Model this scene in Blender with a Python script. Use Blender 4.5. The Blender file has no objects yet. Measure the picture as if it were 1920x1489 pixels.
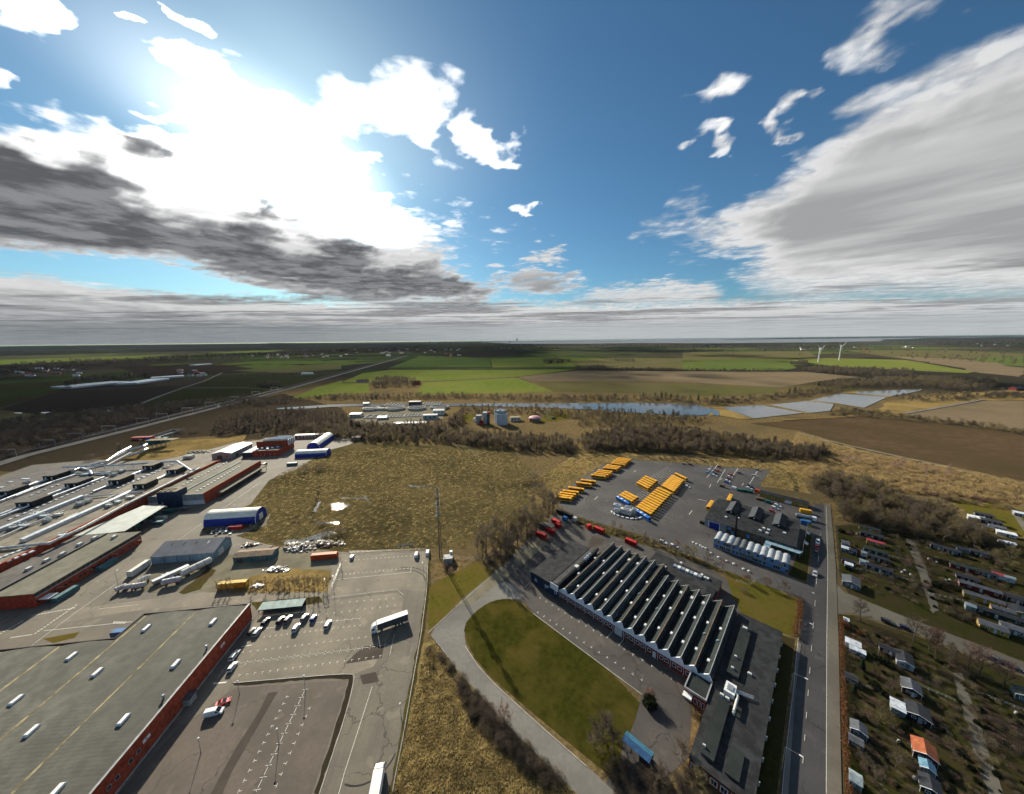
import bpy, bmesh, math, random
import numpy as np
from mathutils import Matrix, Vector
random.seed(7); RNG = np.random.default_rng(7)
R = math.radians
S = bpy.context.scene
COL = S.collection

# ------------------------------------------------------------------ camera
CAM_H, FOC, CX, CY, HZ, ROLL = 120.0, 625.0, 960.0, 744.5, 638.5, 0.0102
_p = math.atan((CY - HZ) / FOC)
FWD = Vector((0, math.cos(_p), -math.sin(_p)))
_up = Vector((0, math.sin(_p), math.cos(_p)))
RGT = Vector((1, 0, 0)) * math.cos(ROLL) - _up * math.sin(ROLL)
UP = Vector((1, 0, 0)) * math.sin(ROLL) + _up * math.cos(ROLL)
cam = bpy.data.cameras.new('camera'); camo = bpy.data.objects.new('camera', cam); COL.objects.link(camo)
m = Matrix((RGT, UP, -FWD)).transposed().to_4x4(); m.translation = (0, 0, CAM_H); camo.matrix_world = m
cam.sensor_width = 36; cam.lens = 36 * FOC / 1920; cam.clip_start = 0.5; cam.clip_end = 2000000
S.camera = camo

def G(x, y, z=0.0):
    """a point of the survey grid (taken from the aerial photograph) on the level z, in metres"""
    d = FWD + RGT * ((x - CX) / FOC) - UP * ((y - CY) / FOC)
    t = (z - CAM_H) / d.z
    return Vector((d.x * t, d.y * t, z))

# ------------------------------------------------------------------ render
S.render.engine = 'CYCLES'
cy = S.cycles
cy.use_adaptive_sampling = True; cy.adaptive_threshold = 0.03
cy.use_denoising = True
try: cy.denoiser = 'OPENIMAGEDENOISE'
except Exception: pass
cy.max_bounces = 4; cy.diffuse_bounces = 2; cy.glossy_bounces = 2; cy.transmission_bounces = 2
cy.transparent_max_bounces = 10; cy.volume_bounces = 0
cy.sample_clamp_indirect = 4.0
cy.caustics_reflective = False; cy.caustics_refractive = False
S.render.film_transparent = False
vs = S.view_settings
vs.view_transform = 'Standard'; vs.look = 'None'; vs.gamma = 1.0; vs.exposure = 0.95; vs.use_curve_mapping = False

# ------------------------------------------------------------------ sun and sky
SUN_AZ, SUN_EL = -29.6, 26.0            # degrees: azimuth from +Y towards +X, elevation
sd = Vector((math.sin(R(SUN_AZ)) * math.cos(R(SUN_EL)), math.cos(R(SUN_AZ)) * math.cos(R(SUN_EL)), math.sin(R(SUN_EL))))
sl = bpy.data.lights.new('sun', 'SUN'); sl.energy = 5.0; sl.angle = R(0.53); sl.color = (1.0, 0.90, 0.73)
so = bpy.data.objects.new('sun', sl); COL.objects.link(so)
so.rotation_euler = sd.to_track_quat('Z', 'Y').to_euler(); so.location = sd * 500
W = bpy.data.worlds.new('World'); S.world = W; W.use_nodes = True
nt = W.node_tree; nt.nodes.clear()
wo = nt.nodes.new('ShaderNodeOutputWorld'); wb = nt.nodes.new('ShaderNodeBackground'); sk = nt.nodes.new('ShaderNodeTexSky')
sk.sky_type = 'NISHITA'; sk.sun_disc = False; sk.sun_elevation = R(SUN_EL); sk.sun_rotation = R(SUN_AZ)
sk.altitude = 100; sk.air_density = 1.0; sk.dust_density = 0.55; sk.ozone_density = 2.6
wb.inputs['Strength'].default_value = 0.05
tn = nt.nodes.new('ShaderNodeMix'); tn.data_type = 'RGBA'; tn.blend_type = 'MULTIPLY'; tn.inputs['Factor'].default_value = 1.0   # deepens the blue and dims the sky light
_c = [i for i in tn.inputs if i.type == 'RGBA']; _c[1].default_value = (.48, .775, .885, 1)
nt.links.new(sk.outputs[0], _c[0]); nt.links.new([o for o in tn.outputs if o.type == 'RGBA'][0], wb.inputs[0]); nt.links.new(wb.outputs[0], wo.inputs[0])

# ------------------------------------------------------------------ node helper
class NT:
    def __init__(s, tree): s.t = tree
    def n(s, typ, **k):
        nd = s.t.nodes.new(typ)
        for a, b in k.items(): setattr(nd, a, b)
        return nd
    def put(s, sock, v):
        if isinstance(v, bpy.types.NodeSocket): s.t.links.new(v, sock)
        elif v is not None: sock.default_value = v
    def m(s, op, a, b=None, c=None, clamp=False):
        nd = s.n('ShaderNodeMath', operation=op); nd.use_clamp = clamp
        s.put(nd.inputs[0], a); s.put(nd.inputs[1], b); s.put(nd.inputs[2], c)
        return nd.outputs[0]
    def v(s, op, a, b=None):
        nd = s.n('ShaderNodeVectorMath', operation=op)
        s.put(nd.inputs[0], a); s.put(nd.inputs[1], b)
        return nd.outputs['Value'] if op in ('DOT_PRODUCT', 'LENGTH', 'DISTANCE') else nd.outputs[0]
    def noise(s, vec, scale, detail=4, rough=0.55, dist=0.0, lac=2.0):
        nd = s.n('ShaderNodeTexNoise'); s.put(nd.inputs['Vector'], vec)
        for a, b in (('Scale', scale), ('Detail', detail), ('Roughness', rough), ('Distortion', dist), ('Lacunarity', lac)): s.put(nd.inputs[a], b)
        return nd.outputs['Fac']
    def noise2(s, vec, scale, detail=4, rough=0.55):
        nd = s.n('ShaderNodeTexNoise', noise_dimensions='2D'); s.put(nd.inputs['Vector'], vec)
        for a, b in (('Scale', scale), ('Detail', detail), ('Roughness', rough)): s.put(nd.inputs[a], b)
        return nd.outputs['Fac']
    def col2(s, vec, scale):
        nd = s.n('ShaderNodeTexNoise', noise_dimensions='2D'); s.put(nd.inputs['Vector'], vec); nd.inputs['Scale'].default_value = scale; nd.inputs['Detail'].default_value = 3
        return nd.outputs['Color']
    def smooth(s, x, a, b, lo=0.0, hi=1.0):
        nd = s.n('ShaderNodeMapRange', interpolation_type='SMOOTHSTEP')
        for i, q in enumerate((x, a, b, lo, hi)): s.put(nd.inputs[i], q)
        return nd.outputs[0]
    def mix(s, f, a, b, blend='MIX'):
        nd = s.n('ShaderNodeMix', data_type='RGBA', blend_type=blend)
        s.put(nd.inputs['Factor'], f)
        cs = [i for i in nd.inputs if i.type == 'RGBA']
        for sk_, q in zip(cs, (a, b)):
            s.put(sk_, (*q, 1) if isinstance(q, (tuple, list)) and len(q) == 3 else q)
        return [o for o in nd.outputs if o.type == 'RGBA'][0]

# ------------------------------------------------------------------ clouds: one layer 1100 m up that shades the land below it
def smoothstep(x, a, b): 
    t = np.clip((x - a) / (b - a), 0, 1); return t * t * (3 - 2 * t)
CLOUD_Z = 1100.0
def vnoise(x, y, seed=0):
    """smooth value noise on numpy arrays, 0..1"""
    xi, yi = np.floor(x).astype(np.int64), np.floor(y).astype(np.int64)
    fx, fy = x - xi, y - yi; fx = fx * fx * (3 - 2 * fx); fy = fy * fy * (3 - 2 * fy)
    def h(a, b):
        n = (a * 374761393 + b * 668265263 + seed * 974711) & 0x7fffffff
        n = ((n ^ (n >> 13)) * 1274126177) & 0x7fffffff
        return ((n ^ (n >> 16)) & 0xffff) / 65535.0
    return (h(xi, yi) * (1 - fx) + h(xi + 1, yi) * fx) * (1 - fy) + (h(xi, yi + 1) * (1 - fx) + h(xi + 1, yi + 1) * fx) * fy
def fbm(x, y, oct=4, seed=0, rough=.55):
    s, a, t = 0, 1.0, 0
    for k in range(oct):
        s = s + a * vnoise(x * 2 ** k + 17.3 * k, y * 2 ** k - 9.1 * k, seed + k); t += a; a *= rough
    return s / t
CLOUDS = [  # outlines of the single clouds (survey x, y), solidity, greyness of the inside
    ([(-700, 120), (-300, 190), (0, 195), (75, 225), (115, 195), (150, 220), (215, 212), (240, 230), (290, 222), (310, 245), (345, 235), (340, 215), (300, 205), (255, 170), (290, 155), (345, 185), (405, 205), (430, 195), (420, 170), (345, 140), (255, 100), (325, 100), (345, 65), (370, 95), (470, 95), (530, 150), (600, 150), (640, 125), (700, 135), (735, 105), (775, 110), (830, 150), (850, 175), (840, 205), (850, 235), (875, 320), (800, 300), (770, 275), (680, 240), (705, 270), (715, 320), (740, 360), (790, 365), (830, 405), (835, 370), (870, 370), (890, 410), (965, 445), (960, 462), (900, 450), (860, 480), (890, 492), (840, 520), (900, 530), (935, 550), (900, 570), (800, 566), (700, 572), (600, 556), (500, 540), (430, 520), (330, 496), (200, 494), (150, 476), (0, 468), (-700, 440)], 1, 0),
    ([(848, 228), (880, 208), (915, 225), (960, 262), (1003, 255), (1000, 275), (960, 305), (920, 300), (870, 275)], 1, 0), ([(915, 370), (950, 372), (1025, 400), (985, 412), (930, 385)], 1, 0), ([(970, 470), (1000, 450), (1068, 457), (1045, 485), (1005, 495)], 1, 0),
    ([(905, 520), (930, 500), (1000, 493), (1080, 510), (1103, 525), (1085, 545), (1030, 558), (960, 555)], 1, .9), ([(1060, 560), (1120, 530), (1200, 525), (1260, 515), (1340, 520), (1365, 545), (1340, 572), (1200, 582), (1090, 572)], .9, .5),
    ([(-300, -60), (80, -10), (120, 40), (143, 75), (60, 55), (0, 25), (-300, 0)], 1, 0), ([(310, -20), (345, 0), (370, 25), (400, 25), (420, 50), (395, 62), (350, 40), (320, 25)], .9, 0), ([(195, 55), (220, 35), (265, 45), (300, 75), (250, 70)], .5, 0), ([(-60, 120), (0, 135), (35, 160), (20, 178), (-60, 175)], .7, 0),
    ([(1180, 415), (1255, 410), (1262, 378), (1312, 378), (1310, 405), (1335, 410), (1345, 380), (1410, 350), (1475, 300), (1500, 275), (1600, 215), (1710, 160), (1800, 120), (1860, 90), (1990, 30), (2300, -100), (2900, 0), (2900, 560), (1920, 566), (1700, 560), (1500, 575), (1400, 545), (1360, 515), (1400, 490), (1268, 490), (1320, 465), (1250, 450), (1190, 440)], 1, .92),
    ([(-700, 490), (75, 512), (180, 530), (300, 545), (420, 552), (600, 562), (800, 564), (1000, 566), (1300, 562), (1600, 556), (2900, 560), (2900, 645), (1900, 640), (960, 650), (-700, 665)], 1, .8),
    ([(1232, 192), (1260, 170), (1290, 165), (1330, 125), (1355, 115), (1408, 150), (1395, 185), (1350, 205), (1300, 180)], .85, .1), ([(1270, 275), (1330, 230), (1380, 238), (1385, 300), (1360, 308), (1330, 285)], .75, .1), ([(1550, 125), (1600, 90), (1640, 20), (1700, -30), (1950, -60), (1870, 30), (1740, 95), (1640, 150), (1600, 140)], .8, .15), ([(1440, 240), (1500, 170), (1560, 150), (1565, 180), (1460, 265)], .65, .1),
]
SHADED = [[(-700, 200), (0, 250), (60, 270), (130, 310), (190, 320), (250, 360), (300, 395), (350, 410), (420, 420), (480, 410), (500, 430), (540, 475), (600, 455), (660, 452), (735, 475), (690, 500), (800, 495), (870, 520), (930, 545), (900, 562), (700, 562), (560, 545), (430, 515), (300, 480), (150, 465), (-700, 420)], [(200, 250), (240, 245), (290, 270), (315, 305), (260, 295)], [(430, 380), (480, 375), (540, 395), (610, 378), (560, 410), (480, 402)]]
def sdist(X, Y, P):
    """signed distance to a polygon, positive inside"""
    P = np.array(P, float); d = np.full(X.shape, 1e18); ins = np.zeros(X.shape, bool); j = len(P) - 1
    for i in range(len(P)):
        (ax, ay), (bx, by) = P[j], P[i]; ex, ey = bx - ax, by - ay; t = np.clip(((X - ax) * ex + (Y - ay) * ey) / (ex * ex + ey * ey), 0, 1)
        d = np.minimum(d, (X - ax - t * ex) ** 2 + (Y - ay - t * ey) ** 2); c = ((ay > Y) != (by > Y)) & (X < ex * (Y - ay) / (by - ay + 1e-9) + ax); ins ^= c; j = i
    return np.where(ins, 1, -1) * np.sqrt(d)
def build_clouds():
    az = np.radians(np.concatenate([np.arange(-180, -66, 4.0), np.arange(-66, 66, .35), np.arange(66, 181, 4.0)])); el = np.radians(np.concatenate([[.05, .1, .2, .3, .52, .75, 1.0, 1.4], np.arange(1.9, 14, .3), np.arange(14, 60, .35), np.arange(60, 90, 3.)]))
    A, E = np.meshgrid(az, el); r = (CLOUD_Z - CAM_H) / np.tan(E) / 1000; X, Y = r * np.sin(A), r * np.cos(A)
    D = np.stack([X * 1000, Y * 1000, np.full(X.shape, CLOUD_Z - CAM_H)], -1); zf = D @ np.array(FWD); front = zf > 200; zs = np.where(front, zf, 1)
    px = np.where(front, CX + FOC * (D @ np.array(RGT)) / zs, 9e3); py = np.where(front, CY - FOC * (D @ np.array(UP)) / zs, -9e3)
    a_ = np.minimum(1, 2.2 / r); px = px + (fbm(X * 3.2, Y * 3.2, 5, 3, .6) - .5) * 190 * a_; py = py + (fbm(X * 3.2, Y * 3.2, 5, 11, .6) - .5) * 150 * a_
    cov = np.full(X.shape, -1.0); grey = np.zeros(X.shape); dark = np.full(X.shape, -1.0); soft = np.zeros(X.shape)
    for P, solid, g in CLOUDS:
        s = sdist(px, py, P); c = np.minimum(np.clip(s / (28 if g == .8 else min(80, s.max() * 1.15)), -1, 1.0) + (solid - 1) * .6, solid); soft = np.where(c > cov, 1.0 if g == .92 else .7 if g == .8 else .5 if solid < .7 else 0.0, soft); grey = np.where(c > cov, g * smoothstep(s, 5, 110 if g == .92 else 22 if g != .8 else 45), grey); cov = np.maximum(cov, c)
    for P in SHADED: dark = np.maximum(dark, np.clip(sdist(px, py, P) / 38, -1, 1))
    gen = (fbm(X * .55, Y * .55, 4, 5) - .56) * 3.0; w = smoothstep(np.maximum(np.maximum(-px - 400, px - 2400), -py - 250), 0, 500)
    cov = cov * (1 - w) + gen * w; grey = grey * (1 - w) + w * .4 * smoothstep(gen, 0, .6); dark = dark * (1 - w) - w
    me = bpy.data.meshes.new('clouds'); ny, nx = X.shape
    q = (np.arange(ny - 1)[:, None] * nx + np.arange(nx - 1)[None, :]).ravel()
    me.from_pydata(np.stack([X.ravel() * 1000, Y.ravel() * 1000, np.full(X.size, CLOUD_Z)], 1), [], np.stack([q, q + 1, q + 1 + nx, q + nx], 1))
    for nm, arr in (('cover', cov), ('dark', dark), ('grey', grey), ('soft', soft)): me.attributes.new(nm, 'FLOAT', 'POINT').data.foreach_set('value', arr.ravel().astype(np.float32))
    mt = bpy.data.materials.new('cloud'); mt.use_nodes = True; t = mt.node_tree; t.nodes.clear(); N = NT(t)
    out = N.n('ShaderNodeOutputMaterial'); P = N.v('MULTIPLY', N.n('ShaderNodeNewGeometry').outputs['Position'], (0.001, 0.001, 0.0))
    cov, dk, gr, sf = (N.n('ShaderNodeAttribute', attribute_name=a).outputs['Fac'] for a in ('cover', 'dark', 'grey', 'soft')); dist = N.v('LENGTH', P)
    # beyond the laid-out clouds the layer goes on as broken stratocumulus
    far = N.noise2(N.v('MULTIPLY', P, (0.45, 1.25, 1.0)), 0.36, 4, .62)
    farc = N.m('MULTIPLY', N.m('SUBTRACT', far, N.smooth(dist, 9.0, 24.0, .60, .30)), 3.2)
    farc = N.m('ADD', farc, N.m('ADD', N.smooth(dist, 7.5, 10.5, -3.0, 0.0), N.smooth(dist, 15, 38, 0.0, 2.5)))
    f1 = N.noise2(P, 2.2, 8, .62); amp = N.smooth(sf, 0, 1, 1.0, .42)
    vo = N.n('ShaderNodeTexVoronoi', voronoi_dimensions='2D', feature='F1'); N.put(vo.inputs['Vector'], N.v('ADD', P, N.v('MULTIPLY', N.col2(P, 3.0), (.28, .28, 0)))); vo.inputs['Scale'].default_value = 4.2; vo.inputs['Detail'].default_value = 2.0; vo.inputs['Roughness'].default_value = .55
    puff = N.m('SUBTRACT', .42, vo.outputs['Distance'])                                  # rounded lobes of the cumulus edges
    nz = N.m('ADD', N.m('MULTIPLY', N.m('SUBTRACT', f1, .5), 1.9), N.m('MULTIPLY', puff, .75)); lay = N.m('MULTIPLY', N.m('SUBTRACT', far, .5), 1.7)
    fw = N.smooth(dist, 4.5, 9.0); nz = N.m('ADD', N.m('MULTIPLY', nz, N.m('SUBTRACT', 1.0, fw)), N.m('MULTIPLY', lay, fw))
    den = N.m('ADD', N.m('MULTIPLY', N.m('MAXIMUM', cov, farc), 1.3), N.m('ADD', N.m('MULTIPLY', nz, amp), N.m('ADD', N.smooth(cov, -.55, .1, 0.0, .36), N.smooth(dk, -.45, .25, 0, .9))))
    alpha = N.smooth(den, -.06, N.smooth(sf, 0, 1, 1.2, 1.15))
    alpha = N.m('MULTIPLY', alpha, N.smooth(N.m('ADD', N.m('MULTIPLY', N.noise2(P, 7.0, 5, .68), .7), N.m('MULTIPLY', den, .45)), .22, .62))
    dk = N.smooth(N.m('ADD', dk, N.m('MULTIPLY', N.m('SUBTRACT', f1, .5), 1.1)), -.30, 0.50)
    dk = N.m('MAXIMUM', dk, N.m('MULTIPLY', N.m('MULTIPLY', fw, N.smooth(N.m('ADD', far, N.m('MULTIPLY', N.m('SUBTRACT', f1, .5), .25)), .44, .60)), .8))
    sdir = (G(1900, 385, CLOUD_Z) - G(1400, 470, CLOUD_Z)).normalized(); cb = N.n('ShaderNodeCombineXYZ')          # wind streaks under the right-hand bank
    N.put(cb.inputs[0], N.v('DOT_PRODUCT', P, (sdir.x * .55, sdir.y * .55, 0))); N.put(cb.inputs[1], N.v('DOT_PRODUCT', P, (-sdir.y * 1.3, sdir.x * 1.3, 0)))
    g1 = N.noise2(cb.outputs[0], .9, 4, .5)
    SP = G(597, 250, CLOUD_Z) / 1000; body = N.m('MULTIPLY', N.smooth(den, .35, 1.3), N.smooth(N.v('DISTANCE', P, (SP.x, SP.y, 0.0)), 1.0, 2.6, 0, .45))                             # thick parts lose light away from the sun
    body = N.m('MAXIMUM', body, N.m('MULTIPLY', N.smooth(N.m('ADD', f1, N.m('MULTIPLY', puff, .35)), .30, .62, .75, 0), N.smooth(N.v('DISTANCE', P, (SP.x, SP.y, 0.0)), .7, 2.0, 0, .7)))
    bright = N.mix(N.m('MAXIMUM', body, N.m('MULTIPLY', gr, N.smooth(g1, .25, .72, .72, 1.15))), (1.0, 1.0, .99), (.37, .375, .38))
    col = N.mix(dk, bright, N.mix(N.smooth(f1, .36, .64), (.115, .12, .13), (.27, .275, .285)))
    col = N.mix(N.smooth(dist, 9, 32, 0, .75), col, N.mix(N.smooth(N.m('DIVIDE', N.v('DOT_PRODUCT', P, (1, 0, 0)), dist), -.75, .25), (.17, .195, .215), (.46, .50, .52)))  # horizon haze put into the colour of the far clouds
    SP = G(597, 250, CLOUD_Z) / 1000; ds = N.v('DISTANCE', P, (SP.x, SP.y, 0.0))
    glow = N.m('MULTIPLY', N.smooth(ds, 0.1, 2.6, 1.0, 0.0), N.m('SUBTRACT', 1.0, dk))
    SC = (-.15 + sd.x / sd.z * CLOUD_Z / 1000, .17 + sd.y / sd.z * CLOUD_Z / 1000, 0.0); thin = N.smooth(N.v('DISTANCE', N.v('MULTIPLY', P, (1, .38, 0)), (SC[0], SC[1] * .38 + .1, 0)), 0.12, 0.62)       # bright veil, its thin opening shaped to sun left ground and shade the right
    st = N.m('ADD', 0.51, N.m('MULTIPLY', glow, N.m('ADD', .6, N.m('MULTIPLY', N.m('SUBTRACT', 1.0, thin), 11.0))))
    a2 = N.m('MULTIPLY', alpha, N.m('ADD', 0.05, N.m('MULTIPLY', thin, 0.95))); a2 = N.m('MAXIMUM', a2, N.smooth(ds, 0.0, 1.25, .075, 0.0))
    em = N.n('ShaderNodeEmission'); N.put(em.inputs[0], col); N.put(em.inputs[1], st)
    tr = N.n('ShaderNodeBsdfTransparent'); mx = N.n('ShaderNodeMixShader')
    N.put(mx.inputs[0], a2); N.put(mx.inputs[1], tr.outputs[0]); N.put(mx.inputs[2], em.outputs[0]); N.put(out.inputs[0], mx.outputs[0])
    mt.cycles.emission_sampling = 'NONE'
    me.materials.append(mt); o = bpy.data.objects.new('clouds', me); COL.objects.link(o)
    o['kind'] = 'structure'; o['label'] = 'broken white and grey cloud layer under blue sky'
build_clouds()
# ------------------------------------------------------------------ building blocks
class Fr:
    """a level building grid turned by ang degrees; u along, v across"""
    def __init__(s, ang, o=(0, 0)):
        s.U = Vector((math.cos(R(ang)), math.sin(R(ang)))); s.V = Vector((-s.U.y, s.U.x)); s.o = Vector(o); s.a = R(ang)
    def w(s, u, v, z=0.0):
        q = s.o + s.U * u + s.V * v; return Vector((q.x, q.y, z))
    def uv(s, x, y, z=0.0):
        q = G(x, y, z).to_2d() - s.o; return q.dot(s.U), q.dot(s.V)
    def rect(s, *pts):
        q = [s.uv(*p) for p in pts]; us = [a for a, _ in q]; vs_ = [b for _, b in q]
        return min(us), max(us), min(vs_), max(vs_)
FL, FRT = Fr(7.0), Fr(-43.5)
W0 = Fr(0.0)
OFF = {}
class MB:
    def __init__(s): s.v = []; s.f = []; s.m = []
    def poly(s, pts, m=0):
        b = len(s.v); s.v += [tuple(p) for p in pts]; s.f.append(tuple(range(b, b + len(pts)))); s.m.append(m); return s
    def mesh(s, V, F, m=0):
        b = len(s.v); s.v += [tuple(p) for p in V]; s.f += [tuple(i + b for i in f) for f in F]; s.m += [m] * len(F); return s
    def box(s, F, u0, u1, v0, v1, z0, z1, m=0, top=None, bottom=False):
        b = len(s.v); s.v += [tuple(F.w(u, v, z)) for z in (z0, z1) for u, v in ((u0, v0), (u1, v0), (u1, v1), (u0, v1))]
        fs = [(4, 5, 6, 7), (0, 1, 5, 4), (1, 2, 6, 5), (2, 3, 7, 6), (3, 0, 4, 7)] + ([(3, 2, 1, 0)] if bottom else [])
        s.f += [tuple(i + b for i in f) for f in fs]; s.m += [m if top is None else top] + [m] * (len(fs) - 1); return s
    def prism(s, pts, z0, z1, m=0, top=None):
        n = len(pts); P = [Vector(p[:2]) for p in pts]
        if sum(P[i].x * P[(i + 1) % n].y - P[(i + 1) % n].x * P[i].y for i in range(n)) < 0: P.reverse()
        b = len(s.v); s.v += [(p.x, p.y, z0) for p in P] + [(p.x, p.y, z1) for p in P]
        s.f.append(tuple(range(b + n, b + 2 * n))); s.m.append(m if top is None else top)
        for i in range(n): s.f.append((b + i, b + (i + 1) % n, b + n + (i + 1) % n, b + n + i)); s.m.append(m)
        return s
    def extr(s, F, prof, v0, v1, m=0, caps=True):
        """profile [(u,z)] in the frame, drawn along v"""
        n = len(prof); b = len(s.v)
        s.v += [tuple(F.w(u, v, z)) for v in (v0, v1) for u, z in prof]
        for i in range(n):
            j = (i + 1) % n; s.f.append((b + i, b + j, b + n + j, b + n + i)); s.m.append(m)
        if caps: s.f += [tuple(range(b + n - 1, b - 1, -1)), tuple(range(b + n, b + 2 * n))]; s.m += [m, m]
        return s
    def tube(s, a, b_, r0, r1=None, n=6, m=0, cap=True):
        a, b_ = Vector(a), Vector(b_); r1 = r0 if r1 is None else r1
        d = (b_ - a).normalized(); x = d.orthogonal().normalized(); y = d.cross(x)
        k = len(s.v)
        for c, r in ((a, r0), (b_, r1)): s.v += [tuple(c + (x * math.cos(2 * math.pi * i / n) + y * math.sin(2 * math.pi * i / n)) * r) for i in range(n)]
        for i in range(n): s.f.append((k + i, k + (i + 1) % n, k + n + (i + 1) % n, k + n + i)); s.m.append(m)
        if cap: s.f += [tuple(range(k + n - 1, k - 1, -1)), tuple(range(k + n, k + 2 * n))]; s.m += [m, m]
        return s
    def path(s, pts, r, n=6, m=0):
        for a, b_ in zip(pts, pts[1:]): s.tube(a, b_, r, r, n, m)
        return s
    def loft(s, rings, m=0, caps=True, closed=True):
        n = len(rings[0]); b = len(s.v)
        for r in rings: s.v += [tuple(p) for p in r]
        for k in range(len(rings) - 1):
            for i in range(n if closed else n - 1):
                j = (i + 1) % n; s.f.append((b + k * n + i, b + k * n + j, b + (k + 1) * n + j, b + (k + 1) * n + i)); s.m.append(m)
        if caps:
            e = b + (len(rings) - 1) * n; s.f += [tuple(range(b + n - 1, b - 1, -1)), tuple(range(e, e + n))]; s.m += [m, m]
        return s
    def data(s, name, mats, off=None, smooth=False):
        me = bpy.data.meshes.new(name)
        V = s.v if off is None else [(a - off[0], b - off[1], c - off[2]) for a, b, c in s.v]
        me.from_pydata(V, [], s.f)
        for q in (mats if isinstance(mats, (list, tuple)) else [mats]): me.materials.append(q)
        if any(s.m): me.polygons.foreach_set('material_index', s.m)
        if smooth: me.polygons.foreach_set('use_smooth', [True] * len(s.f))
        me.update(); return me
    def build(s, name, mats, parent=None, smooth=False):
        return link(name, s.data(name, mats, OFF.get(parent.name) if parent else None, smooth), parent)
def link(name, me, parent=None):
    o = bpy.data.objects.new(name, me); COL.objects.link(o)
    if parent:
        o.parent = parent
        if parent.name in OFF: OFF[o.name] = OFF[parent.name]
    return o
def tag(o, label, cat=None, group=None):
    o['label'] = label
    if cat: o['category'] = cat
    if group: o['group'] = group
    return o
def thing(name, label, cat, loc=(0, 0, 0), group=None, rz=0.0):
    o = bpy.data.objects.new(name, None); COL.objects.link(o); o.location = loc; o.rotation_euler = (0, 0, rz); o.empty_display_size = 0.5
    if rz == 0.0: OFF[o.name] = tuple(loc)
    return tag(o, label, cat, group)
def struct(o, label=None):
    o['kind'] = 'structure'
    if label: o['label'] = label
    return o
def dup(root, loc=None, rz=None, sc=None, label=None, group=None, parent=None):
    c = root.copy(); COL.objects.link(c)
    if parent: c.parent = parent
    if loc is not None: c.location = loc
    if rz is not None: c.rotation_euler = (0, 0, rz)
    if sc is not None: c.scale = (sc, sc, sc) if isinstance(sc, (int, float)) else sc
    if label: c['label'] = label
    if group: c['group'] = group
    for ch in root.children: dup(ch, parent=c)
    return c
def remat(root, part, mat):
    for ch in root.children_recursive:
        if ch.name.split('.')[0] == part and ch.type == 'MESH':
            ch.material_slots[0].link = 'OBJECT'; ch.material_slots[0].material = mat
ORD = 'first second third fourth fifth sixth seventh eighth ninth tenth eleventh twelfth thirteenth fourteenth fifteenth sixteenth seventeenth eighteenth nineteenth twentieth'.split()
def ordn(i): return ORD[i] if i < len(ORD) else 'twenty-' + ORD[i - 20]

# ------------------------------------------------------------------ materials
def M(name, col, rough=0.75, var=0.18, scale=0.6, col2=None, detail=3, bump=0.0, bscale=3.0, metal=0.0, spec=0.3, local=False, big=0.0, trans=0.0):
    mt = bpy.data.materials.new(name); mt.use_nodes = True; t = mt.node_tree; N = NT(t)
    b = t.nodes['Principled BSDF']; b.inputs['Roughness'].default_value = rough; b.inputs['Metallic'].default_value = metal
    b.inputs['Specular IOR Level'].default_value = spec
    P = N.n('ShaderNodeTexCoord').outputs['Object'] if local else N.n('ShaderNodeNewGeometry').outputs['Position']
    c2 = col2 or tuple(c * (1 - var * 1.6) for c in col); c1 = tuple(min(1, c * (1 + var)) for c in col)
    f = N.smooth(N.noise(P, scale, detail, .62), .33, .67)
    c = N.mix(f, c2, c1)
    if big:
        g = N.noise(P, scale * .13, 2, .5); c = N.mix(N.smooth(g, .35, .65, 0, big), c, tuple(x * .55 for x in col))
    N.put(b.inputs['Base Color'], c)
    if bump:
        bp = N.n('ShaderNodeBump'); bp.inputs['Distance'].default_value = bump; bp.inputs['Strength'].default_value = 1.0
        N.put(bp.inputs['Height'], N.noise(P, bscale, 3, .6)); N.put(b.inputs['Normal'], bp.outputs[0])
    if trans:                                          # thin stalks and leaves let light through
        tl = N.n('ShaderNodeBsdfTranslucent'); N.put(tl.inputs[0], c); mx = N.n('ShaderNodeMixShader'); mx.inputs[0].default_value = trans
        N.put(mx.inputs[1], b.outputs[0]); N.put(mx.inputs[2], tl.outputs[0]); N.put(t.nodes['Material Output'].inputs[0], mx.outputs[0])
    return mt
def lines(mt, F, axis, period, depth, dark=0.25, width=.5):
    """ribs of a profiled sheet: real relief through the normal, darker colour in the troughs"""
    t = mt.node_tree; N = NT(t); b = t.nodes['Principled BSDF']; P = N.n('ShaderNodeNewGeometry').outputs['Position']
    d = (F.U if axis == 'u' else F.V); x = N.v('DOT_PRODUCT', P, (d.x / period, d.y / period, 0))
    tri = N.m('PINGPONG', x, 0.5); tri = N.m('MULTIPLY', tri, 2.0)
    h = N.smooth(tri, .5 - width / 2, .5 + width / 2)
    bp = N.n('ShaderNodeBump'); bp.inputs['Distance'].default_value = depth; N.put(bp.inputs['Height'], h)
    if b.inputs['Normal'].links: N.put(bp.inputs['Normal'], b.inputs['Normal'].links[0].from_socket)
    N.put(b.inputs['Normal'], bp.outputs[0])
    src = b.inputs['Base Color'].links[0].from_socket
    N.put(b.inputs['Base Color'], N.mix(N.m('MULTIPLY', N.m('SUBTRACT', 1.0, h), dark), src, (.03, .03, .025)))
    return mt
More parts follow.
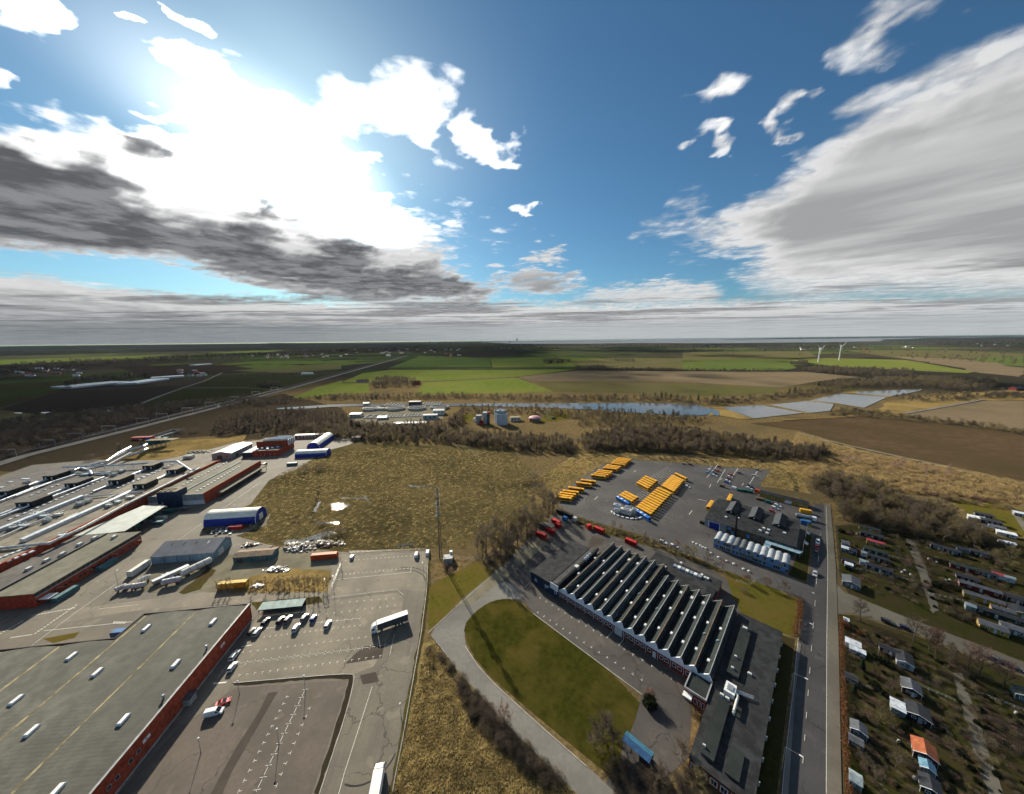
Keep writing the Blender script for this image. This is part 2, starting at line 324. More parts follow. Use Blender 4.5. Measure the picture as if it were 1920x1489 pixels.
def brick(mt, F, axis):
    t = mt.node_tree; N = NT(t); b = t.nodes['Principled BSDF']; P = N.n('ShaderNodeNewGeometry').outputs['Position']
    d = F.U if axis == 'u' else F.V; x = N.v('DOT_PRODUCT', P, (d.x, d.y, 0)); z = N.v('DOT_PRODUCT', P, (0, 0, 1))
    cb = N.n('ShaderNodeCombineXYZ'); N.put(cb.inputs[0], x); N.put(cb.inputs[1], z)
    bt = N.n('ShaderNodeTexBrick'); N.put(bt.inputs['Vector'], cb.outputs[0]); bt.inputs['Scale'].default_value = 1.0
    bt.inputs['Brick Width'].default_value = .5; bt.inputs['Row Height'].default_value = .16; bt.inputs['Mortar Size'].default_value = .018
    src = b.inputs['Base Color'].links[0].from_socket
    bt.inputs['Color1'].default_value = (1, 1, 1, 1); bt.inputs['Color2'].default_value = (.7, .7, .7, 1); bt.inputs['Mortar'].default_value = (1.1, 1.2, 1.3, 1)
    N.put(b.inputs['Base Color'], N.mix(1.0, src, bt.outputs[0], 'MULTIPLY'))
    return mt
def glass(name, col=(.02, .025, .03), rough=.12):
    mt = bpy.data.materials.new(name); mt.use_nodes = True; b = mt.node_tree.nodes['Principled BSDF']; N = NT(mt.node_tree)
    P = N.n('ShaderNodeNewGeometry').outputs['Position']
    N.put(b.inputs['Base Color'], N.mix(N.noise(P, .8, 2), tuple(c * .5 for c in col), tuple(min(1, c * 1.6) for c in col)))
    b.inputs['Roughness'].default_value = rough; b.inputs['Specular IOR Level'].default_value = .6
    return mt
K = {}
K['white'] = M('white_paint', (.74, .75, .74), .5, .06)
K['offwhite'] = M('offwhite_sheet', (.58, .58, .54), .6, .1)
K['grey'] = M('grey_metal', (.30, .31, .31), .5, .15)
K['dgrey'] = M('dark_grey_metal', (.075, .08, .085), .55, .2)
K['lgrey'] = M('galvanised_metal', (.46, .49, .51), .38, .15, metal=.55)
K['duct'] = M('duct_metal', (.50, .56, .60), .42, .12, metal=.35)
K['black'] = M('black_sheet', (.014, .014, .015), .6, .3)
K['rubber'] = M('rubber', (.018, .018, .018), .8, .2)
K['brickL'] = M('brick_left', (.36, .075, .040), .9, .22, 1.2, spec=.05); 
K['brickR'] = M('brick_right', (.24, .060, .038), .9, .22, 1.2, spec=.05)
K['tar'] = M('roofing_felt', (.030, .032, .034), .85, .3, .35, bump=.01, big=.3, spec=.2)
K['roofgreen'] = M('grey_green_roof', (.105, .125, .115), .7, .15, .5, spec=.3)
K['concrete'] = M('concrete', (.34, .33, .29), .85, .15, .5, bump=.01)
K['wood'] = M('weathered_wood', (.16, .11, .07), .8, .25, 1.5)
K['glass'] = glass('window_glass'); K['carglass'] = glass('vehicle_glass', (.012, .014, .016), .08)
K['steel'] = M('steel_pole', (.33, .34, .34), .45, .1, metal=.5)
K['headlight'] = M('headlight', (.75, .78, .8), .15, .05); K['taillight'] = M('taillight', (.35, .02, .015), .3, .1)
K['paint'] = M('road_paint', (.66, .65, .58), .7, .12, 2.0)
K['soil'] = M('soil', (.10, .075, .048), .95, .3, .5, bump=.05)
def ground(name, c1, c2, c3, s1=.5, s2=.06, bump=.0, bscale=2.0, rough=.95, th=(.35, .65), spec=0.0, streak=None, rows=None, det=5):
    """three-tone ground: fine grain c1/c2, large patches towards c3"""
    mt = bpy.data.materials.new(name); mt.use_nodes = True; t = mt.node_tree; N = NT(t); b = t.nodes['Principled BSDF']
    b.inputs['Roughness'].default_value = rough; b.inputs['Specular IOR Level'].default_value = spec
    k_ = {'asphalt_yard': .86, 'asphalt_lot': .92, 'asphalt_old_lot': .82, 'winter_wheat': .98, 'young_crop': .88, 'pale_road': .82, 'lawn': .62}.get(name, .74); c1, c2, c3 = ([x * k_ for x in c] for c in (c1, c2, c3))
    P = N.n('ShaderNodeNewGeometry').outputs['Position']
    c = N.mix(N.smooth(N.noise(P, s1, det, .65), .3, .7), c2, c1)
    c = N.mix(N.smooth(N.noise(P, s2, 4, .6), th[0], th[1]), c, c3)
    if streak:                                        # tyre marks and repairs drawn out along one direction
        F, k, amt, tone = streak
        cb = N.n('ShaderNodeCombineXYZ'); N.put(cb.inputs[0], N.v('DOT_PRODUCT', P, (F.U.x * k, F.U.y * k, 0))); N.put(cb.inputs[1], N.v('DOT_PRODUCT', P, (F.V.x * .02, F.V.y * .02, 0)))
        c = N.mix(N.smooth(N.noise(cb.outputs[0], 1.0, 4, .7), .45, .75, 0, amt), c, tone)
    if rows:
        F, per, amt, tone = rows
        x = N.v('DOT_PRODUCT', P, (F.U.x / per, F.U.y / per, 0)); x = N.m('ADD', x, N.m('MULTIPLY', N.noise(P, .01, 2), 2.0))
        tri = N.m('MULTIPLY', N.m('PINGPONG', x, .5), 2.0); c = N.mix(N.smooth(tri, .8, .97, 0, amt), c, tone)
    if name.startswith('asphalt'):                    # cracks, sealed joints and oil
        vo = N.n('ShaderNodeTexVoronoi', feature='DISTANCE_TO_EDGE', voronoi_dimensions='2D'); N.put(vo.inputs['Vector'], N.v('ADD', P, N.v('MULTIPLY', N.col2(P, .25), (5, 5, 0)))); vo.inputs['Scale'].default_value = .085
        c = N.mix(N.m('MULTIPLY', N.smooth(vo.outputs['Distance'], .006, .022, 1, 0), N.smooth(N.noise(P, .03, 2), .42, .6, 0, .75)), c, [x * .4 for x in c3])
        c = N.mix(N.smooth(N.noise(P, .33, 3, .55), .66, .76, 0, .6), c, [x * .5 for x in c3]); c = N.mix(N.smooth(N.noise(P, .16, 2, .5), .62, .70, 0, .4), c, [min(1, x * 1.35) for x in c1])
    N.put(b.inputs['Base Color'], c)
    if bump:
        bp = N.n('ShaderNodeBump'); bp.inputs['Distance'].default_value = bump; N.put(bp.inputs['Height'], N.noise(P, bscale, 4, .65)); N.put(b.inputs['Normal'], bp.outputs[0])
    return mt
# ------------------------------------------------------------------ the land
def chaikin(P, n=2):
    for _ in range(n):
        Q = []
        for a, b in zip(P, P[1:] + P[:1]): Q += [a * .75 + b * .25, a * .25 + b * .75]
        P = Q
    return P
def ragged(P, step, amp):
    Q = []
    for a, b in zip(P, P[1:] + P[:1]):
        n = max(1, int((b - a).length / step))
        for i in range(n):
            q = a.lerp(b, i / n); Q.append(q + Vector((random.uniform(-amp, amp), random.uniform(-amp, amp), 0)))
    return Q
def chaikin_open(P, n=2):
    for _ in range(n): P = [P[0]] + [q for a, b in zip(P, P[1:]) for q in (a.lerp(b, .25), a.lerp(b, .75))] + [P[-1]]
    return P
def pxs(pts, ox=0, oy=0, k=1.0): return [G(ox + x / k, oy + y / k) for x, y in pts]
def sheet(name, P, mat, z, smooth=0, rag=None, label=None, parent=None):
    if smooth: P = chaikin(P, smooth)
    if rag: P = ragged(P, *rag)
    P = [Vector((p.x, p.y, z)) for p in P]; n = len(P)
    if sum(P[i].x * P[(i + 1) % n].y - P[(i + 1) % n].x * P[i].y for i in range(n)) < 0: P.reverse()
    o = MB().poly(P).build(name, mat, parent); 
    if parent is None: struct(o, label)
    return o
def strip(pts, w):
    """pixel-free ribbon round a polyline, width w metres"""
    L_, R_ = [], []
    for i, p in enumerate(pts):
        a = pts[max(0, i - 1)]; b = pts[min(len(pts) - 1, i + 1)]; d = (b - a).to_2d().normalized(); n = Vector((-d.y, d.x, 0)) * (w / 2)
        L_.append(p + n); R_.append(p - n)
    return L_ + R_[::-1]
C1 = lambda pts: pxs(pts, 0, 600, 3); C2 = lambda pts: pxs(pts, 640, 600, 3); C3 = lambda pts: pxs(pts, 1280, 600, 3)

def base_ground():
    mt = bpy.data.materials.new('open_land'); mt.use_nodes = True; t = mt.node_tree; N = NT(t); b = t.nodes['Principled BSDF']
    b.inputs['Roughness'].default_value = 1; b.inputs['Specular IOR Level'].default_value = 0
    P = N.n('ShaderNodeNewGeometry').outputs['Position']; P2 = N.v('MULTIPLY', P, (.0011, .0019, 0))
    vo = N.n('ShaderNodeTexVoronoi', voronoi_dimensions='2D', feature='F1'); N.put(vo.inputs['Vector'], P2); vo.inputs['Scale'].default_value = 1.0
    sp = N.n('ShaderNodeSeparateColor'); N.put(sp.inputs[0], vo.outputs['Color'])
    rp = N.n('ShaderNodeValToRGB'); rp.color_ramp.interpolation = 'CONSTANT'; N.put(rp.inputs[0], sp.outputs[0])
    tones = [(.040, .054, .018), (.045, .036, .026), (.070, .092, .022), (.030, .028, .020), (.060, .050, .032), (.036, .048, .018)]
    e = rp.color_ramp.elements; e[0].position = 0; e[0].color = (*tones[0], 1); e[1].position = .18; e[1].color = (*tones[1], 1)
    for i, c in enumerate(tones[2:]): q = e.new(.36 + i * .17); q.color = (*c, 1)
    far = N.mix(N.smooth(N.noise(P, .0035, 5, .7), .52, .60), rp.outputs[0], (.022, .022, .017))
    scrub = N.mix(N.smooth(N.noise(P, .35, 6, .7), .32, .68), (.065, .046, .022), (.205, .150, .068))
    scrub = N.mix(N.smooth(N.noise(P, .022, 4, .6), .42, .66), scrub, (.10, .078, .042))
    d = N.v('LENGTH', P)
    N.put(b.inputs['Base Color'], N.mix(N.smooth(d, 900, 1300), scrub, far))
    bp = N.n('ShaderNodeBump'); bp.inputs['Distance'].default_value = .25; N.put(bp.inputs['Strength'], N.smooth(d, 500, 1400, 1, 0)); N.put(bp.inputs['Height'], N.noise(P, .9, 4, .7)); N.put(b.inputs['Normal'], bp.outputs[0])
    L_ = 110000.0
    struct(MB().poly([(-L_, -L_, 0), (L_, -L_, 0), (L_, L_, 0), (-L_, L_, 0)]).build('ground', mt), 'dry grass and open farmland reaching the horizon')
base_ground()

GM = {}
GM['asphalt'] = ground('asphalt_yard', (.195, .172, .130), (.152, .135, .104), (.125, .112, .088), 1.2, .05, .006, 25, .85, streak=(FL, .5, .5, (.085, .078, .068)), spec=.3)
GM['asphalt_lot'] = ground('asphalt_lot', (.225, .198, .145), (.182, .160, .120), (.152, .135, .102), 1.0, .07, .006, 25, .85, streak=(Fr(97), .4, .45, (.10, .09, .076)), spec=.3)
GM['asphalt_red'] = ground('asphalt_old_lot', (.150, .122, .096), (.118, .096, .076), (.096, .080, .064), 1.0, .07, .006, 25, .85, streak=(FL, .35, .5, (.085, .072, .06)), spec=.3)
GM['asphalt_r'] = ground('asphalt_depot', (.135, .128, .120), (.105, .100, .095), (.078, .075, .073), 1.0, .04, .006, 25, .85, streak=(FRT, .3, .5, (.065, .063, .062)), spec=.3)
GM['asphalt_road'] = ground('asphalt_road', (.095, .092, .092), (.076, .074, .074), (.064, .062, .063), 1.5, .05, .005, 25, .85, streak=(FRT, .7, .4, (.07, .068, .067)), spec=.3)
GM['asphalt_saw'] = ground('asphalt_works', (.125, .112, .096), (.095, .086, .076), (.072, .066, .060), 1.0, .05, .006, 25, .85, streak=(FRT, .35, .5, (.06, .056, .052)), spec=.3)
GM['pale'] = ground('pale_road', (.265, .255, .228), (.215, .207, .186), (.175, .168, .150), .8, .06, .006, 20, .88, streak=(Fr(45), .8, .5, (.15, .145, .13)))
GM['cycle'] = ground('cycle_path', (.235, .215, .170), (.195, .180, .145), (.165, .152, .122), .9, .05, .005, 20, .9, streak=(FRT, .8, .4, (.13, .12, .10)))
GM['slab'] = ground('concrete_apron', (.30, .27, .19), (.235, .215, .155), (.19, .175, .13), .8, .1, .01, 10, .9)
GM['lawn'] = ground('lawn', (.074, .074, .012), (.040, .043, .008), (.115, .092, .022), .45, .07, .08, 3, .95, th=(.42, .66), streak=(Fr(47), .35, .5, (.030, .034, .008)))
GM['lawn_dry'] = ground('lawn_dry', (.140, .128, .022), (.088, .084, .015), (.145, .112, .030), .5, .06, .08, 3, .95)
GM['straw'] = ground('straw_field', (.33, .26, .11), (.195, .15, .06), (.165, .13, .052), .5, .03, .25, 1.1, .95, th=(.45, .75))
GM['tussock'] = ground('tussock_field', (.19, .15, .066), (.092, .074, .034), (.072, .062, .029), .35, .018, .30, .8, .95, th=(.36, .68))
GM['golden'] = ground('golden_grass', (.40, .285, .110), (.235, .165, .065), (.15, .115, .048), .25, .02, .3, .7, .95, th=(.40, .70))
GM['garden'] = ground('garden_grass', (.062, .064, .016), (.034, .038, .011), (.062, .050, .023), .6, .09, .08, 3, .95, th=(.36, .60))
GM['plot'] = ground('garden_bed', (.062, .048, .034), (.036, .028, .021), (.05, .042, .026), 1.0, .2, .08, 4, .95)
GM['verge'] = ground('rough_verge', (.115, .100, .030), (.060, .054, .020), (.085, .064, .032), .7, .1, .15, 2, .95)
GM['green'] = ground('winter_wheat', (.125, .160, .028), (.090, .120, .022), (.140, .150, .038), .05, .006, rows=(Fr(-18), 24, .5, (.15, .19, .05)))
GM['green2'] = ground('young_crop', (.085, .125, .028), (.068, .100, .024), (.100, .130, .036), .05, .005, rows=(Fr(12), 24, .35, (.12, .14, .05)))
GM['olive'] = ground('olive_field', (.125, .125, .045), (.098, .098, .036), (.135, .115, .055), .05, .005)
GM['dkgreen_shade'] = ground('dark_green_cloud_shade', (.050, .062, .022), (.036, .045, .017), (.045, .042, .020), .05, .006, rows=(Fr(20), 24, .3, (.07, .08, .03)))  # crop green with the cloud shade of the left distance in its colour
GM['tan'] = ground('tan_stubble', (.235, .180, .115), (.195, .150, .096), (.17, .135, .082), .08, .008, rows=(Fr(30), 18, .25, (.26, .21, .14)))
GM['brown'] = ground('ploughed_field', (.135, .092, .052), (.092, .062, .037), (.085, .064, .034), .10, .010, .2, .5, rows=(Fr(35), 9, .35, (.07, .05, .03)))
GM['dksoil_shade'] = ground('dark_soil_cloud_shade', (.052, .038, .030), (.034, .026, .022), (.040, .032, .024), .08, .008)  # soil tone darkened further to carry cloud shade over the left fields
GM['rail'] = ground('ballast', (.105, .085, .078), (.07, .058, .054), (.085, .07, .062), 1.0, .05, .05, 6, .95)
def water_mat(nm, col, rough):
    mt = bpy.data.materials.new(nm); mt.use_nodes = True; N = NT(mt.node_tree); b = mt.node_tree.nodes['Principled BSDF']
    b.inputs['Base Color'].default_value = (*col, 1); b.inputs['Roughness'].default_value = rough; b.inputs['Specular IOR Level'].default_value = .5; b.inputs['IOR'].default_value = 1.33
    P = N.n('ShaderNodeNewGeometry').outputs['Position']; bp = N.n('ShaderNodeBump'); bp.inputs['Distance'].default_value = .02
    N.put(bp.inputs['Height'], N.noise(P, .7, 3)); N.put(b.inputs['Normal'], bp.outputs[0]); return mt
GM['water'] = water_mat('pond_water', (.075, .082, .085), .10); GM['sea'] = water_mat('sea_water', (.06, .10, .13), .25); GM['puddle'] = water_mat('puddle_water', (.05, .05, .045), .03)

SCR = ground('scrubland', (.085, .066, .042), (.050, .040, .028), (.065, .052, .032), .2, .02, .2, .8)
# sea and the farther fields
sheet('sea', [G(960, 644.6), G(1100, 644.8), G(1200, 643.4), G(1340, 643.6), G(1520, 642.0), G(1650, 640.0), G(1760, 637.0), G(1990, 634.5), Vector((105000, 60000, 0)), Vector((105000, 105000, 0)), Vector((3000, 105000, 0)), G(900, 641.5)], GM['sea'], .9, label='pale strip of sea under the far horizon')
_z = [.10]
def field(mat, P, label, name='field', **k):
    _z[0] += .012; return sheet(name, P, GM[mat], _z[0], label=label, **k)
field('green', C2([(420, 415), (460, 352), (985, 324), (1190, 403), (900, 414)]), 'green crop field behind the river trees')
field('green', C2([(0, 350), (120, 300), (280, 280), (840, 280), (1330, 278), (985, 319), (450, 346), (160, 352)]), 'long green field crossed by a farm track')
field('green2', C2([(270, 268), (440, 205), (830, 218), (845, 266)]), 'olive green field beside the railway')
field('green', C2([(0, 420), (0, 356), (152, 358), (160, 405)]), 'green field beside the brown farmstead copse')
field('green', C2([(838, 222), (1120, 207), (1290, 238), (1330, 262), (850, 268)]), 'bright green field before the far copse')
field('olive', C2([(1290, 235), (1500, 215), (1920, 215), (1920, 275), (1350, 268)]), 'olive field beyond the hedgerow')
field('dksoil_shade', C2([(440, 200), (900, 165), (1100, 180), (840, 212)]), 'dark soil field before the town, toned for cloud shade')
field('tan', C2([(990, 320), (1330, 285), (1930, 289), (2250, 291), (2620, 292), (2910, 322), (2680, 345), (2480, 380), (1920, 350), (1500, 346), (1060, 345)]), 'broad pale brown ploughed field behind the ponds')
field('olive', C2([(1090, 350), (1500, 352), (1920, 358), (2480, 384), (2440, 415), (1920, 433), (1640, 412), (1200, 404)]), 'olive field between pale brown field and river trees')
field('green2', C3([(0, 235), (600, 240), (640, 270), (560, 285), (0, 281)]), 'green strip field before the wind turbines')
field('green', C3([(600, 225), (820, 215), (1250, 225), (1640, 292), (1600, 300), (870, 264)]), 'green field under the wind turbines')
field('olive', C3([(0, 182), (700, 175), (760, 205), (600, 218), (0, 226)]), 'olive field far behind the hedgerow')
field('olive', C3([(900, 170), (1500, 170), (1920, 190), (1920, 215), (1250, 220)]), 'olive field beyond the wind turbines')
field('green2', C3([(1600, 215), (1920, 205), (1920, 262), (1700, 245)]), 'green field beside the marsh')
field('tan', C3([(1180, 205), (1600, 222), (1920, 270), (1920, 330), (1700, 300), (1400, 240)]), 'tan marshland right of the turbines', rag=(60, 15))
field('golden', C3([(1160, 460), (1700, 400), (1920, 395), (1920, 455), (1700, 452), (1250, 528), (1080, 525)]), 'golden reed land beside the ponds', rag=(20, 4))
field('tan', C3([(1250, 534), (1700, 455), (1920, 458), (1920, 622), (1300, 548)]), 'tan stubble field right of the ponds')
field('brown', C3([(380, 583), (1000, 543), (1250, 562), (1640, 600), (1920, 632), (2300, 680), (2300, 1020), (1920, 905), (1500, 820), (1000, 722), (650, 622)]), 'ploughed brown field right of the wood')
field('golden', C3([(650, 640), (1000, 738), (1500, 838), (1920, 925), (2300, 1040), (2300, 1260), (1920, 1080), (1700, 1020), (1100, 960), (700, 900), (560, 800)]), 'golden rough grassland below the ploughed field', rag=(9, 2))
field('dkgreen_shade', C1([(800, 470), (1030, 387), (1400, 387), (1560, 397), (1350, 470), (1200, 487)]), 'dark green field left of the railway, toned for cloud shade')
field('dkgreen_shade', C1([(1050, 377), (1250, 312), (1690, 312), (1920, 302), (1540, 390), (1400, 380)]), 'dark green field under a row of trees, toned for cloud shade')
field('dksoil_shade', C1([(0, 505), (330, 402), (960, 372), (1020, 385), (800, 470), (640, 500), (200, 530)]), 'dark soil field before the glasshouses, toned for cloud shade')
field('dkgreen_shade', C1([(-300, 375), (400, 342), (340, 398), (0, 492), (-300, 560)]), 'dark green field at the left edge, toned for cloud shade')
field('dksoil_shade', C1([(640, 262), (1250, 250), (1500, 285), (1250, 305), (850, 325)]), 'dark brown field behind the glasshouses, toned for cloud shade')
field('green2', C1([(-200, 232), (400, 212), (980, 195), (720, 216), (300, 237), (-200, 262)]), 'sunlit green strip field under the hills')
field('green2', C1([(1130, 188), (1440, 172), (1600, 168), (1500, 184)]), 'small sunlit green field under the hills')
field('green', C1([(1640, 442), (1780, 380), (1925, 340), (1925, 412), (1800, 430)]), 'green field right of the railway bridge')
field('olive', C1([(1300, 285), (1700, 258), (1920, 250), (1920, 278), (1600, 300)]), 'narrow olive field beside the railway')

# water
_wz = [.62]
def water(P, label, smooth=1):
    _wz[0] += .01; sheet('water', P, GM['water'], _wz[0], smooth=smooth, label=label)
water(pxs([(505, 767), (560, 763), (640, 758), (850, 757), (1000, 757), (1180, 756), (1280, 757), (1322, 762), (1338, 776), (1305, 781), (1210, 776), (1100, 768), (960, 763), (850, 762), (640, 762), (560, 768)]), 'river reach behind the treatment works')
water(C3([(225, 495), (440, 480), (680, 525), (400, 556)]), 'nearest pond right of the river', 0)
water(C3([(490, 479), (700, 458), (850, 476), (830, 512), (718, 525)]), 'second pond from the river', 0)
water(C3([(715, 455), (880, 415), (1150, 436), (1020, 496), (860, 470)]), 'third pond from the river', 0)
water(C3([(960, 405), (1350, 390), (1330, 401), (1175, 431), (990, 416)]), 'farthest pond before the woodland', 0)
water(C3([(140, 492), (205, 515), (205, 541), (172, 536)]), 'small pond between two tan banks', 0)
for P, lb in ((C3([(700, 456), (716, 454), (856, 472), (850, 478)]), 'tan bank between the second and third pond'), (C3([(445, 478), (490, 474), (722, 524), (690, 528)]), 'tan bank between the nearest and second pond'),
              (C3([(100, 488), (140, 490), (175, 537), (150, 542)]), 'left tan bank at the river end'), (C3([(165, 490), (225, 492), (400, 560), (330, 562), (210, 540)]), 'tan track round the nearest pond'), (C3([(880, 410), (960, 404), (1180, 432), (1150, 440)]), 'tan bank before the farthest pond')):
    field('golden', P, lb, name='bank')
for P, lb in ((C1([(555, 515), (640, 505), (690, 520), (640, 540), (570, 535)]), 'floodwater pool in the dark scrub'), (C1([(215, 522), (290, 518), (270, 530)]), 'long thin floodwater pool'), (C1([(980, 515), (1045, 518), (1040, 525)]), 'small floodwater pool left of the railway'), (C1([(60, 524), (130, 522), (120, 530)]), 'thin floodwater pool near the left edge'), (C1([(1180, 484), (1240, 482), (1235, 488)]), 'narrow floodwater pool by the railway')):
    water(P, lb)
# tracks and lanes through the fields
def lane(P, w, mat, label, name='track'):
    _z[0] += .012; return sheet(name, strip(P, w), GM[mat], _z[0] + .35, label=label)
lane(C1([(800, 470), (900, 430), (1030, 383), (1150, 345), (1250, 298)]), 7, 'pale', 'pale lane climbing from the dark field to the glasshouses')
lane(C1([(1030, 384), (1250, 383), (1400, 379)]), 5, 'pale', 'straight pale farm track across dark green field')
lane(C2([(260, 272), (600, 276), (1000, 272), (1300, 268)]), 7, 'pale', 'pale lane across the green fields')
lane(C2([(450, 347), (750, 335), (985, 321)]), 5, 'pale', 'pale boundary track between two green fields')
lane(C3([(860, 263), (1250, 280), (1600, 300)]), 7, 'pale', 'pale lane below the turbine field')
lane(C2([(1480, 255), (1700, 243), (1920, 228)]), 8, 'pale', 'pale lane through the olive field')
lane(C3([(1250, 528), (1500, 485), (1690, 450)]), 5, 'pale', 'pale track along the stubble field')
lane(C3([(560, 565), (800, 553), (960, 543)]), 4, 'golden', 'tan track along the ponds')
lane(C3([(660, 640), (800, 680), (1000, 725), (1500, 835), (1800, 905), (2100, 985)]), 5, 'slab', 'sandy track below the ploughed field')

# near ground: tussock field, yards, roads, lawns
sheet('meadow', pxs([(460, 960), (520, 880), (610, 840), (700, 832), (830, 836), (960, 845), (1015, 900), (985, 960), (890, 1010), (870, 1030), (655, 1032), (520, 1022), (445, 1010)]), GM['tussock'], .02, rag=(6, 1.5), label='rough tan meadow between works and wood')
yard = sheet('yard', pxs([(-500, 1180), (-200, 985), (0, 893), (60, 872), (180, 862), (300, 863), (372, 848), (440, 830), (560, 818), (640, 820), (668, 826), (655, 834), (610, 846), (560, 878), (505, 900), (470, 945), (382, 988), (380, 1003), (470, 990), (508, 962), (500, 985), (442, 1005), (520, 1026), (655, 1036), (800, 1032), (806, 1046), (799, 1120), (792, 1180), (733, 1489), (690, 1720), (-500, 1720)]), GM['asphalt'], .03, label='worn asphalt yard and streets of the factory site')
sheet('parking_lot', pxs([(632, 1042), (655, 1037), (796, 1034), (802, 1060), (799, 1110), (760, 1106), (622, 1120), (610, 1110)]), GM['asphalt_lot'], .036, label='upper car park below the meadow')
sheet('parking_lot', pxs([(490, 1142), (600, 1130), (620, 1122), (745, 1108), (758, 1115), (752, 1150), (700, 1250), (664, 1264), (440, 1283), (430, 1270), (455, 1210)]), GM['asphalt_lot'], .037, label='main car park beside the brick warehouse')
sheet('parking_lot', pxs([(440, 1290), (652, 1275), (640, 1320), (585, 1489), (545, 1620), (120, 1620), (222, 1489), (330, 1370)]), GM['asphalt_red'], .038, label='lower old car park with reddish asphalt')
sheet('verge', pxs([(435, 1282), (600, 1268), (660, 1264), (664, 1272), (650, 1330), (597, 1489), (588, 1489), (643, 1320), (655, 1273), (600, 1272.5), (440, 1287)]), GM['plot'], .05, rag=(2, .25), label='kerbed earth strip between the two car parks')
sheet('verge', pxs([(802, 1046), (808, 1046), (806, 1100), (796, 1185), (760, 1372), (738, 1500), (728, 1500), (750, 1375), (786, 1190), (798, 1110)]), GM['verge'], .05, rag=(2, .3), label='grassy ditch along the delivery road')
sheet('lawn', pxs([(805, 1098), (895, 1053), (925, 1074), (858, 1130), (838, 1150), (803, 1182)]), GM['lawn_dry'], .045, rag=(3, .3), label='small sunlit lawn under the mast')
sheet('straw_field', pxs([(794, 1205), (815, 1200), (850, 1255), (905, 1315), (960, 1375), (1085, 1489), (1180, 1600), (700, 1600), (737, 1495), (762, 1372)]), GM['straw'], .04, rag=(3, .5), label='straw coloured rough field in front')
sheet('works_yard', pxs([(860, 1132), (905, 1085), (950, 1055), (985, 1015), (1040, 962), (1090, 965), (1200, 1012), (1300, 1050), (1380, 1095), (1390, 1140), (1300, 1300), (1290, 1420), (1250, 1460), (1190, 1500), (1130, 1480), (1170, 1390), (1203, 1303), (1000, 1150), (985, 1130), (930, 1118), (880, 1150)]), GM['asphalt_saw'], .042, label='asphalt yard round the sawtooth factory')
road = sheet('access_road', chaikin(pxs([(803, 1186), (850, 1143), (905, 1095), (960, 1090), (990, 1125), (930, 1122), (885, 1150), (870, 1185), (874, 1215), (905, 1262), (1000, 1350), (1160, 1489), (1220, 1560), (1150, 1560), (1082, 1489), (960, 1370), (865, 1262), (824, 1212)]), 1), GM['pale'], .05, label='pale curved access road')
lawn = sheet('lawn', chaikin(pxs([(868, 1190), (876, 1160), (920, 1126), (965, 1122), (1000, 1152), (1204, 1303), (1185, 1370), (1160, 1410), (1175, 1480), (1100, 1420), (1000, 1338), (900, 1252)]), 1), GM['lawn'], .056, label='broad lawn inside the road bend')
sheet('apron', pxs([(858, 1131), (940, 1063), (962, 1073), (882, 1136)]), GM['slab'], .062, label='pale concrete apron beside the small lawn')
sheet('apron', pxs([(962, 1052), (1008, 1010), (1027, 1018), (976, 1063)]), GM['slab'], .062, label='pale concrete apron under the bare trees')
sheet('depot_yard', pxs([(1030, 935), (1130, 872), (1186, 862), (1445, 882), (1422, 912), (1508, 950), (1524, 944), (1530, 990), (1515, 1030), (1480, 1080), (1340, 1048), (1225, 1008), (1130, 982), (1075, 966)]), GM['asphalt_r'], .041, label='dark asphalt bus depot yard')
sheet('verge', pxs([(1083, 968), (1130, 984), (1225, 1010), (1340, 1050), (1355, 1064), (1335, 1068), (1240, 1032), (1130, 1000), (1075, 980)]), GM['verge'], .06, rag=(4, .5), label='planted strip between depot and sawtooth factory')
sheet('lane', pxs([(1225, 1003), (1345, 1045), (1480, 1080), (1525, 1100), (1540, 1118), (1525, 1130), (1420, 1092), (1330, 1058), (1215, 1012)]), GM['asphalt_r'], .066, label='lane in front of the grey barracks')
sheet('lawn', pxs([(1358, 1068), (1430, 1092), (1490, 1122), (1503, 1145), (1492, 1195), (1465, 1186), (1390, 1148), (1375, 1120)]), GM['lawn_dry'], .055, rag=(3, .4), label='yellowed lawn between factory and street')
sheet('lawn', pxs([(1466, 1190), (1490, 1200), (1478, 1300), (1455, 1500), (1430, 1620), (1390, 1620), (1420, 1480)]), GM['garden'], .055, label='dark grass strip beside the street')
sheet('lawn', pxs([(1478, 1080), (1500, 1030), (1512, 990), (1522, 1000), (1512, 1090)]), GM['garden'], .064, label='dark green strip under the flag poles')
street = sheet('street', pxs([(1527, 945), (1556, 945), (1560, 1040), (1572, 1400), (1580, 1640), (1430, 1640), (1464, 1489), (1489, 1280), (1504, 1160), (1522, 1040)]), GM['asphalt_road'], .070, label='straight street beside the allotments')
sheet('street', pxs([(1563, 1090), (1585, 1112), (1700, 1158), (1920, 1242), (2100, 1310), (2100, 1345), (1920, 1268), (1700, 1182), (1600, 1150), (1567, 1152)]), GM['cycle'], .074, label='side street lined with bare trees')
sheet('cycle_path', pxs([(1545, 945), (1557, 945), (1567, 1060), (1572, 1200), (1578, 1489), (1586, 1640), (1546, 1640), (1549, 1489), (1550, 1200), (1552, 1060)]), GM['cycle'], .19, label='sandy cycle path along the hedge')
sheet('pavement', pxs([(1495, 1205), (1502, 1207), (1491, 1300), (1478, 1489), (1466, 1640), (1444, 1640), (1465, 1489), (1484, 1300)]), GM['pale'], .19, label='pale pavement with kerb on the factory side')
sheet('garden_land', pxs([(1566, 985), (1620, 985), (1700, 1000), (1930, 1010), (2150, 1060), (2150, 1320), (1920, 1240), (1700, 1158), (1590, 1112), (1574, 1080)]), GM['garden'], .05, label='allotment gardens beyond the side street')
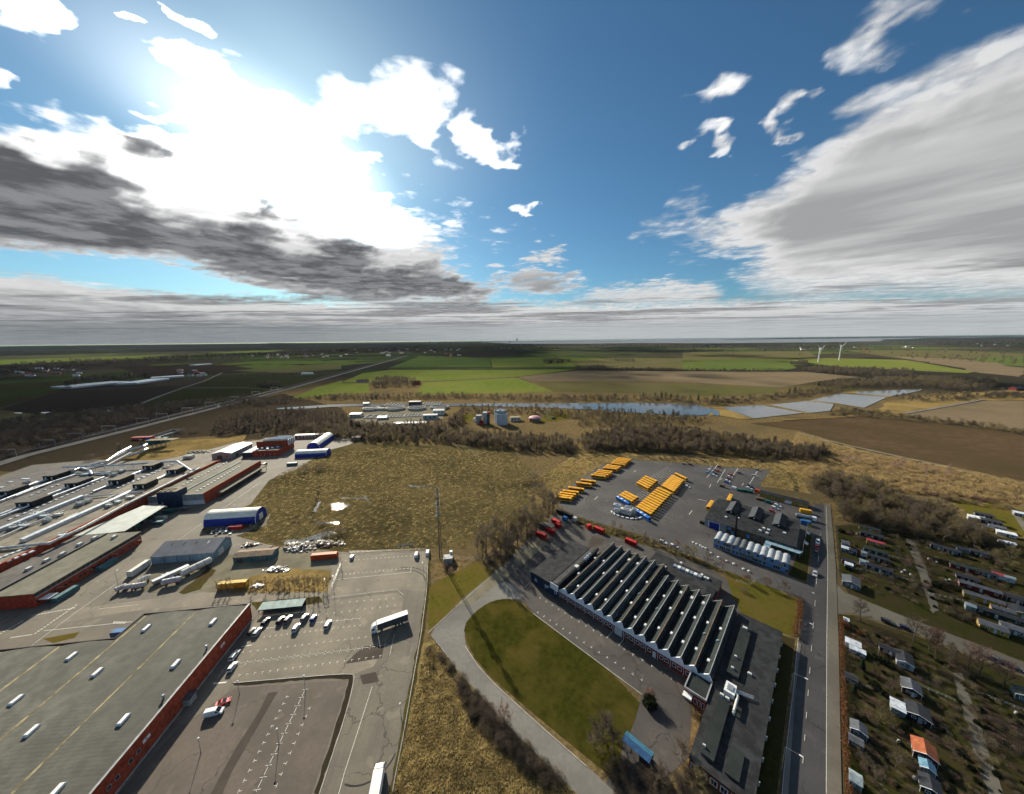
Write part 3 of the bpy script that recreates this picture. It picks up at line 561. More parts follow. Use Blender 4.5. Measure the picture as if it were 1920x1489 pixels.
sheet('garden_land', pxs([(1572, 1152), (1600, 1154), (1700, 1186), (1920, 1270), (2150, 1365), (2250, 1640), (1590, 1640), (1580, 1400)]), GM['garden'], .05, label='allotment gardens in front of the side street')
sheet('garden_land', pxs([(1790, 940), (1860, 930), (2000, 945), (2000, 1010), (1850, 1000)]), GM['lawn_dry'], .052, rag=(4, 1), label='sunlit allotments below the golden grassland')
sheet('path', pxs([(1698, 1010), (1712, 1012), (1735, 1060), (1762, 1145), (1748, 1150), (1726, 1085), (1712, 1045)]), GM['cycle'], .10, rag=(2, .3), label='gravel path through the upper allotments')
sheet('path', pxs([(1786, 1262), (1802, 1262), (1835, 1350), (1862, 1440), (1895, 1520), (1930, 1640), (1890, 1640), (1856, 1500), (1830, 1420), (1808, 1340)]), GM['cycle'], .10, rag=(2, .3), label='gravel path through the lower allotments')
sheet('path', pxs([(1893, 955), (1902, 955), (1925, 985), (1950, 1010), (1930, 1010), (1912, 985)]), GM['cycle'], .10, label='gravel path between the sunlit allotments')
# works gravel and lawns on the left site
sheet('soil', pxs([(430, 1040), (520, 1030), (640, 1036), (620, 1060), (615, 1108), (360, 1110), (250, 1112), (260, 1085), (330, 1062)]), GM['slab'], .045, rag=(3, .5), label='pale gravel storage yard behind the thin trees')
sheet('verge', pxs([(470, 1082), (540, 1066), (622, 1070), (614, 1110), (430, 1112)]), GM['golden'], .055, rag=(2, .4), label='dry grass strip under the thin trees')
sheet('verge', pxs([(335, 1112), (360, 1092), (392, 1062), (405, 1070), (375, 1106), (345, 1114)]), GM['verge'], .056, rag=(2, .4), label='green verge beside the white tanks')
sheet('verge', pxs([(470, 1130), (600, 1118), (604, 1130), (486, 1146)]), GM['verge'], .055, rag=(2, .3), label='weedy strip behind the green bicycle shelter')
sheet('verge', pxs([(80, 1198), (150, 1185), (140, 1196), (100, 1206)]), GM['lawn_dry'], .05, label='small grass island behind the brick warehouse')
sheet('street', pxs([(90, 1176), (150, 1140), (380, 1112), (610, 1108), (600, 1118), (470, 1130), (250, 1146), (160, 1160)]), GM['asphalt_lot'], .05, label='factory street behind the brick warehouse')
sheet('golden_field', pxs([(225, 865), (270, 840), (330, 826), (420, 822), (465, 815), (455, 826), (380, 846), (300, 862)]), GM['golden'], .06, rag=(3, .6), label='golden grass patch behind the factory roofs')
sheet('works_ground', C2([(40, 585), (130, 520), (240, 490), (330, 468), (560, 465), (580, 500), (570, 560), (450, 580), (150, 600)]), GM['slab'], .12, label='concrete ground of the treatment works')
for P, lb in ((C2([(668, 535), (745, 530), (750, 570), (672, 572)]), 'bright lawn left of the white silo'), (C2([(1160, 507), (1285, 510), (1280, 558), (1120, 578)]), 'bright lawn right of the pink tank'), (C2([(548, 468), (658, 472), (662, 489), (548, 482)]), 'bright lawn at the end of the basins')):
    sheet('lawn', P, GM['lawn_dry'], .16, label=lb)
# shallow floodwater on the meadow
for i, (P, lb) in enumerate(((pxs([(618, 945), (640, 943), (660, 947), (640, 955), (625, 956)]), 'broad bright puddle in the middle of the meadow'), (pxs([(587, 959), (597, 941), (602, 941), (592, 961)]), 'left pair of water filled ruts'), (pxs([(680, 929), (685, 929), (696, 943), (690, 942)]), 'right pair of water filled ruts'),
        (pxs([(594, 978), (634, 979), (633, 982), (594, 981)]), 'straight water filled rut below the puddle'), (pxs([(530, 1014), (570, 1010), (605, 998), (622, 996), (632, 1000), (600, 1012), (580, 1020), (545, 1020)]), 'bright puddle beside the rubble heap'), (pxs([(745, 1022), (772, 1018), (776, 1022), (748, 1026)]), 'puddle at the lower edge of the meadow'), (pxs([(765, 910), (812, 912), (815, 914), (770, 913)]), 'thin puddle beside the mast head'), (pxs([(640, 933), (680, 934), (682, 936), (640, 935)]), 'thin puddle right of the middle'))):
    sheet('puddle', P, GM['puddle'], .07 + i * .002, rag=(1.0, .35), label=lb)
# lawn of the depot wood edge
sheet('meadow', pxs([(1080, 852), (1180, 850), (1300, 860), (1440, 862), (1500, 880), (1520, 925), (1450, 915), (1424, 912), (1447, 881), (1186, 860), (1130, 870), (1035, 930), (1000, 900)]), GM['golden'], .025, rag=(5, 1.2), label='dry grass belt round the bus depot')
for P, w_, m_, lb in (([(835, 845), (865, 868), (905, 896), (945, 922)], 2.2, 'verge', 'dark worn line crossing the meadow'), ([(905, 856), (920, 858), (905, 872), (912, 890), (925, 902)], 1.0, 'verge', 'narrow winding footpath in the meadow'), ([(700, 832), (740, 846), (790, 850)], 1.6, 'verge', 'dark wheel track at the top of the meadow'), ([(588, 972), (586, 960), (594, 942), (596, 925), (600, 910)], 2.0, 'plot', 'dark muddy ruts bending through the meadow'), ([(545, 981), (590, 978), (636, 981)], 2.4, 'plot', 'dark muddy rut across the meadow'), ([(870, 835), (890, 850), (905, 860)], 1.2, 'slab', 'pale footpath from the wood'), ([(1405, 862), (1450, 872), (1482, 888), (1492, 905), (1494, 922)], 3.0, 'verge', 'mown track round the depot corner'), ([(1100, 862), (1140, 850), (1200, 846), (1300, 852), (1400, 860)], 2.5, 'verge', 'worn track between wood and depot')):
    sheet('path', strip(chaikin_open([G(*q) for q in P]), w_), GM[m_], .066, rag=(1.5, .25), label=lb)
for P, lb in (([(-300, 965), (0, 868), (200, 818), (400, 768), (520, 737), (480, 743), (300, 757), (150, 774), (0, 800), (-300, 850)], 'dark scrubland left of the railway'), ([(-60, 882), (40, 856), (200, 815), (400, 766), (530, 738), (640, 765), (660, 788), (720, 826), (640, 821), (560, 817), (440, 827), (400, 818), (330, 822), (250, 842), (150, 866), (40, 884)], 'dark scrubland between railway and works')): sheet('scrubland', pxs(P), SCR, .015, rag=(8, 2), label=lb)
# ------------------------------------------------------------------ vehicles (x forward, z up), meshes shared by their copies
def ring(x, hw, z0, z1, r=.12):
    return [(x, -hw + r, z0), (x, hw - r, z0), (x, hw, z0 + r), (x, hw, z1 - r), (x, hw - r * 1.3, z1), (x, -hw + r * 1.3, z1), (x, -hw, z1 - r), (x, -hw, z0 + r)]
def wheel_mesh(r, w):
    b = MB(); n = 10
    pts = lambda y, rr: [(rr * math.cos(2 * math.pi * i / n), y, rr * math.sin(2 * math.pi * i / n)) for i in range(n)]
    b.loft([pts(-w / 2, r * .85), pts(-w / 2, r), pts(w / 2, r), pts(w / 2, r * .85)], 0)
    b.loft([pts(-w / 2 - .01, r * .6), pts(w / 2 + .01, r * .6)], 1)
    return b.data('wheel', [K['rubber'], K['lgrey']])
PAINT = {n: M('paint_' + n, c, .28, .03, spec=.6) for n, c in dict(white=(.78, .79, .79), silver=(.42, .44, .46), grey=(.16, .17, .18), black=(.012, .012, .014), red=(.42, .012, .012), darkred=(.16, .015, .015), blue=(.015, .06, .30), navy=(.012, .02, .06), lightblue=(.20, .32, .45), yellow=(.86, .42, .012), busblue=(.012, .16, .60), green=(.012, .16, .05), orange=(.62, .12, .02), truckwhite=(.80, .81, .82)).items()}
WHEEL = wheel_mesh(.32, .22); WHEELT = wheel_mesh(.50, .32)
def car_parts(kind):
    L, hw, zb, zr = dict(hatch=(4.1, .88, .92, 1.48), wagon=(4.75, .92, .95, 1.48), sedan=(4.7, .92, .92, 1.44), suv=(4.6, .94, 1.02, 1.68), van=(5.2, .98, 1.12, 1.98), pickup=(5.2, .95, 1.05, 1.75), sport=(4.2, .90, .80, 1.22))[kind]
    f, r = L / 2, -L / 2
    prof = {'hatch': [(r, .45, .80), (r + .12, .25, .95), (r + .9, .2, zb), (0, .2, zb), (f - 1.25, .2, zb - .02), (f - .5, .22, .80), (f - .08, .28, .68), (f, .38, .6)],
            'van': [(r, .5, 1.1), (r + .06, .25, 1.15), (r + 1, .22, zb), (0, .22, zb), (f - 1.1, .22, zb), (f - .5, .24, .98), (f - .06, .3, .82), (f, .4, .7)]}.get(kind) or \
           [(r, .45, .78), (r + .1, .25, .92), (r + .9, .2, zb), (0, .2, zb), (f - 1.35, .2, zb - .02), (f - .55, .22, zb - .14), (f - .08, .28, .66), (f, .38, .58)]
    b = MB(); b.loft([ring(x, hw * (.9 if x in (r, f) else 1), z0, z1, .1) for x, z0, z1 in prof], 0)
    ends = dict(hatch=(r + .08, r + .45, f - 2.0, f - 1.2), wagon=(r + .08, r + .5, f - 2.2, f - 1.35), sedan=(r + .65, r + 1.25, f - 2.25, f - 1.35), suv=(r + .06, r + .4, f - 2.1, f - 1.3), van=(r + .03, r + .18, f - 1.75, f - .75), pickup=(-.35, -.15, f - 2.1, f - 1.3), sport=(r + .5, r + 1.5, f - 2.2, f - 1.2))[kind]
    rb, rt, ft, fb = ends; hb, ht = hw * .95, hw * .78
    t = .07
    b.loft([[(rt - .06, -ht - .01, zr - t), (rt - .06, ht + .01, zr - t), (rt + .06, ht - .08, zr), (rt + .06, -ht + .08, zr)], [((rt + ft) / 2, -ht - .01, zr - t + .03), ((rt + ft) / 2, ht + .01, zr - t + .03), ((rt + ft) / 2, ht - .08, zr + .03), ((rt + ft) / 2, -ht + .08, zr + .03)], [(ft + .06, -ht - .01, zr - t), (ft + .06, ht + .01, zr - t), (ft - .06, ht - .08, zr), (ft - .06, -ht + .08, zr)]], 0)
    if kind == 'van':                          # solid load-bay sides
        b.loft([[(r + .04, -hb, zb - .02), (r + .04, hb, zb - .02), (r + .12, ht + .01, zr - .03), (r + .12, -ht - .01, zr - .03)], [(.75, -hb, zb - .02), (.75, hb, zb - .02), (.75, ht + .01, zr - .03), (.75, -ht - .01, zr - .03)]], 0)
    for s in (-1, 1):                          # pillars
        for x0, x1 in ((rb, rt), (fb, ft)): b.tube((x0, s * hb, zb - .02), (x1, s * ht, zr - .04), .05, .05, 4)
        b.tube(((rb + fb) / 2, s * hb, zb - .02), ((rt + ft) / 2, s * ht, zr - .04), .05, .05, 4)
    g = MB(); g.loft([[(rb, -hb, zb - .03), (rb, hb, zb - .03), (rt, ht, zr - .05), (rt, -ht, zr - .05)], [(fb, -hb, zb - .03), (fb, hb, zb - .03), (ft, ht, zr - .05), (ft, -ht, zr - .05)]], 0)
    hl = MB(); hl.box(W0, f - .14, f + .01, -.12, .12, .56, .70); tl = MB(); tl.box(W0, r - .015, r + .1, -.09, .09, .68, .88)
    P = [('body', b.data('body', PAINT['white']), None), ('window', g.data('window', K['carglass']), None)]
    for s in (-1, 1):
        P += [('headlight', hl.data('headlight', K['headlight']), (0, s * hw * .68, 0)), ('taillight', tl.data('taillight', K['taillight']), (0, s * hw * .78, 0))]
        P += [('wheel', WHEEL, (f - .85, s * (hw - .10), .32)), ('wheel', WHEEL, (r + .85, s * (hw - .10), .32))]
    return P
CARS = {k: car_parts(k) for k in ('hatch', 'wagon', 'sedan', 'suv', 'van', 'pickup', 'sport')}
def bus_parts():
    L, hw, H_ = 12.6, 1.275, 2.95; f, r = L / 2, -L / 2
    b = MB(); b.loft([ring(r, hw * .95, .4, H_ - .12, .16), ring(r + .15, hw, .3, H_, .16), ring(f - .35, hw, .3, H_, .16), ring(f, hw * .93, .38, H_ - .28, .16)], 0)
    P = [('body', b.data('body', PAINT['yellow']), None)]
    for s in (-1, 1):
        g = MB(); g.box(W0, r + .5, f - .9, s * (hw + .012) - .012, s * (hw + .012) + .012, 1.35, 2.45); P.append(('side_window', g.data('side_window', K['carglass']), None))
        pl = MB()
        for k in range(6): x = r + 1.7 + k * 1.75; pl.box(W0, x, x + .1, s * (hw + .03) - .012, s * (hw + .03) + .012, 1.35, 2.45)
        P.append(('window_pillar', pl.data('window_pillar', K['dgrey']), None))
    g = MB(); g.box(W0, f - .10, f + .03, -hw * .86, hw * .86, 1.15, 2.55); P.append(('windscreen', g.data('windscreen', K['carglass']), None))
    g = MB(); g.box(W0, r - .02, r + .08, -hw * .8, hw * .8, 1.7, 2.5); P.append(('rear_window', g.data('rear_window', K['carglass']), None))
    for x0, x1, w_, h_ in ((-4.6, -2.6, .75, .22), (-.9, .3, .55, .12), (2.3, 3.9, .7, .2)):
        u = MB(); u.loft([[(x0, -w_, H_ - .02), (x0, w_, H_ - .02), (x0 + .1, w_ - .1, H_ + h_), (x0 + .1, -w_ + .1, H_ + h_)], [(x1, -w_, H_ - .02), (x1, w_, H_ - .02), (x1 - .1, w_ - .1, H_ + h_), (x1 - .1, -w_ + .1, H_ + h_)]]); P.append(('roof_unit', u.data('roof_unit', PAINT['yellow']), None))
    for s in (-1, 1):
        for x in (f - 2.6, r + 3.2): P.append(('wheel', WHEELT, (x, s * (hw - .15), .5)))
        hl = MB(); hl.box(W0, f - .1, f + .04, s * .85 - .2, s * .85 + .2, .62, .82); P.append(('headlight', hl.data('headlight', K['headlight']), None))
    return P
BUS = bus_parts()
def place(parts, name, label, cat, loc, rz, group=None, paint=None, only=('body',)):
    o = thing(name, label, cat, loc, group, rz or 1e-6); o.rotation_euler = (0, 0, rz)
    for pn, me, off in parts:
        c = bpy.data.objects.new(pn, me); COL.objects.link(c); c.parent = o
        if off: c.location = off
        if paint and pn in only:
            c.material_slots[0].link = 'OBJECT'; c.material_slots[0].material = PAINT[paint] if isinstance(paint, str) else paint
    return o
def head(a, b):
    d = G(*b) - G(*a); return math.atan2(d.y, d.x)
def car(kind, paint, at, toward, label, group=None, z=.06):
    """a car whose wheels stand at image point at, its bonnet towards image point toward"""
    p = G(*at); p.z = z
    return place(CARS[kind], 'van' if kind == 'van' else 'car', label, 'van' if kind == 'van' else 'car', p, head(at, toward), group, paint)
def truck_parts(trailer=True):
    P = []; m_ = MB()
    cab = MB(); cab.loft([[(6.1, -1.2, .5), (6.1, 1.2, .5), (6.1, 1.2, 1.75), (6.1, -1.2, 1.75)], [(6.02, -1.22, 1.75), (6.02, 1.22, 1.75), (6.0, 1.22, 1.8), (6.0, -1.22, 1.8)], [(5.75, -1.2, 1.8), (5.75, 1.2, 1.8), (5.6, 1.15, 2.85), (5.6, -1.15, 2.85)]][:1] + [[(4.0, -1.22, .5), (4.0, 1.22, .5), (4.0, 1.22, 1.75), (4.0, -1.22, 1.75)]])
    cab.loft([[(6.05, -1.22, 1.75), (6.05, 1.22, 1.75), (5.75, 1.18, 2.8), (5.75, -1.18, 2.8)], [(3.95, -1.22, 1.75), (3.95, 1.22, 1.75), (3.95, 1.18, 3.1), (3.95, -1.18, 3.1)]])
    cab.loft([[(5.7, -1.1, 2.82), (5.7, 1.1, 2.82), (5.2, .95, 3.55), (5.2, -.95, 3.55)], [(3.95, -1.18, 3.05), (3.95, 1.18, 3.05), (3.95, 1.12, 3.9), (3.95, -1.12, 3.9)]])
    P.append(('cab', cab.data('cab', PAINT['truckwhite']), None))
    g = MB(); g.poly([(6.06, -1.1, 1.85), (6.06, 1.1, 1.85), (5.80, 1.06, 2.72), (5.80, -1.06, 2.72)]); P.append(('windscreen', g.data('windscreen', K['carglass']), None))
    for s in (-1, 1):
        g = MB(); g.poly([(5.85, s * 1.225, 1.85), (4.7, s * 1.225, 1.85), (4.7, s * 1.20, 2.65), (5.65, s * 1.20, 2.65)]); P.append(('side_window', g.data('side_window', K['carglass']), None))
        mi = MB(); mi.box(W0, 5.7, 5.9, s * 1.45 - .12, s * 1.45 + .12, 1.9, 2.7); P.append(('mirror', mi.data('mirror', K['dgrey']), None))
    gr = MB(); gr.box(W0, 6.08, 6.13, -.85, .85, .75, 1.55); P.append(('grille', gr.data('grille', K['dgrey']), None))
    ch = MB(); ch.box(W0, -8.6, 4.2, -.45, .45, .75, 1.05); P.append(('chassis', ch.data('chassis', K['dgrey']), None))
    for x in (5.0, 2.1, -3.6, -4.9, -6.2) if trailer else (5.0, 1.6, -2.6):
        for s in (-1, 1): P.append(('wheel', WHEELT, (x, s * 1.05, .5)))
    if trailer:
        t_ = MB(); t_.box(W0, -8.8, 3.6, -1.27, 1.27, 1.1, 3.95, 0, bottom=True); P.append(('trailer_side', t_.data('trailer_side', K['dgrey']), None))
        r_ = MB(); r_.box(W0, -8.83, 3.63, -1.3, 1.3, 3.952, 4.03); P.append(('trailer_roof', r_.data('trailer_roof', K['white']), None))
        bp = MB(); bp.box(W0, -8.75, -7.0, -1.25, -1.15, .5, .85); bp.box(W0, -8.75, -7.0, 1.15, 1.25, .5, .85); P.append(('side_guard', bp.data('side_guard', K['offwhite']), None))
    return P
TRUCK = truck_parts()

# ------------------------------------------------------------------ trees and bushes
def twig(b, p, d, L, w):
    s = d.orthogonal().normalized() if abs(d.z) > .98 else d.cross(Vector((0, 0, 1))).normalized()
    s = (Matrix.Rotation(random.uniform(0, math.pi), 3, d) @ s) * w
    k = len(b.v); b.v += [tuple(p - s), tuple(p + s), tuple(p + d * L)]; b.f.append((k, k + 1, k + 2)); b.m.append(0)
def rdir(d, spread):
    v = Vector((random.gauss(0, 1), random.gauss(0, 1), random.gauss(0, 1))); return (d + v * spread).normalized()
def bare_tree(seed, H_, spread, trunk_r, n1=9, n2=7, n3=12, clear=.22, up=.55, tw=.024, tl=1.15, lean=0.0):
    """tapered trunk, limbs and a crown of fine bare twigs"""
    random.seed(seed); t = MB(); c = MB()
    pts = [Vector((0, 0, -.3))]; 
    for i in range(5): pts.append(Vector((random.gauss(0, .02) * H_ * .5 + lean * i, random.gauss(0, .02) * H_ * .5, H_ * .8 * (i + 1) / 5)))
    rr = [trunk_r * (1 - .17 * i) for i in range(6)]
    for i in range(5): t.tube(pts[i], pts[i + 1], rr[i], rr[i + 1], 6, cap=False)
    def at(f):
        x = f * 5; i = min(4, int(x)); return pts[i].lerp(pts[i + 1], x - i), rr[i] * (1 - (x - i)) + rr[i + 1] * (x - i)
    for i in range(n1):
        f = clear / .8 + (1 - clear / .8) * (i + random.random() * .6) / n1; f = min(f, .99); p, r = at(f)
        a = i * 2.4 + random.random(); L1 = spread * (1.05 - .62 * f) * random.uniform(.8, 1.15)
        d = Vector((math.cos(a), math.sin(a), up + random.uniform(-.1, .35) + .7 * f)).normalized()
        q = p + d * L1 * .5; d2 = rdir(d + Vector((0, 0, .25)), .12); e = q + d2 * L1 * .6
        t.tube(p, q, r * .5, r * .32, 4, cap=False); t.tube(q, e, r * .32, r * .1, 4, cap=False)
        for j in range(n2):
            g = .25 + .75 * (j + random.random()) / n2; s = p.lerp(q, g * 2) if g < .5 else q.lerp(e, g * 2 - 1)
            db = rdir(d2, .55); Lb = L1 * .38 * random.uniform(.7, 1.2); eb = s + db * Lb
            c.tube(s, eb, r * .13 + .01, .012, 3, cap=False)
            for k in range(n3):
                sp = s.lerp(eb, .25 + .75 * random.random()); twig(c, sp, rdir(db, .6), tl * random.uniform(.6, 1.3), tw)
    random.seed(seed + 99)
    return t, c
def bush_mesh(seed, rx, h, n=260, tw=.04, tl=.9, leaf=False):
    random.seed(seed); c = MB()
    for i in range(n):
        a = random.uniform(0, 2 * math.pi); q = math.sqrt(random.random()); z = random.random()
        env = math.sqrt(max(0, 1 - (z * 1.05 - .25) ** 2 / 1.1)); p = Vector((math.cos(a) * q * rx * env, math.sin(a) * q * rx * env, z * h * .85))
        d = Vector((p.x / rx, p.y / rx, .7 + random.random())).normalized(); d = rdir(d, .45)
        if leaf:
            for _ in range(2):
                s = rdir(d, .6); o_ = s.orthogonal().normalized() * tl * .28; k = len(c.v)
                c.v += [tuple(p), tuple(p + s * tl * .5 + o_), tuple(p + s * tl), tuple(p + s * tl * .5 - o_)]; c.f.append((k, k + 1, k + 2, k + 3)); c.m.append(0)
        else: twig(c, p, d, tl * random.uniform(.6, 1.4), tw)
    return c
def conifer(seed, H_, rad):
    random.seed(seed); t = MB(); t.tube((0, 0, -.2), (0, 0, H_ * .9), .22, .05, 6); c = MB()
    for i in range(420):
        f = random.random() ** .8; z = H_ * (.08 + .9 * f); r = rad * (1 - f) ** .8 * random.uniform(.55, 1.1) + .1; a = random.uniform(0, 6.283)
        p = Vector((math.cos(a) * r * .35, math.sin(a) * r * .35, z)); d = Vector((math.cos(a), math.sin(a), random.uniform(-.5, .15))).normalized(); L = r * .8 + .25
        s = d.cross(Vector((0, 0, 1))).normalized() * (.16 + L * .16); k = len(c.v)
        c.v += [tuple(p), tuple(p + d * L * .55 + s), tuple(p + d * L), tuple(p + d * L * .55 - s)]; c.f.append((k, k + 1, k + 2, k + 3)); c.m.append(0)
    return t, c
VM = {}
for n_, c_, sc_ in (('bark', (.11, .088, .066), 2.0), ('twig', (.175, .140, .100), .35), ('twigred', (.235, .145, .112), .35), ('twigolive', (.225, .185, .090), .3), ('twigdark', (.120, .098, .076), .3), ('birch', (.46, .37, .31), 1.0), ('twigpink', (.36, .24, .18), .3), ('evergreen', (.022, .034, .014), .5), ('ivy', (.026, .034, .013), .8), ('beech', (.20, .085, .038), .8), ('reed', (.44, .33, .16), .5)): VM[n_] = M('plant_' + n_, c_, .9, .25, sc_, trans=0 if n_ in ('bark', 'birch') else .45)
VM['tuft'] = M('straw_tuft', (.54, .43, .20), .95, .15, .22, col2=(.32, .25, .11), trans=.5); VM['tuft2'] = M('dull_tuft', (.20, .155, .070), .95, .2, .045, col2=(.086, .070, .033), trans=.5); VM['grass'] = M('grass_tuft', (.085, .085, .02), .95, .3, .3, col2=(.045, .05, .014), trans=.5)
TREES = {}
def reg(name, tc, tm, cm):
    t, c = tc; TREES[name] = [('trunk', t.data('trunk', VM[tm]), None), ('crown', c.data('crown', VM[cm]), None)]
reg('oakA', bare_tree(1, 10, 5.2, .26, 12, 9, 15), 'bark', 'twig'); reg('oakB', bare_tree(2, 11, 4.6, .24, 11, 9, 15), 'bark', 'twigred'); reg('oakC', bare_tree(3, 9, 4.8, .24, 11, 9, 15, clear=.14), 'bark', 'twigolive')
reg('tallA', bare_tree(4, 13, 3.4, .18, 16, 8, 15, clear=.2, up=.9), 'bark', 'twig'); reg('tallB', bare_tree(5, 12, 3.0, .15, 15, 8, 15, clear=.22, up=1.0), 'bark', 'twigdark'); reg('thin', bare_tree(6, 8, 1.2, .10, 10, 4, 6, clear=.15, up=1.6, tl=.7, tw=.03), 'bark', 'twigolive')
reg('birch', bare_tree(7, 11, 2.0, .13, 12, 5, 9, clear=.2, up=1.2, tl=.9), 'birch', 'twigpink'); reg('small', bare_tree(8, 5, 2.4, .12, 9, 7, 9, clear=.18, tl=.7, tw=.025), 'bark', 'twig'); reg('shrubby', bare_tree(9, 6, 3.4, .12, 14, 9, 15, clear=.04, up=.5, tl=.9, tw=.022), 'bark', 'twigdark')
reg('pine', conifer(10, 11, 3.2), 'bark', 'evergreen'); reg('cypress', conifer(12, 6, 1.2), 'bark', 'evergreen')
BUSH = {'brown': bush_mesh(21, 2.2, 2.6, 420).data('bush', VM['twig']), 'red': bush_mesh(22, 2.0, 2.6, 420).data('bush', VM['twigred']), 'olive': bush_mesh(23, 2.4, 2.8, 460).data('bush', VM['twigolive']), 'dark': bush_mesh(24, 2.4, 2.8, 460).data('bush', VM['twigdark']), 'ever': bush_mesh(25, 1.6, 2.4, 260, tl=.7, leaf=True).data('bush', VM['ivy']), 'beech': bush_mesh(26, 1.2, 1.8, 200, tl=.4, leaf=True).data('bush', VM['beech']), 'reed': bush_mesh(27, 1.6, 1.6, 140, tl=.9, tw=.06).data('bush', VM['reed'])}
def tuft_mesh(seed, r, h, n):
    random.seed(seed); c = MB()
    for i in range(n):
        a = random.uniform(0, 6.283); q = random.random() ** .5 * r; p = Vector((math.cos(a) * q, math.sin(a) * q, -.05)); d = Vector((math.cos(a) * .7, math.sin(a) * .7, 1.0)).normalized(); twig(c, p, rdir(d, .3), h * random.uniform(.6, 1.2), .07)
    return c
TUFT = {'straw': tuft_mesh(31, .55, .55, 26).data('tuft', VM['tuft']), 'dull': tuft_mesh(32, .6, .5, 24).data('tuft', VM['tuft2']), 'grass': tuft_mesh(33, .35, .22, 22).data('tuft', VM['grass'])}
def tree(kind, at, label, h=None, group=None, cat='tree', name=None, crown=None):
    p = G(*at) if not isinstance(at, Vector) else at
    o = place(TREES[kind], name or ('conifer' if kind in ('pine', 'cypress') else 'bare_tree'), label, cat, (p.x, p.y, 0), random.uniform(0, 6.28), group)
    base = dict(oakA=10, oakB=11, oakC=9, tallA=13, tallB=12, thin=8, birch=11, small=5, shrubby=6, pine=11, cypress=6)[kind]
    s = (h or base) / base; o.scale = (s, s, s)
    if crown:
        for ch in o.children:
            if ch.name.startswith('crown'): ch.material_slots[0].link = 'OBJECT'; ch.material_slots[0].material = VM[crown]
    return o
def bush(kind, at, label, s=1.0, group=None, sz=None, name='bush'):
    p = G(*at) if not isinstance(at, Vector) else at
    o = link(name, BUSH[kind]); o.location = (p.x, p.y, 0); o.rotation_euler = (0, 0, random.uniform(0, 6.28)); o.scale = (s, s, sz or s); return tag(o, label, 'bush', group)
# masses nobody could count: points carrying instances
def scatter(name, label, P, sizes, meshes, parent=None):
    """one object: P points with sizes, each an instance of one of the meshes"""
    objs = []
    me = bpy.data.meshes.new(name); me.from_pydata([tuple(p) for p in P], [], [])
    me.attributes.new('sc', 'FLOAT', 'POINT').data.foreach_set('value', np.array(sizes, np.float32))
    me.attributes.new('rz', 'FLOAT', 'POINT').data.foreach_set('value', RNG.uniform(0, 6.28, len(P)).astype(np.float32))
    me.attributes.new('pick', 'INT', 'POINT').data.foreach_set('value', RNG.integers(0, len(meshes), len(P)).astype(np.int32))
    o = link(name, me, parent); o['kind'] = 'stuff'; o['label'] = label
    ng = bpy.data.node_groups.new(name, 'GeometryNodeTree'); ng.interface.new_socket('Geometry', in_out='INPUT', socket_type='NodeSocketGeometry'); ng.interface.new_socket('Geometry', in_out='OUTPUT', socket_type='NodeSocketGeometry')
    gi = ng.nodes.new('NodeGroupInput'); go = ng.nodes.new('NodeGroupOutput'); jn = ng.nodes.new('GeometryNodeJoinGeometry')
    def attr(nm, ty):
        a = ng.nodes.new('GeometryNodeInputNamedAttribute'); a.data_type = ty; a.inputs[0].default_value = nm; return [q for q in a.outputs if q.enabled][0]
    for i, m_ in enumerate(meshes):
        ip = ng.nodes.new('GeometryNodeInstanceOnPoints'); src = ng.nodes.new('GeometryNodeObjectInfo'); src.inputs['As Instance'].default_value = True
        src.inputs['Object'].default_value = source(m_)
        cmp_ = ng.nodes.new('FunctionNodeCompare'); cmp_.data_type = 'INT'; cmp_.operation = 'EQUAL'; ii = [q for q in cmp_.inputs if q.enabled]; ng.links.new(attr('pick', 'INT'), ii[0]); ii[1].default_value = i
        cb = ng.nodes.new('ShaderNodeCombineXYZ'); ng.links.new(attr('rz', 'FLOAT'), cb.inputs[2])
        ng.links.new(gi.outputs[0], ip.inputs['Points']); ng.links.new(cmp_.outputs[0], ip.inputs['Selection']); ng.links.new(src.outputs['Geometry'], ip.inputs['Instance'])
        ng.links.new(cb.outputs[0], ip.inputs['Rotation']); ng.links.new(attr('sc', 'FLOAT'), ip.inputs['Scale']); ng.links.new(ip.outputs[0], jn.inputs[0])
    ng.links.new(jn.outputs[0], go.inputs[0])
    md = o.modifiers.new('scatter', 'NODES'); md.node_group = ng
    return o
SRC = {}
def source(me):
    """the plant a mass is made of: an unlinked instance source, not placed itself"""
    return SRC[me.name]
def in_poly(P, n, mind=0.0):
    """n random points in the polygon P (world x, y)"""
    A = np.array([(p.x, p.y) for p in P]); lo, hi = A.min(0), A.max(0); out = np.empty((0, 2))
    while len(out) < n:
        Q = RNG.uniform(lo, hi, (max(400, n * 3), 2)); ins = np.zeros(len(Q), bool); j = len(A) - 1
        for i in range(len(A)):
            xi, yi, xj, yj = *A[i], *A[j]; c = ((yi > Q[:, 1]) != (yj > Q[:, 1])) & (Q[:, 0] < (xj - xi) * (Q[:, 1] - yi) / (yj - yi + 1e-12) + xi); ins ^= c; j = i
        out = np.vstack([out, Q[ins]])
    return out[:n]
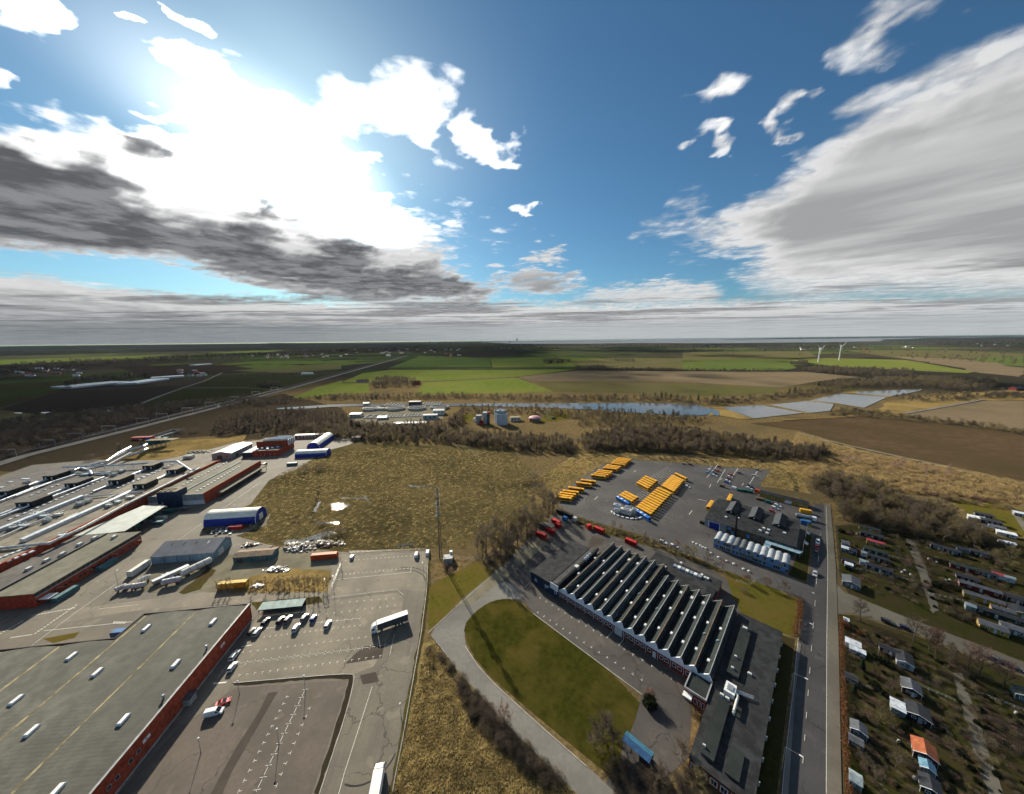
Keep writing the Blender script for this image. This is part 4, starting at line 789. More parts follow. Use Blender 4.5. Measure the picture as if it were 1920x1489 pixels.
# ------------------------------------------------------------------ the left site
K['roofL'] = lines(M('profiled_roof', (.112, .112, .092), .85, .16, .3, bump=.01, big=.6, spec=.25), FL, 'v', 1.1, .008, .06)
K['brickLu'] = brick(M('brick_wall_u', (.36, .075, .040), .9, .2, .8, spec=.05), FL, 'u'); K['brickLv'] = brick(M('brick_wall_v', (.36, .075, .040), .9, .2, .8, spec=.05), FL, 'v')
K['feltbeige'] = M('beige_felt', (.185, .165, .122), .9, .2, .2, big=.5, bump=.01); K['feltgrey'] = M('grey_felt', (.105, .098, .088), .9, .2, .2, big=.4, bump=.01); K['feltolive'] = M('olive_felt', (.150, .145, .105), .9, .15, .2, big=.35)
K['moss'] = M('gutter_silt', (.26, .22, .12), .95, .35, .5)
K['teal'] = M('teal_sheet', (.06, .15, .17), .55, .2); K['tealroof'] = M('teal_roof', (.22, .32, .30), .6, .15, .3); K['canopy'] = M('pale_canopy', (.40, .44, .40), .6, .1, .15, big=.15)
K['navy'] = M('navy_sheet', (.020, .035, .075), .6, .2); K['tentblue'] = M('tent_blue', (.010, .030, .26), .55, .12); K['tentwhite'] = M('tent_white', (.70, .69, .60), .6, .08, .3)
K['rust'] = M('rusty_sheet', (.20, .125, .075), .85, .3, .4, col2=(.12, .11, .08)); K['orange'] = M('container_orange', (.50, .085, .022), .6, .15); K['redc'] = M('container_red', (.42, .020, .018), .6, .2); K['yellowc'] = M('container_yellow', (.52, .36, .04), .65, .2); K['bluec'] = M('container_blue', (.03, .16, .40), .6, .15); K['greenc'] = M('container_green', (.02, .12, .10), .6, .2)
K['hallroof'] = lines(M('hall_roof', (.145, .165, .19), .55, .12, .2), FL, 'u', 1.1, .04, .3); K['hallwall'] = lines(M('hall_wall', (.24, .36, .44), .6, .12, .2), FL, 'u', .8, .04, .25)
def wall_box(F, r, z0, z1): return MB().box(F, *r, z0, z1)
def window(parent, F, side, a0, a1, pos, z0, z1, fm='white', gm='glass', fw=.12, mull=0, name='window'):
    """frame and pane set into a wall; side u (wall runs along u, faces -v), U (+v), v (faces -u), V (faces +u)"""
    s = {'u': -1, 'U': 1, 'v': -1, 'V': 1}[side]; f = MB(); g = MB()
    def bx(b, x0, x1, d0, d1, za, zb):
        p0, p1 = sorted((pos + s * d0, pos + s * d1))
        if side in 'uU': b.box(F, x0, x1, p0, p1, za, zb, bottom=True)
        else: b.box(F, p0, p1, x0, x1, za, zb, bottom=True)
    bx(f, a0, a0 + fw, -.02, .08, z0, z1); bx(f, a1 - fw, a1, -.02, .08, z0, z1); bx(f, a0 + fw, a1 - fw, -.02, .08, z0, z0 + fw); bx(f, a0 + fw, a1 - fw, -.02, .08, z1 - fw, z1)
    for k in range(mull): x = a0 + (a1 - a0) * (k + 1) / (mull + 1); bx(f, x - .04, x + .04, -.02, .07, z0 + fw, z1 - fw)
    bx(g, a0 + fw, a1 - fw, -.02, .03, z0 + fw, z1 - fw)
    o = f.build(name, K[fm], parent); g.build('pane', K[gm], o); return o
def skylight(parent, F, u, v, z, lu, lv, h=.45, mat='white', name='skylight'):
    b = MB(); t = .2
    lo = [F.w(u - lu / 2, v - lv / 2, z), F.w(u + lu / 2, v - lv / 2, z), F.w(u + lu / 2, v + lv / 2, z), F.w(u - lu / 2, v + lv / 2, z)]
    mi = [p + Vector((0, 0, h * .6)) for p in lo]; c = sum(lo, Vector()) / 4; hi = [c.lerp(p, .82) + Vector((0, 0, h)) for p in lo]
    b.loft([lo, mi, hi]); return b.build(name, K[mat], parent)
def gable(F, r, zw, zr, axis='u', over=.3, th=.2):
    """two roof planes with thickness; ridge along axis"""
    u0, u1, v0, v1 = r; b = MB()
    if axis == 'u':
        c = (v0 + v1) / 2
        pr = [(v0 - over, zw), (c, zr), (v1 + over, zw), (v1 + over, zw + th), (c, zr + th), (v0 - over, zw + th)]
        F2 = Fr(0); F2.U, F2.V, F2.o = F.V, F.U, F.o; b.extr(F2, pr, u0 - over, u1 + over)
    else:
        c = (u0 + u1) / 2; b.extr(F, [(u0 - over, zw), (c, zr), (u1 + over, zw), (u1 + over, zw + th), (c, zr + th), (u0 - over, zw + th)], v0 - over, v1 + over)
    return b
def gable_wall(F, r, zw, zr, axis='u'):
    u0, u1, v0, v1 = r; b = MB()
    if axis == 'u': F2 = Fr(0); F2.U, F2.V, F2.o = F.V, F.U, F.o; b.extr(F2, [(v0, -.1), (v1, -.1), (v1, zw), ((v0 + v1) / 2, zr), (v0, zw)], u0, u1)
    else: b.extr(F, [(u0, -.1), (u1, -.1), (u1, zw), ((u0 + u1) / 2, zr), (u0, zw)], v0, v1)
    return b

# brick warehouse in the corner
def warehouse():
    F = FL; h = 7.2
    u1, vb = F.uv(469, 1133, h); us, vs1 = F.uv(273, 1150, h); _, vs2 = F.uv(218, 1198, h); v0 = F.uv(167, 1489, h)[1] - 22; u0 = F.uv(0, 1219, h)[0] - 45
    t = thing('brick_warehouse', 'brick warehouse with low ribbed grey roof and white skylights', 'warehouse', F.w(us, vs2))
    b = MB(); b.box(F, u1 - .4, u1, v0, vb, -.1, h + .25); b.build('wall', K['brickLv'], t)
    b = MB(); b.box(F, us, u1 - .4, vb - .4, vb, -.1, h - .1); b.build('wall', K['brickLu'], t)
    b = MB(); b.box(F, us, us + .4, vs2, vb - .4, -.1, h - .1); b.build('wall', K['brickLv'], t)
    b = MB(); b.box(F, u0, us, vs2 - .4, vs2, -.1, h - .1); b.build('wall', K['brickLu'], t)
    # roof in low folds between the silted valleys
    val = [F.uv(322.7, 1191, h)[0], F.uv(209, 1204, h)[0], F.uv(112, 1212, h)[0]]; step = (val[0] - val[2]) / 2
    val = [val[0] - step * k for k in range(8)]
    edges = [u1 - .4] + val
    for k in range(len(edges) - 1):
        b_, a = edges[k], edges[k + 1]
        if b_ < u0: break
        a = max(a, u0); top = vb - .4 if a >= us - 2 else vs2 - .4; c = (a + b_) / 2; z = h - .05
        parts = [(a, b_, top)] if not (a < us < b_) else [(a, us, vs2 - .4), (us, b_, vb - .4)]
        r_ = MB()
        zf = lambda u: z + .55 * (1 - abs(u - c) / ((b_ - a) / 2))
        for x0, x1, tv in parts:
            xs = sorted({x0, x1} | ({c} if x0 < c < x1 else set()))
            for p, q in zip(xs, xs[1:]): r_.poly([F.w(p, v0, zf(p)), F.w(q, v0, zf(q)), F.w(q, tv, zf(q)), F.w(p, tv, zf(p))])
        ro = r_.build('roof', K['roofL'], t)
        if k < len(edges) - 2 and a > u0 + 1:
            g = MB(); tv = vb - .5 if a > us else vs2 - .5; n = 14; pts = [v0 + (tv - v0) * i / n for i in range(n + 1)]
            for i in range(n):
                w1, w2 = random.uniform(.25, .5), random.uniform(.25, .5); g.poly([F.w(a - w1, pts[i], z + .06), F.w(a + w1, pts[i], z + .06), F.w(a + w2, pts[i + 1], z + .06), F.w(a - w2, pts[i + 1], z + .06)])
            g.build('valley_silt', K['moss'], ro)
    b = MB(); b.box(F, u0, us, vs2, vs2 + .35, h - .9, h + .35); b.box(F, us - .35, us, vs2 + .35, vb, h - .9, h + .35); b.box(F, us, u1, vb, vb + .35, h - .9, h + .35); b.build('edge_flashing', K['black'], t)
    b = MB(); b.box(F, u1 - .6, u1 + .06, v0, vb + .35, h + .252, h + .34); b.build('coping', K['grey'], t)
    for x, y in ((400, 1166), (275, 1178), (330, 1245), (135, 1231), (183, 1261), (232, 1350), (31, 1313), (60, 1371), (105, 1485)):
        u, v = F.uv(x, y, h + .5); skylight(t, F, u, v, h + .35, 1.3, 3.4, .75)
    for x, y in ((387, 1212), (306, 1305)):
        u, v = F.uv(x, y, h + 1); p = F.w(u, v); b = MB(); b.tube(p + Vector((0, 0, h)), p + Vector((0, 0, h + 1.1)), .3, .3, 8); b.tube(p + Vector((0, 0, h + 1.1)), p + Vector((0, 0, h + 1.5)), .55, .3, 8); b.build('roof_vent', K['lgrey'], t)
    for x, y in ((267, 1408), (253, 1426), (228, 1457), (214, 1476)):
        v = F.uv(x, y, 3.5)[1]; window(t, F, 'V', v - .6, v + .6, u1, 3.0, 4.1, fm='grey')
    for x, y, w_ in ((425, 1209, 1.0), (285, 1384, 1.1)):
        v = F.uv(x, y, 4.2)[1]; b = MB(); b.box(F, u1, u1 + .08, v - w_, v + w_, 3.9, 4.9, bottom=True); o = b.build('wall_sign', K['white'], t)
        b = MB(); b.box(F, u1 + .08, u1 + .1, v - .3, v + .1, 4.1, 4.7, bottom=True); b.build('sign_mark', K['dgrey'], o)
    v = F.uv(361, 1310, 1.5)[1]; b = MB(); b.box(F, u1, u1 + 2.2, v - 1.2, v + 1.6, 0, 2.6); o = b.build('entrance_porch', K['grey'], t); b = MB(); b.box(F, u1 - .2, u1 + 2.5, v - 1.5, v + 1.9, 2.602, 2.8); b.build('porch_roof', K['dgrey'], o)
    b = MB(); n = 26
    for k in range(n):                          # gutter debris and brackets on the eaves
        v = v0 + (vb - v0) * (k + .5) / n; b.box(F, u1 - .9, u1 - .62, v, v + random.uniform(.4, 1.6), h + .2, h + .34)
    b.build('eaves_bracket', K['dgrey'], t)
    b = MB(); b.box(F, u1, u1 + .5, v0, vb, -.02, .25); b.build('plinth', K['concrete'], t)
warehouse()

# the long factory: halls with ducts, monitors and rooflights
def factory():
    F = FL; z = 9.0
    ur = F.uv(141, 994, z)[0]; vbk = F.uv(330, 868, z)[1]; vfr = F.uv(0, 1067, z)[1] - 25; ul = ur - 150
    t = thing('factory_hall', 'sprawling flat roofed factory hall covered in silver ducts', 'factory', F.w(ur, vfr))
    b = MB(); b.box(F, ul, ur, vfr, vbk, -.1, z); b.build('wall', K['brickLv'], t)
    bands = [(0, 17, 'feltbeige'), (17, 33, 'feltbeige'), (33, 50, 'feltgrey'), (50, 68, 'feltgrey'), (68, 90, 'feltgrey'), (90, 120, 'feltgrey'), (120, 150, 'feltgrey')]
    for a, c, mt in bands:
        o = MB().box(F, ur - c + .05, ur - a - .05 - (1.2 if a == 0 else 0), vfr + .3, vbk - .3, z + .01, z + .25).build('roof', K[mt], t)
    b = MB(); b.box(F, ur - .9, ur + .12, vfr - .1, vbk + .1, z - 1.6, z + .9); b.build('brick_parapet', K['brickLv'], t)
    # monitors: black boxes in two ranks
    for x, y, L, w_ in ((46, 953, 17, 8), (134, 916, 15, 8), (92, 902, 14, 8), (215, 910, 14, 8), (278, 882, 15, 7), (323, 890, 15, 7), (262, 918, 16, 7), (5, 932, 15, 8)):
        u, v = F.uv(x, y, z); b = MB(); b.box(F, u - L * .28, u + L * .28, v, v + w_ * 1.5, z + .25, z + 4.2); o = b.build('roof_monitor', K['black'], t)
        g = MB(); g.box(F, u - L * .28 - .2, u + L * .28 + .2, v - .2, v + w_ * 1.5 + .2, z + 4.202, z + 4.5); g.build('monitor_roof', K['feltbeige'] if x > 200 else K['feltgrey'], o)
        for k in (.25, .8): g = MB(); g.box(F, u - L * .28 + L * .56 * k - .5, u - L * .28 + L * .56 * k + .5, v - .12, v, z + 1.0, z + 3.2); g.build('louvre_door', K['white'], o)
        g = MB(); g.tube(F.w(u - L * .1, v - 14, z + 1.3), F.w(u - L * .1, v, z + 1.3), .75, .75, 8); g.build('exhaust_duct', K['duct'], o)
    # long ducts
    def duct(pts, r, m_='duct', zz=1.4, name='duct'):
        b = MB(); P = [G(x, y, z + zz) for x, y in pts]; b.path(P, r, 8)
        for p in P[1:-1]: b.tube(p - Vector((0, 0, r * .9)), p + Vector((0, 0, r * .9)), r * 1.05, r * 1.05, 8)
        o = b.build(name, K[m_], t); s = MB()
        for a, c in zip(P, P[1:]):
            n = max(1, int((c - a).length / 7))
            for k in range(n): q = a.lerp(c, (k + .5) / n); s.tube((q.x, q.y, z + .2), (q.x, q.y, q.z - r * .8), .12, .12, 4); d = (c - a).normalized(); s.tube(q - d * .12, q + d * .12, r * 1.1, r * 1.1, 8)
        s.build('duct_support', K['grey'], o); return o
    duct([(-25, 950), (0, 940), (63, 915), (141, 890)], .75); duct([(-40, 984), (0, 969), (195, 894.8)], .75); duct([(0, 932), (70, 903)], .6); duct([(-60, 1052), (0, 1028), (93, 1018), (150, 992), (234, 947), (374, 878)], .8, 'offwhite')
    duct([(118, 876), (220, 872), (332, 865), (358, 882), (366, 880)], .75, zz=4.0); duct([(0, 1008), (40, 990), (120, 958)], .5, 'offwhite'); duct([(140, 888), (170, 886), (205, 889)], .7); duct([(30, 930), (95, 905)], .6); duct([(60, 1000), (100, 985), (145, 962)], .45, 'offwhite'); duct([(155, 932), (225, 926), (262, 924)], .45, 'offwhite'); duct([(190, 940), (215, 928), (244, 922), (270, 921)], .4, 'offwhite')
    duct([(168, 872), (200, 865), (222, 850), (245, 838)], 1.0, 'duct', 3.0); duct([(135, 884), (150, 877), (168, 882), (172, 889)], .8); duct([(290, 955), (300, 948), (312, 950)], .5, 'offwhite', -3)
    # glazed clerestories
    for a, c, hh in (((-60, 1022), (156, 934), 2.2), ((40, 1018), (243, 928), 2.2), ((190, 876), (330, 868), 1.2)):
        u = (F.uv(*a, z)[0] + F.uv(*c, z)[0]) / 2; va, vc = sorted((F.uv(*a, z)[1], F.uv(*c, z)[1]))
        if hh < 2: continue
        b = MB(); b.extr(F, [(u - 1.4, z + .2), (u + 1.4, z + .2), (u + 1.0, z + hh), (u - 1.0, z + hh + .3)], va, vc); o = b.build('clerestory', K['duct'], t)
        n = int((vc - va) / 3.2)
        for k in range(n):
            if k % 9 == 8: continue
            v = va + (vc - va) * (k + .1) / n; w_ = (vc - va) / n * .8; g = MB(); g.poly([F.w(u + 1.42, v, z + .5), F.w(u + 1.42, v + w_, z + .5), F.w(u + 1.12, v + w_, z + hh - .2), F.w(u + 1.12, v, z + hh - .2)]); g.build('pane', K['lgrey'], o)
    # rooflights in rows
    for (x0, y0), (x1, y1), n in (((222, 916), (330, 868), 14), ((20, 975), (200, 898), 18), ((150, 935), (262, 888), 12), ((250, 905), (300, 884), 6), ((60, 948), (130, 918), 7), ((60, 930), (110, 910), 5), ((0, 1048), (48, 1030), 5), ((0, 1060), (60, 1036), 5), ((-40, 1012), (60, 968), 8)):
        A, B = F.uv(x0, y0, z), F.uv(x1, y1, z)
        for k in range(n): f = k / max(1, n - 1); skylight(t, F, A[0] + (B[0] - A[0]) * f, A[1] + (B[1] - A[1]) * f, z + .22, 1.5, 1.7, .6)
    for x, y in ((44, 899), (52, 899), (20, 905), (3, 915)): u, v = F.uv(x, y, z); skylight(t, F, u, v, z + .22, 3, 2, .6)
    # machine clusters
    random.seed(5)
    for x, y in ((62, 966), (90, 976), (70, 962), (25, 990), (45, 986), (85, 968), (110, 965), (28, 915), (135, 884), (205, 886), (228, 884), (214, 890), (160, 890), (50, 905), (120, 1004), (205, 948), (222, 941), (245, 932), (150, 946), (165, 940)):
        u, v = F.uv(x, y, z + 1); p = F.w(u, v); o = None
        w_ = random.uniform(1.2, 2.4); b = MB(); b.box(F, u - w_, u + w_, v - 1.2, v + 1.2, z + .5, z + random.uniform(1.6, 2.6)); o = b.build('roof_machine', K[random.choice(('duct', 'lgrey', 'offwhite'))], t)
        b = MB()
        for k in range(3): q = F.w(u - w_ + w_ * .8 * k + .3, v, z + 2.2); b.tube(q, q + Vector((0, 0, random.uniform(.6, 1.3))), .38, .38, 8)
        b.tube(F.w(u - w_, v, z + 1.4), F.w(u - w_ - 2.5, v + 1.5, z + 1.2), .3, .3, 6); b.build('machine_fan', K['offwhite'], o)
    # brick building with loading bays behind the dark tower
    h = 8.0; r = F.rect((382, 926, h), (481, 865, h)); r = (r[1] - 38, r[1], r[2], r[3])
    n_ = thing('loading_building', 'long brick loading building with two rows of white rooflights', 'building', F.w(r[1], r[2]))
    wall_box(F, r, -.1, h).build('wall', K['brickLv'], n_); MB().box(F, r[0] + .2, r[1] - 17.6, r[2] + .2, r[3] - .2, h + .01, h + .22).build('roof', K['feltolive'], n_); MB().box(F, r[1] - 17, r[1] - .6, r[2] + .2, r[3] - .2, h + .01, h + .22).build('roof', K['feltolive'], n_)
    MB().box(F, r[1] - 17.6, r[1] - 17, r[2], r[3], h, h + .9).build('roof_upstand', K['tealroof'], n_); MB().box(F, r[1] - .5, r[1] + .1, r[2], r[3], h + .01, h + .5).build('coping', K['brickLv'], n_)
    MB().box(F, r[0], r[1] - .3, r[2] - .3, r[2], 3.8, h + .3).build('front_wall', K['grey'], n_); MB().box(F, r[0], r[1] - .3, r[2] - .35, r[2], 0, 3.4).build('front_dado', K['white'], n_)
    for (x0, y0), (x1, y1), k_ in (((370, 922), (448, 876), 14), ((345, 910), (425, 868), 14)):
        A, B = F.uv(x0, y0, h), F.uv(x1, y1, h)
        for k in range(k_): f = k / (k_ - 1); skylight(n_, F, A[0] + (B[0] - A[0]) * f, A[1] + (B[1] - A[1]) * f, h + .2, 1.4, 1.3, .5)
    MB().box(F, r[1] + .01, r[1] + 6, r[2] + 10, r[3] - 1, 3.9, 4.3).build('loading_canopy', K['feltolive'], n_)
    pb = MB(); 
    for k in range(9): v = r[2] + 11 + (r[3] - r[2] - 14) * k / 8; pb.box(F, r[1] + 5.5, r[1] + 5.8, v, v + .3, 0, 3.9)
    pb.build('canopy_post', K['dgrey'], n_)
    for k, (v, m_) in enumerate(((.30, 'dgrey'), (.42, 'dgrey'), (.58, 'greenc'), (.72, 'dgrey'), (.85, 'dgrey'))): vv = r[2] + (r[3] - r[2]) * v; MB().box(F, r[1], r[1] + .12, vv - 1.8, vv + 1.8, .1, 3.4).build('loading_door', K[m_], n_)
    # dark tower
    h = 12.3; r = F.rect((294, 924, h), (331, 922.5, h), (342.5, 915, h)); r = (r[0], r[1], r[2], r[2] + 9)
    d = thing('filter_tower', 'dark blue-green cube shaped tower beside the pale canopy', 'tower', F.w(r[0], r[2])); wall_box(F, r, -.1, h).build('wall', K['navy'], d); MB().box(F, r[0] + .3, r[1] - .3, r[2] + .3, r[3] - .3, h + .01, h + .3).build('roof', K['feltbeige'], d)
    MB().box(F, (r[0] + r[1]) / 2 - .1, (r[0] + r[1]) / 2 + .1, r[2] - .08, r[2], 0, h).build('wall_joint', K['black'], d)
    for k in range(6): skylight(d, F, r[0] + 1.5 + (k % 3) * 3.5, r[2] + 2 + (k // 3) * 3.5, h + .3, 1.6, 1.6, .5, 'moss', 'roof_hatch')
    # pale canopy
    zc = 7.0; P = [G(x, y, zc) for x, y in ((135, 1005), (268, 948), (309.6, 949), (234, 995.7), (197, 1000))]
    c = thing('yard_canopy', 'pale green flat canopy over stored containers', 'canopy', (P[0].x, P[0].y, 0)); MB().prism(P, zc - .4, zc).build('roof', K['canopy'], c)
    for a, b_ in ((3, 2),):
        for k in range(5): q = P[a].lerp(P[b_], .05 + .22 * k); MB().box(F, *(lambda u, v: (u - .25, u + .25, v - .25, v + .25))(*(((q.to_2d() - F.o).dot(F.U)) - 1.2, ((q.to_2d() - F.o).dot(F.V)))), 0, zc - .42).build('post', K['dgrey'], c)
    # long brick office front
    h = 7.0; ru = F.uv(62, 1112.8, h)[0]; v0 = F.uv(62, 1112.8, h)[1]; v1 = F.uv(262, 997, h)[1]; lu = ru - 34
    e = thing('brick_workshop', 'long brick workshop with dark window bands beside the factory street', 'workshop', F.w(ru, v0))
    MB().box(F, lu, ru, v0, v1, -.1, h - .3).build('wall', K['brickLv'], e); MB().box(F, lu - .2, ru - 17.5, v0 - .3, v1 + .3, h - .29, h + .1).build('roof', K['feltgrey'], e); MB().box(F, ru - 17.3, ru + .5, v0 - .3, v1 + .3, h - .29, h).build('roof', K['feltolive'], e)
    MB().box(F, ru - 17.48, ru - 17.32, v0, v1, h, h + .8).build('roof_upstand', K['dgrey'], e)
    MB().box(F, lu, ru + .05, v0 - .12, v0, 0, h - .3).build('end_wall', K['brickLu'], e)
    n = 24
    for k in range(n):
        a = v0 + (v1 - v0) * (k + .06) / n; b_ = v0 + (v1 - v0) * (k + .94) / n; window(e, F, 'V', a, b_, ru, h - 2.0, h - .5, fm='dgrey', mull=2)
        if k % 3 != 1: window(e, F, 'V', a + .4, b_ - .4, ru, 1.6, 2.7, fm='dgrey', mull=1)
    MB().box(F, ru + .001, ru + .35, v0, v1, h - 2.6, h - 2.15).build('window_ledge', K['concrete'], e)
    for k in range(5): v = v0 + 8 + k * 13; MB().box(F, ru, ru + 3.2, v, v + .25, 3.4, 3.6).build('loading_arm', K['steel'], e)
    for k in range(6): u, v = F.uv((55, 88, 118, 150, 178, 215)[k], (1068, 1052, 1040, 1022, 1010, 1008)[k], h); skylight(e, F, u, v, h + .1, 1.6, 2.4, 1.2, 'offwhite', 'roof_vent')
    MB().box(F, ru, ru + 4, v0 + 1, v0 + 5, 2.6, 2.9, bottom=True).build('door_canopy', K['white'], e)
    for k in range(12): u, v = F.uv(3 + k % 6 * 9, 1040 + (k // 6) * 14 - k % 6 * 3.2, h); skylight(e, F, u, v, h + .1, 1.6, 1.4, .4)
factory()

def skip(x, y, mat, label, L=6, w_=2.4, h=2.2, ang=None, F=FL, group=None, name='container', cat='container'):
    """ribbed steel container with corner posts and doors"""
    p = G(x, y); f = Fr(math.degrees(F.a) if ang is None else ang, p.to_2d()); t = thing(name, label, cat, (p.x, p.y, .05), group)
    b = MB(); b.box(f, -L / 2, L / 2, -w_ / 2, w_ / 2, .15, h)
    n = int(L / .6)
    for k in range(n): x0 = -L / 2 + L * (k + .2) / n; b.box(f, x0, x0 + L / n * .5, -w_ / 2 - .06, w_ / 2 + .06, .3, h - .2)
    b.build('shell', K[mat] if isinstance(mat, str) else mat, t)
    fr = MB()
    for a in (-L / 2, L / 2):
        for c in (-w_ / 2, w_ / 2): fr.box(f, a - .1, a + .1, c - .1, c + .1, .05, h + .06)
    fr.build('corner_post', K[mat] if isinstance(mat, str) else mat, t)
    for c in (-.02, w_ / 2 - .1): MB().box(f, L / 2, L / 2 + .07, -w_ / 2 + .15 + max(0, c) , c + .02 if c < 0 else w_ / 2 - .12, .3, h - .15).build('door', K[mat] if isinstance(mat, str) else mat, t)
    lid = MB(); lid.box(f, -L / 2 + .1, L / 2 - .1, -w_ / 2 + .1, w_ / 2 - .1, h + .001, h + .08); lid.build('lid', K[mat] if isinstance(mat, str) else mat, t); return t
for k, (x, y, m_, lb, L) in enumerate(((250, 990, 'greenc', 'dark green container at the canopy edge, nearest the workshop', 7), (262, 981, 'greenc', 'dark green container, second under the canopy edge', 7), (274, 973, 'navy', 'navy container, third under the canopy edge', 7), (285, 966, 'greenc', 'dark green container, fourth under the canopy edge', 7), (297, 983, 'teal', 'teal container standing out in the sun by the canopy', 6), (302, 974, 'canopy', 'pale green topped container beside the canopy', 6), (318, 962, 'greenc', 'open dark green skip below the dark tower', 6), (342, 958, 'dgrey', 'low dark skip right of the dark tower', 7))): skip(x, y, m_, lb, L, group='containers round the pale canopy')
for k, (x, y, m_, lb, L) in enumerate(((455, 898, 'bluec', 'light blue container under the loading canopy', 5), (434, 914, 'greenc', 'green skip under the loading canopy', 6), (496, 873, 'dgrey', 'dark container past the loading building corner', 5), (124, 1118, 'teal', 'teal skip by the front of the brick workshop', 9), (202, 1062, 'teal', 'teal skip midway along the brick workshop', 9), (443, 992, 'redc', 'red ribbed container below the blue arched tent', 8), (609, 1047, 'orange', 'long orange container at the edge of the rubble', 13.5), (438, 1101, 'yellowc', 'long yellow container behind thin bare trees', 13), (229, 1191, 'bluec', 'blue container behind the brick warehouse', 6), (548, 872, 'teal', 'low teal container beside the tents', 9), (262, 1070, 'offwhite', 'pale box trailer beside the grey hall', 10))): skip(x, y, m_, lb, L, h=3.0 if L > 9 else 2.4, ang=95 if x in (455, 434, 124, 202, 496, 262) else None)
# arched tents
def tent(a, b_, w_, h, label, along='u'):
    F = FL; A, B = F.uv(*a), F.uv(*b_); p = F.w(*A); t = thing('arched_tent', label, 'tent', p, 'blue and white arched tents')
    n = 12; L = (B[0] - A[0]) if along == 'u' else (B[1] - A[1]); f = Fr(7 if along == 'u' else 97, p.to_2d())
    if along != 'u': pass
    arc = [(math.cos(math.pi * i / n), math.sin(math.pi * i / n)) for i in range(n + 1)]
    pt = lambda x, i, k=1.0: f.w(x, w_ / 2 - arc[i][0] * w_ / 2 * k, (h * arc[i][1] ** .75) * k) if arc[i][1] > 1e-6 else f.w(x, w_ / 2 - arc[i][0] * w_ / 2 * k, 0)
    s = MB(); s.loft([[pt(0, i) for i in range(2, n - 1)], [pt(L, i) for i in range(2, n - 1)]], closed=False, caps=False); s.build('roof_skin', K['tentwhite'], t, smooth=True)
    for lo, hi in ((0, 2), (n - 2, n)): s = MB(); s.loft([[pt(0, i) for i in range(lo, hi + 1)], [pt(L, i) for i in range(lo, hi + 1)]], closed=False, caps=False); s.build('side_wall', K['tentblue'], t)
    for x in (0.02, L - .02): s = MB(); s.poly([pt(x, i, .995) for i in range(n + 1)]); s.build('end_wall', K['tentblue'], t)
    s = MB()
    for x in (0, L): 
        for i in range(n): s.tube(pt(x, i), pt(x, i + 1), .18, .18, 4)
    s.build('edge_rib', K['tentwhite'], t)
    d = MB(); d.box(f, L, L + .06, w_ * .35, w_ * .65, 0, h * .55); d.build('door', K['tentwhite'] if h > 8 else K['tentblue'], t)
tent((382, 989), (483, 979), 13, 8.2, 'large arched tent with white roof and blue sides below the meadow corner'); tent((553, 859), (613, 855), 13, 6.5, 'low arched tent with blue front beside the asphalt bend'); tent((600, 842), (622, 822), 14, 8, 'arched tent with tall blue gable at the far end of the yard', 'v')
# grey hall
def grey_hall():
    F = FL; r = F.rect((286, 1058), (403, 1049)); v0 = (F.uv(286, 1058)[1] + F.uv(403, 1049)[1]) / 2; v1 = F.uv(431.5, 1003, 6.5)[1]; r = (r[0], r[1], v0, v1)
    t = thing('grey_hall', 'grey blue hall with dark rooflights in its long slope', 'hall', F.w(r[0], r[2])); F2 = Fr(0); F2.U, F2.V, F2.o = F.V, F.U, F.o
    rid = r[2] + (r[3] - r[2]) * .72
    b = MB(); b.extr(F2, [(r[2], -.1), (r[3], -.1), (r[3], 5.0), (rid, 7.4), (r[2], 4.3)], r[0], r[1]); b.build('wall', K['hallwall'], t)
    b = MB(); b.extr(F2, [(r[2] - .4, 4.25), (rid, 7.45), (rid, 7.65), (r[2] - .4, 4.45)], r[0] - .3, r[1] + .3); ro = b.build('roof', K['hallroof'], t); b = MB(); b.extr(F2, [(rid, 7.45), (r[3] + .4, 4.95), (r[3] + .4, 5.15), (rid, 7.65)], r[0] - .3, r[1] + .3); b.build('roof', K['tentwhite'], t)
    zs = lambda v: 4.45 + (7.65 - 4.45) * (v - r[2]) / (rid - r[2])
    for row, fv in ((0, .25), (1, .72)):
        for k in range(5 - row):
            u = r[0] + (r[1] - r[0]) * (.12 + .2 * k + .05 * row); v = r[2] + (rid - r[2]) * fv; d = .9; g = MB(); g.poly([F.w(u - .35, v - d, zs(v - d) + .06), F.w(u + .35, v - d, zs(v - d) + .06), F.w(u + .35, v + d, zs(v + d) + .06), F.w(u - .35, v + d, zs(v + d) + .06)]); g.build('rooflight', K['black'] if not (row == 1 and k == 3) else K['white'], ro)
    for k in range(6): u = r[0] + (r[1] - r[0]) * k / 5; MB().box(F, u - .1, u + .1, r[2] - .1, r[2], 0, 4.2).build('wall_rib', K['navy'], t)
    MB().box(F, r[1], r[1] + .1, r[2] + 3, r[2] + 7, 0, 3.8).build('gate', K['offwhite'], t)
grey_hall()
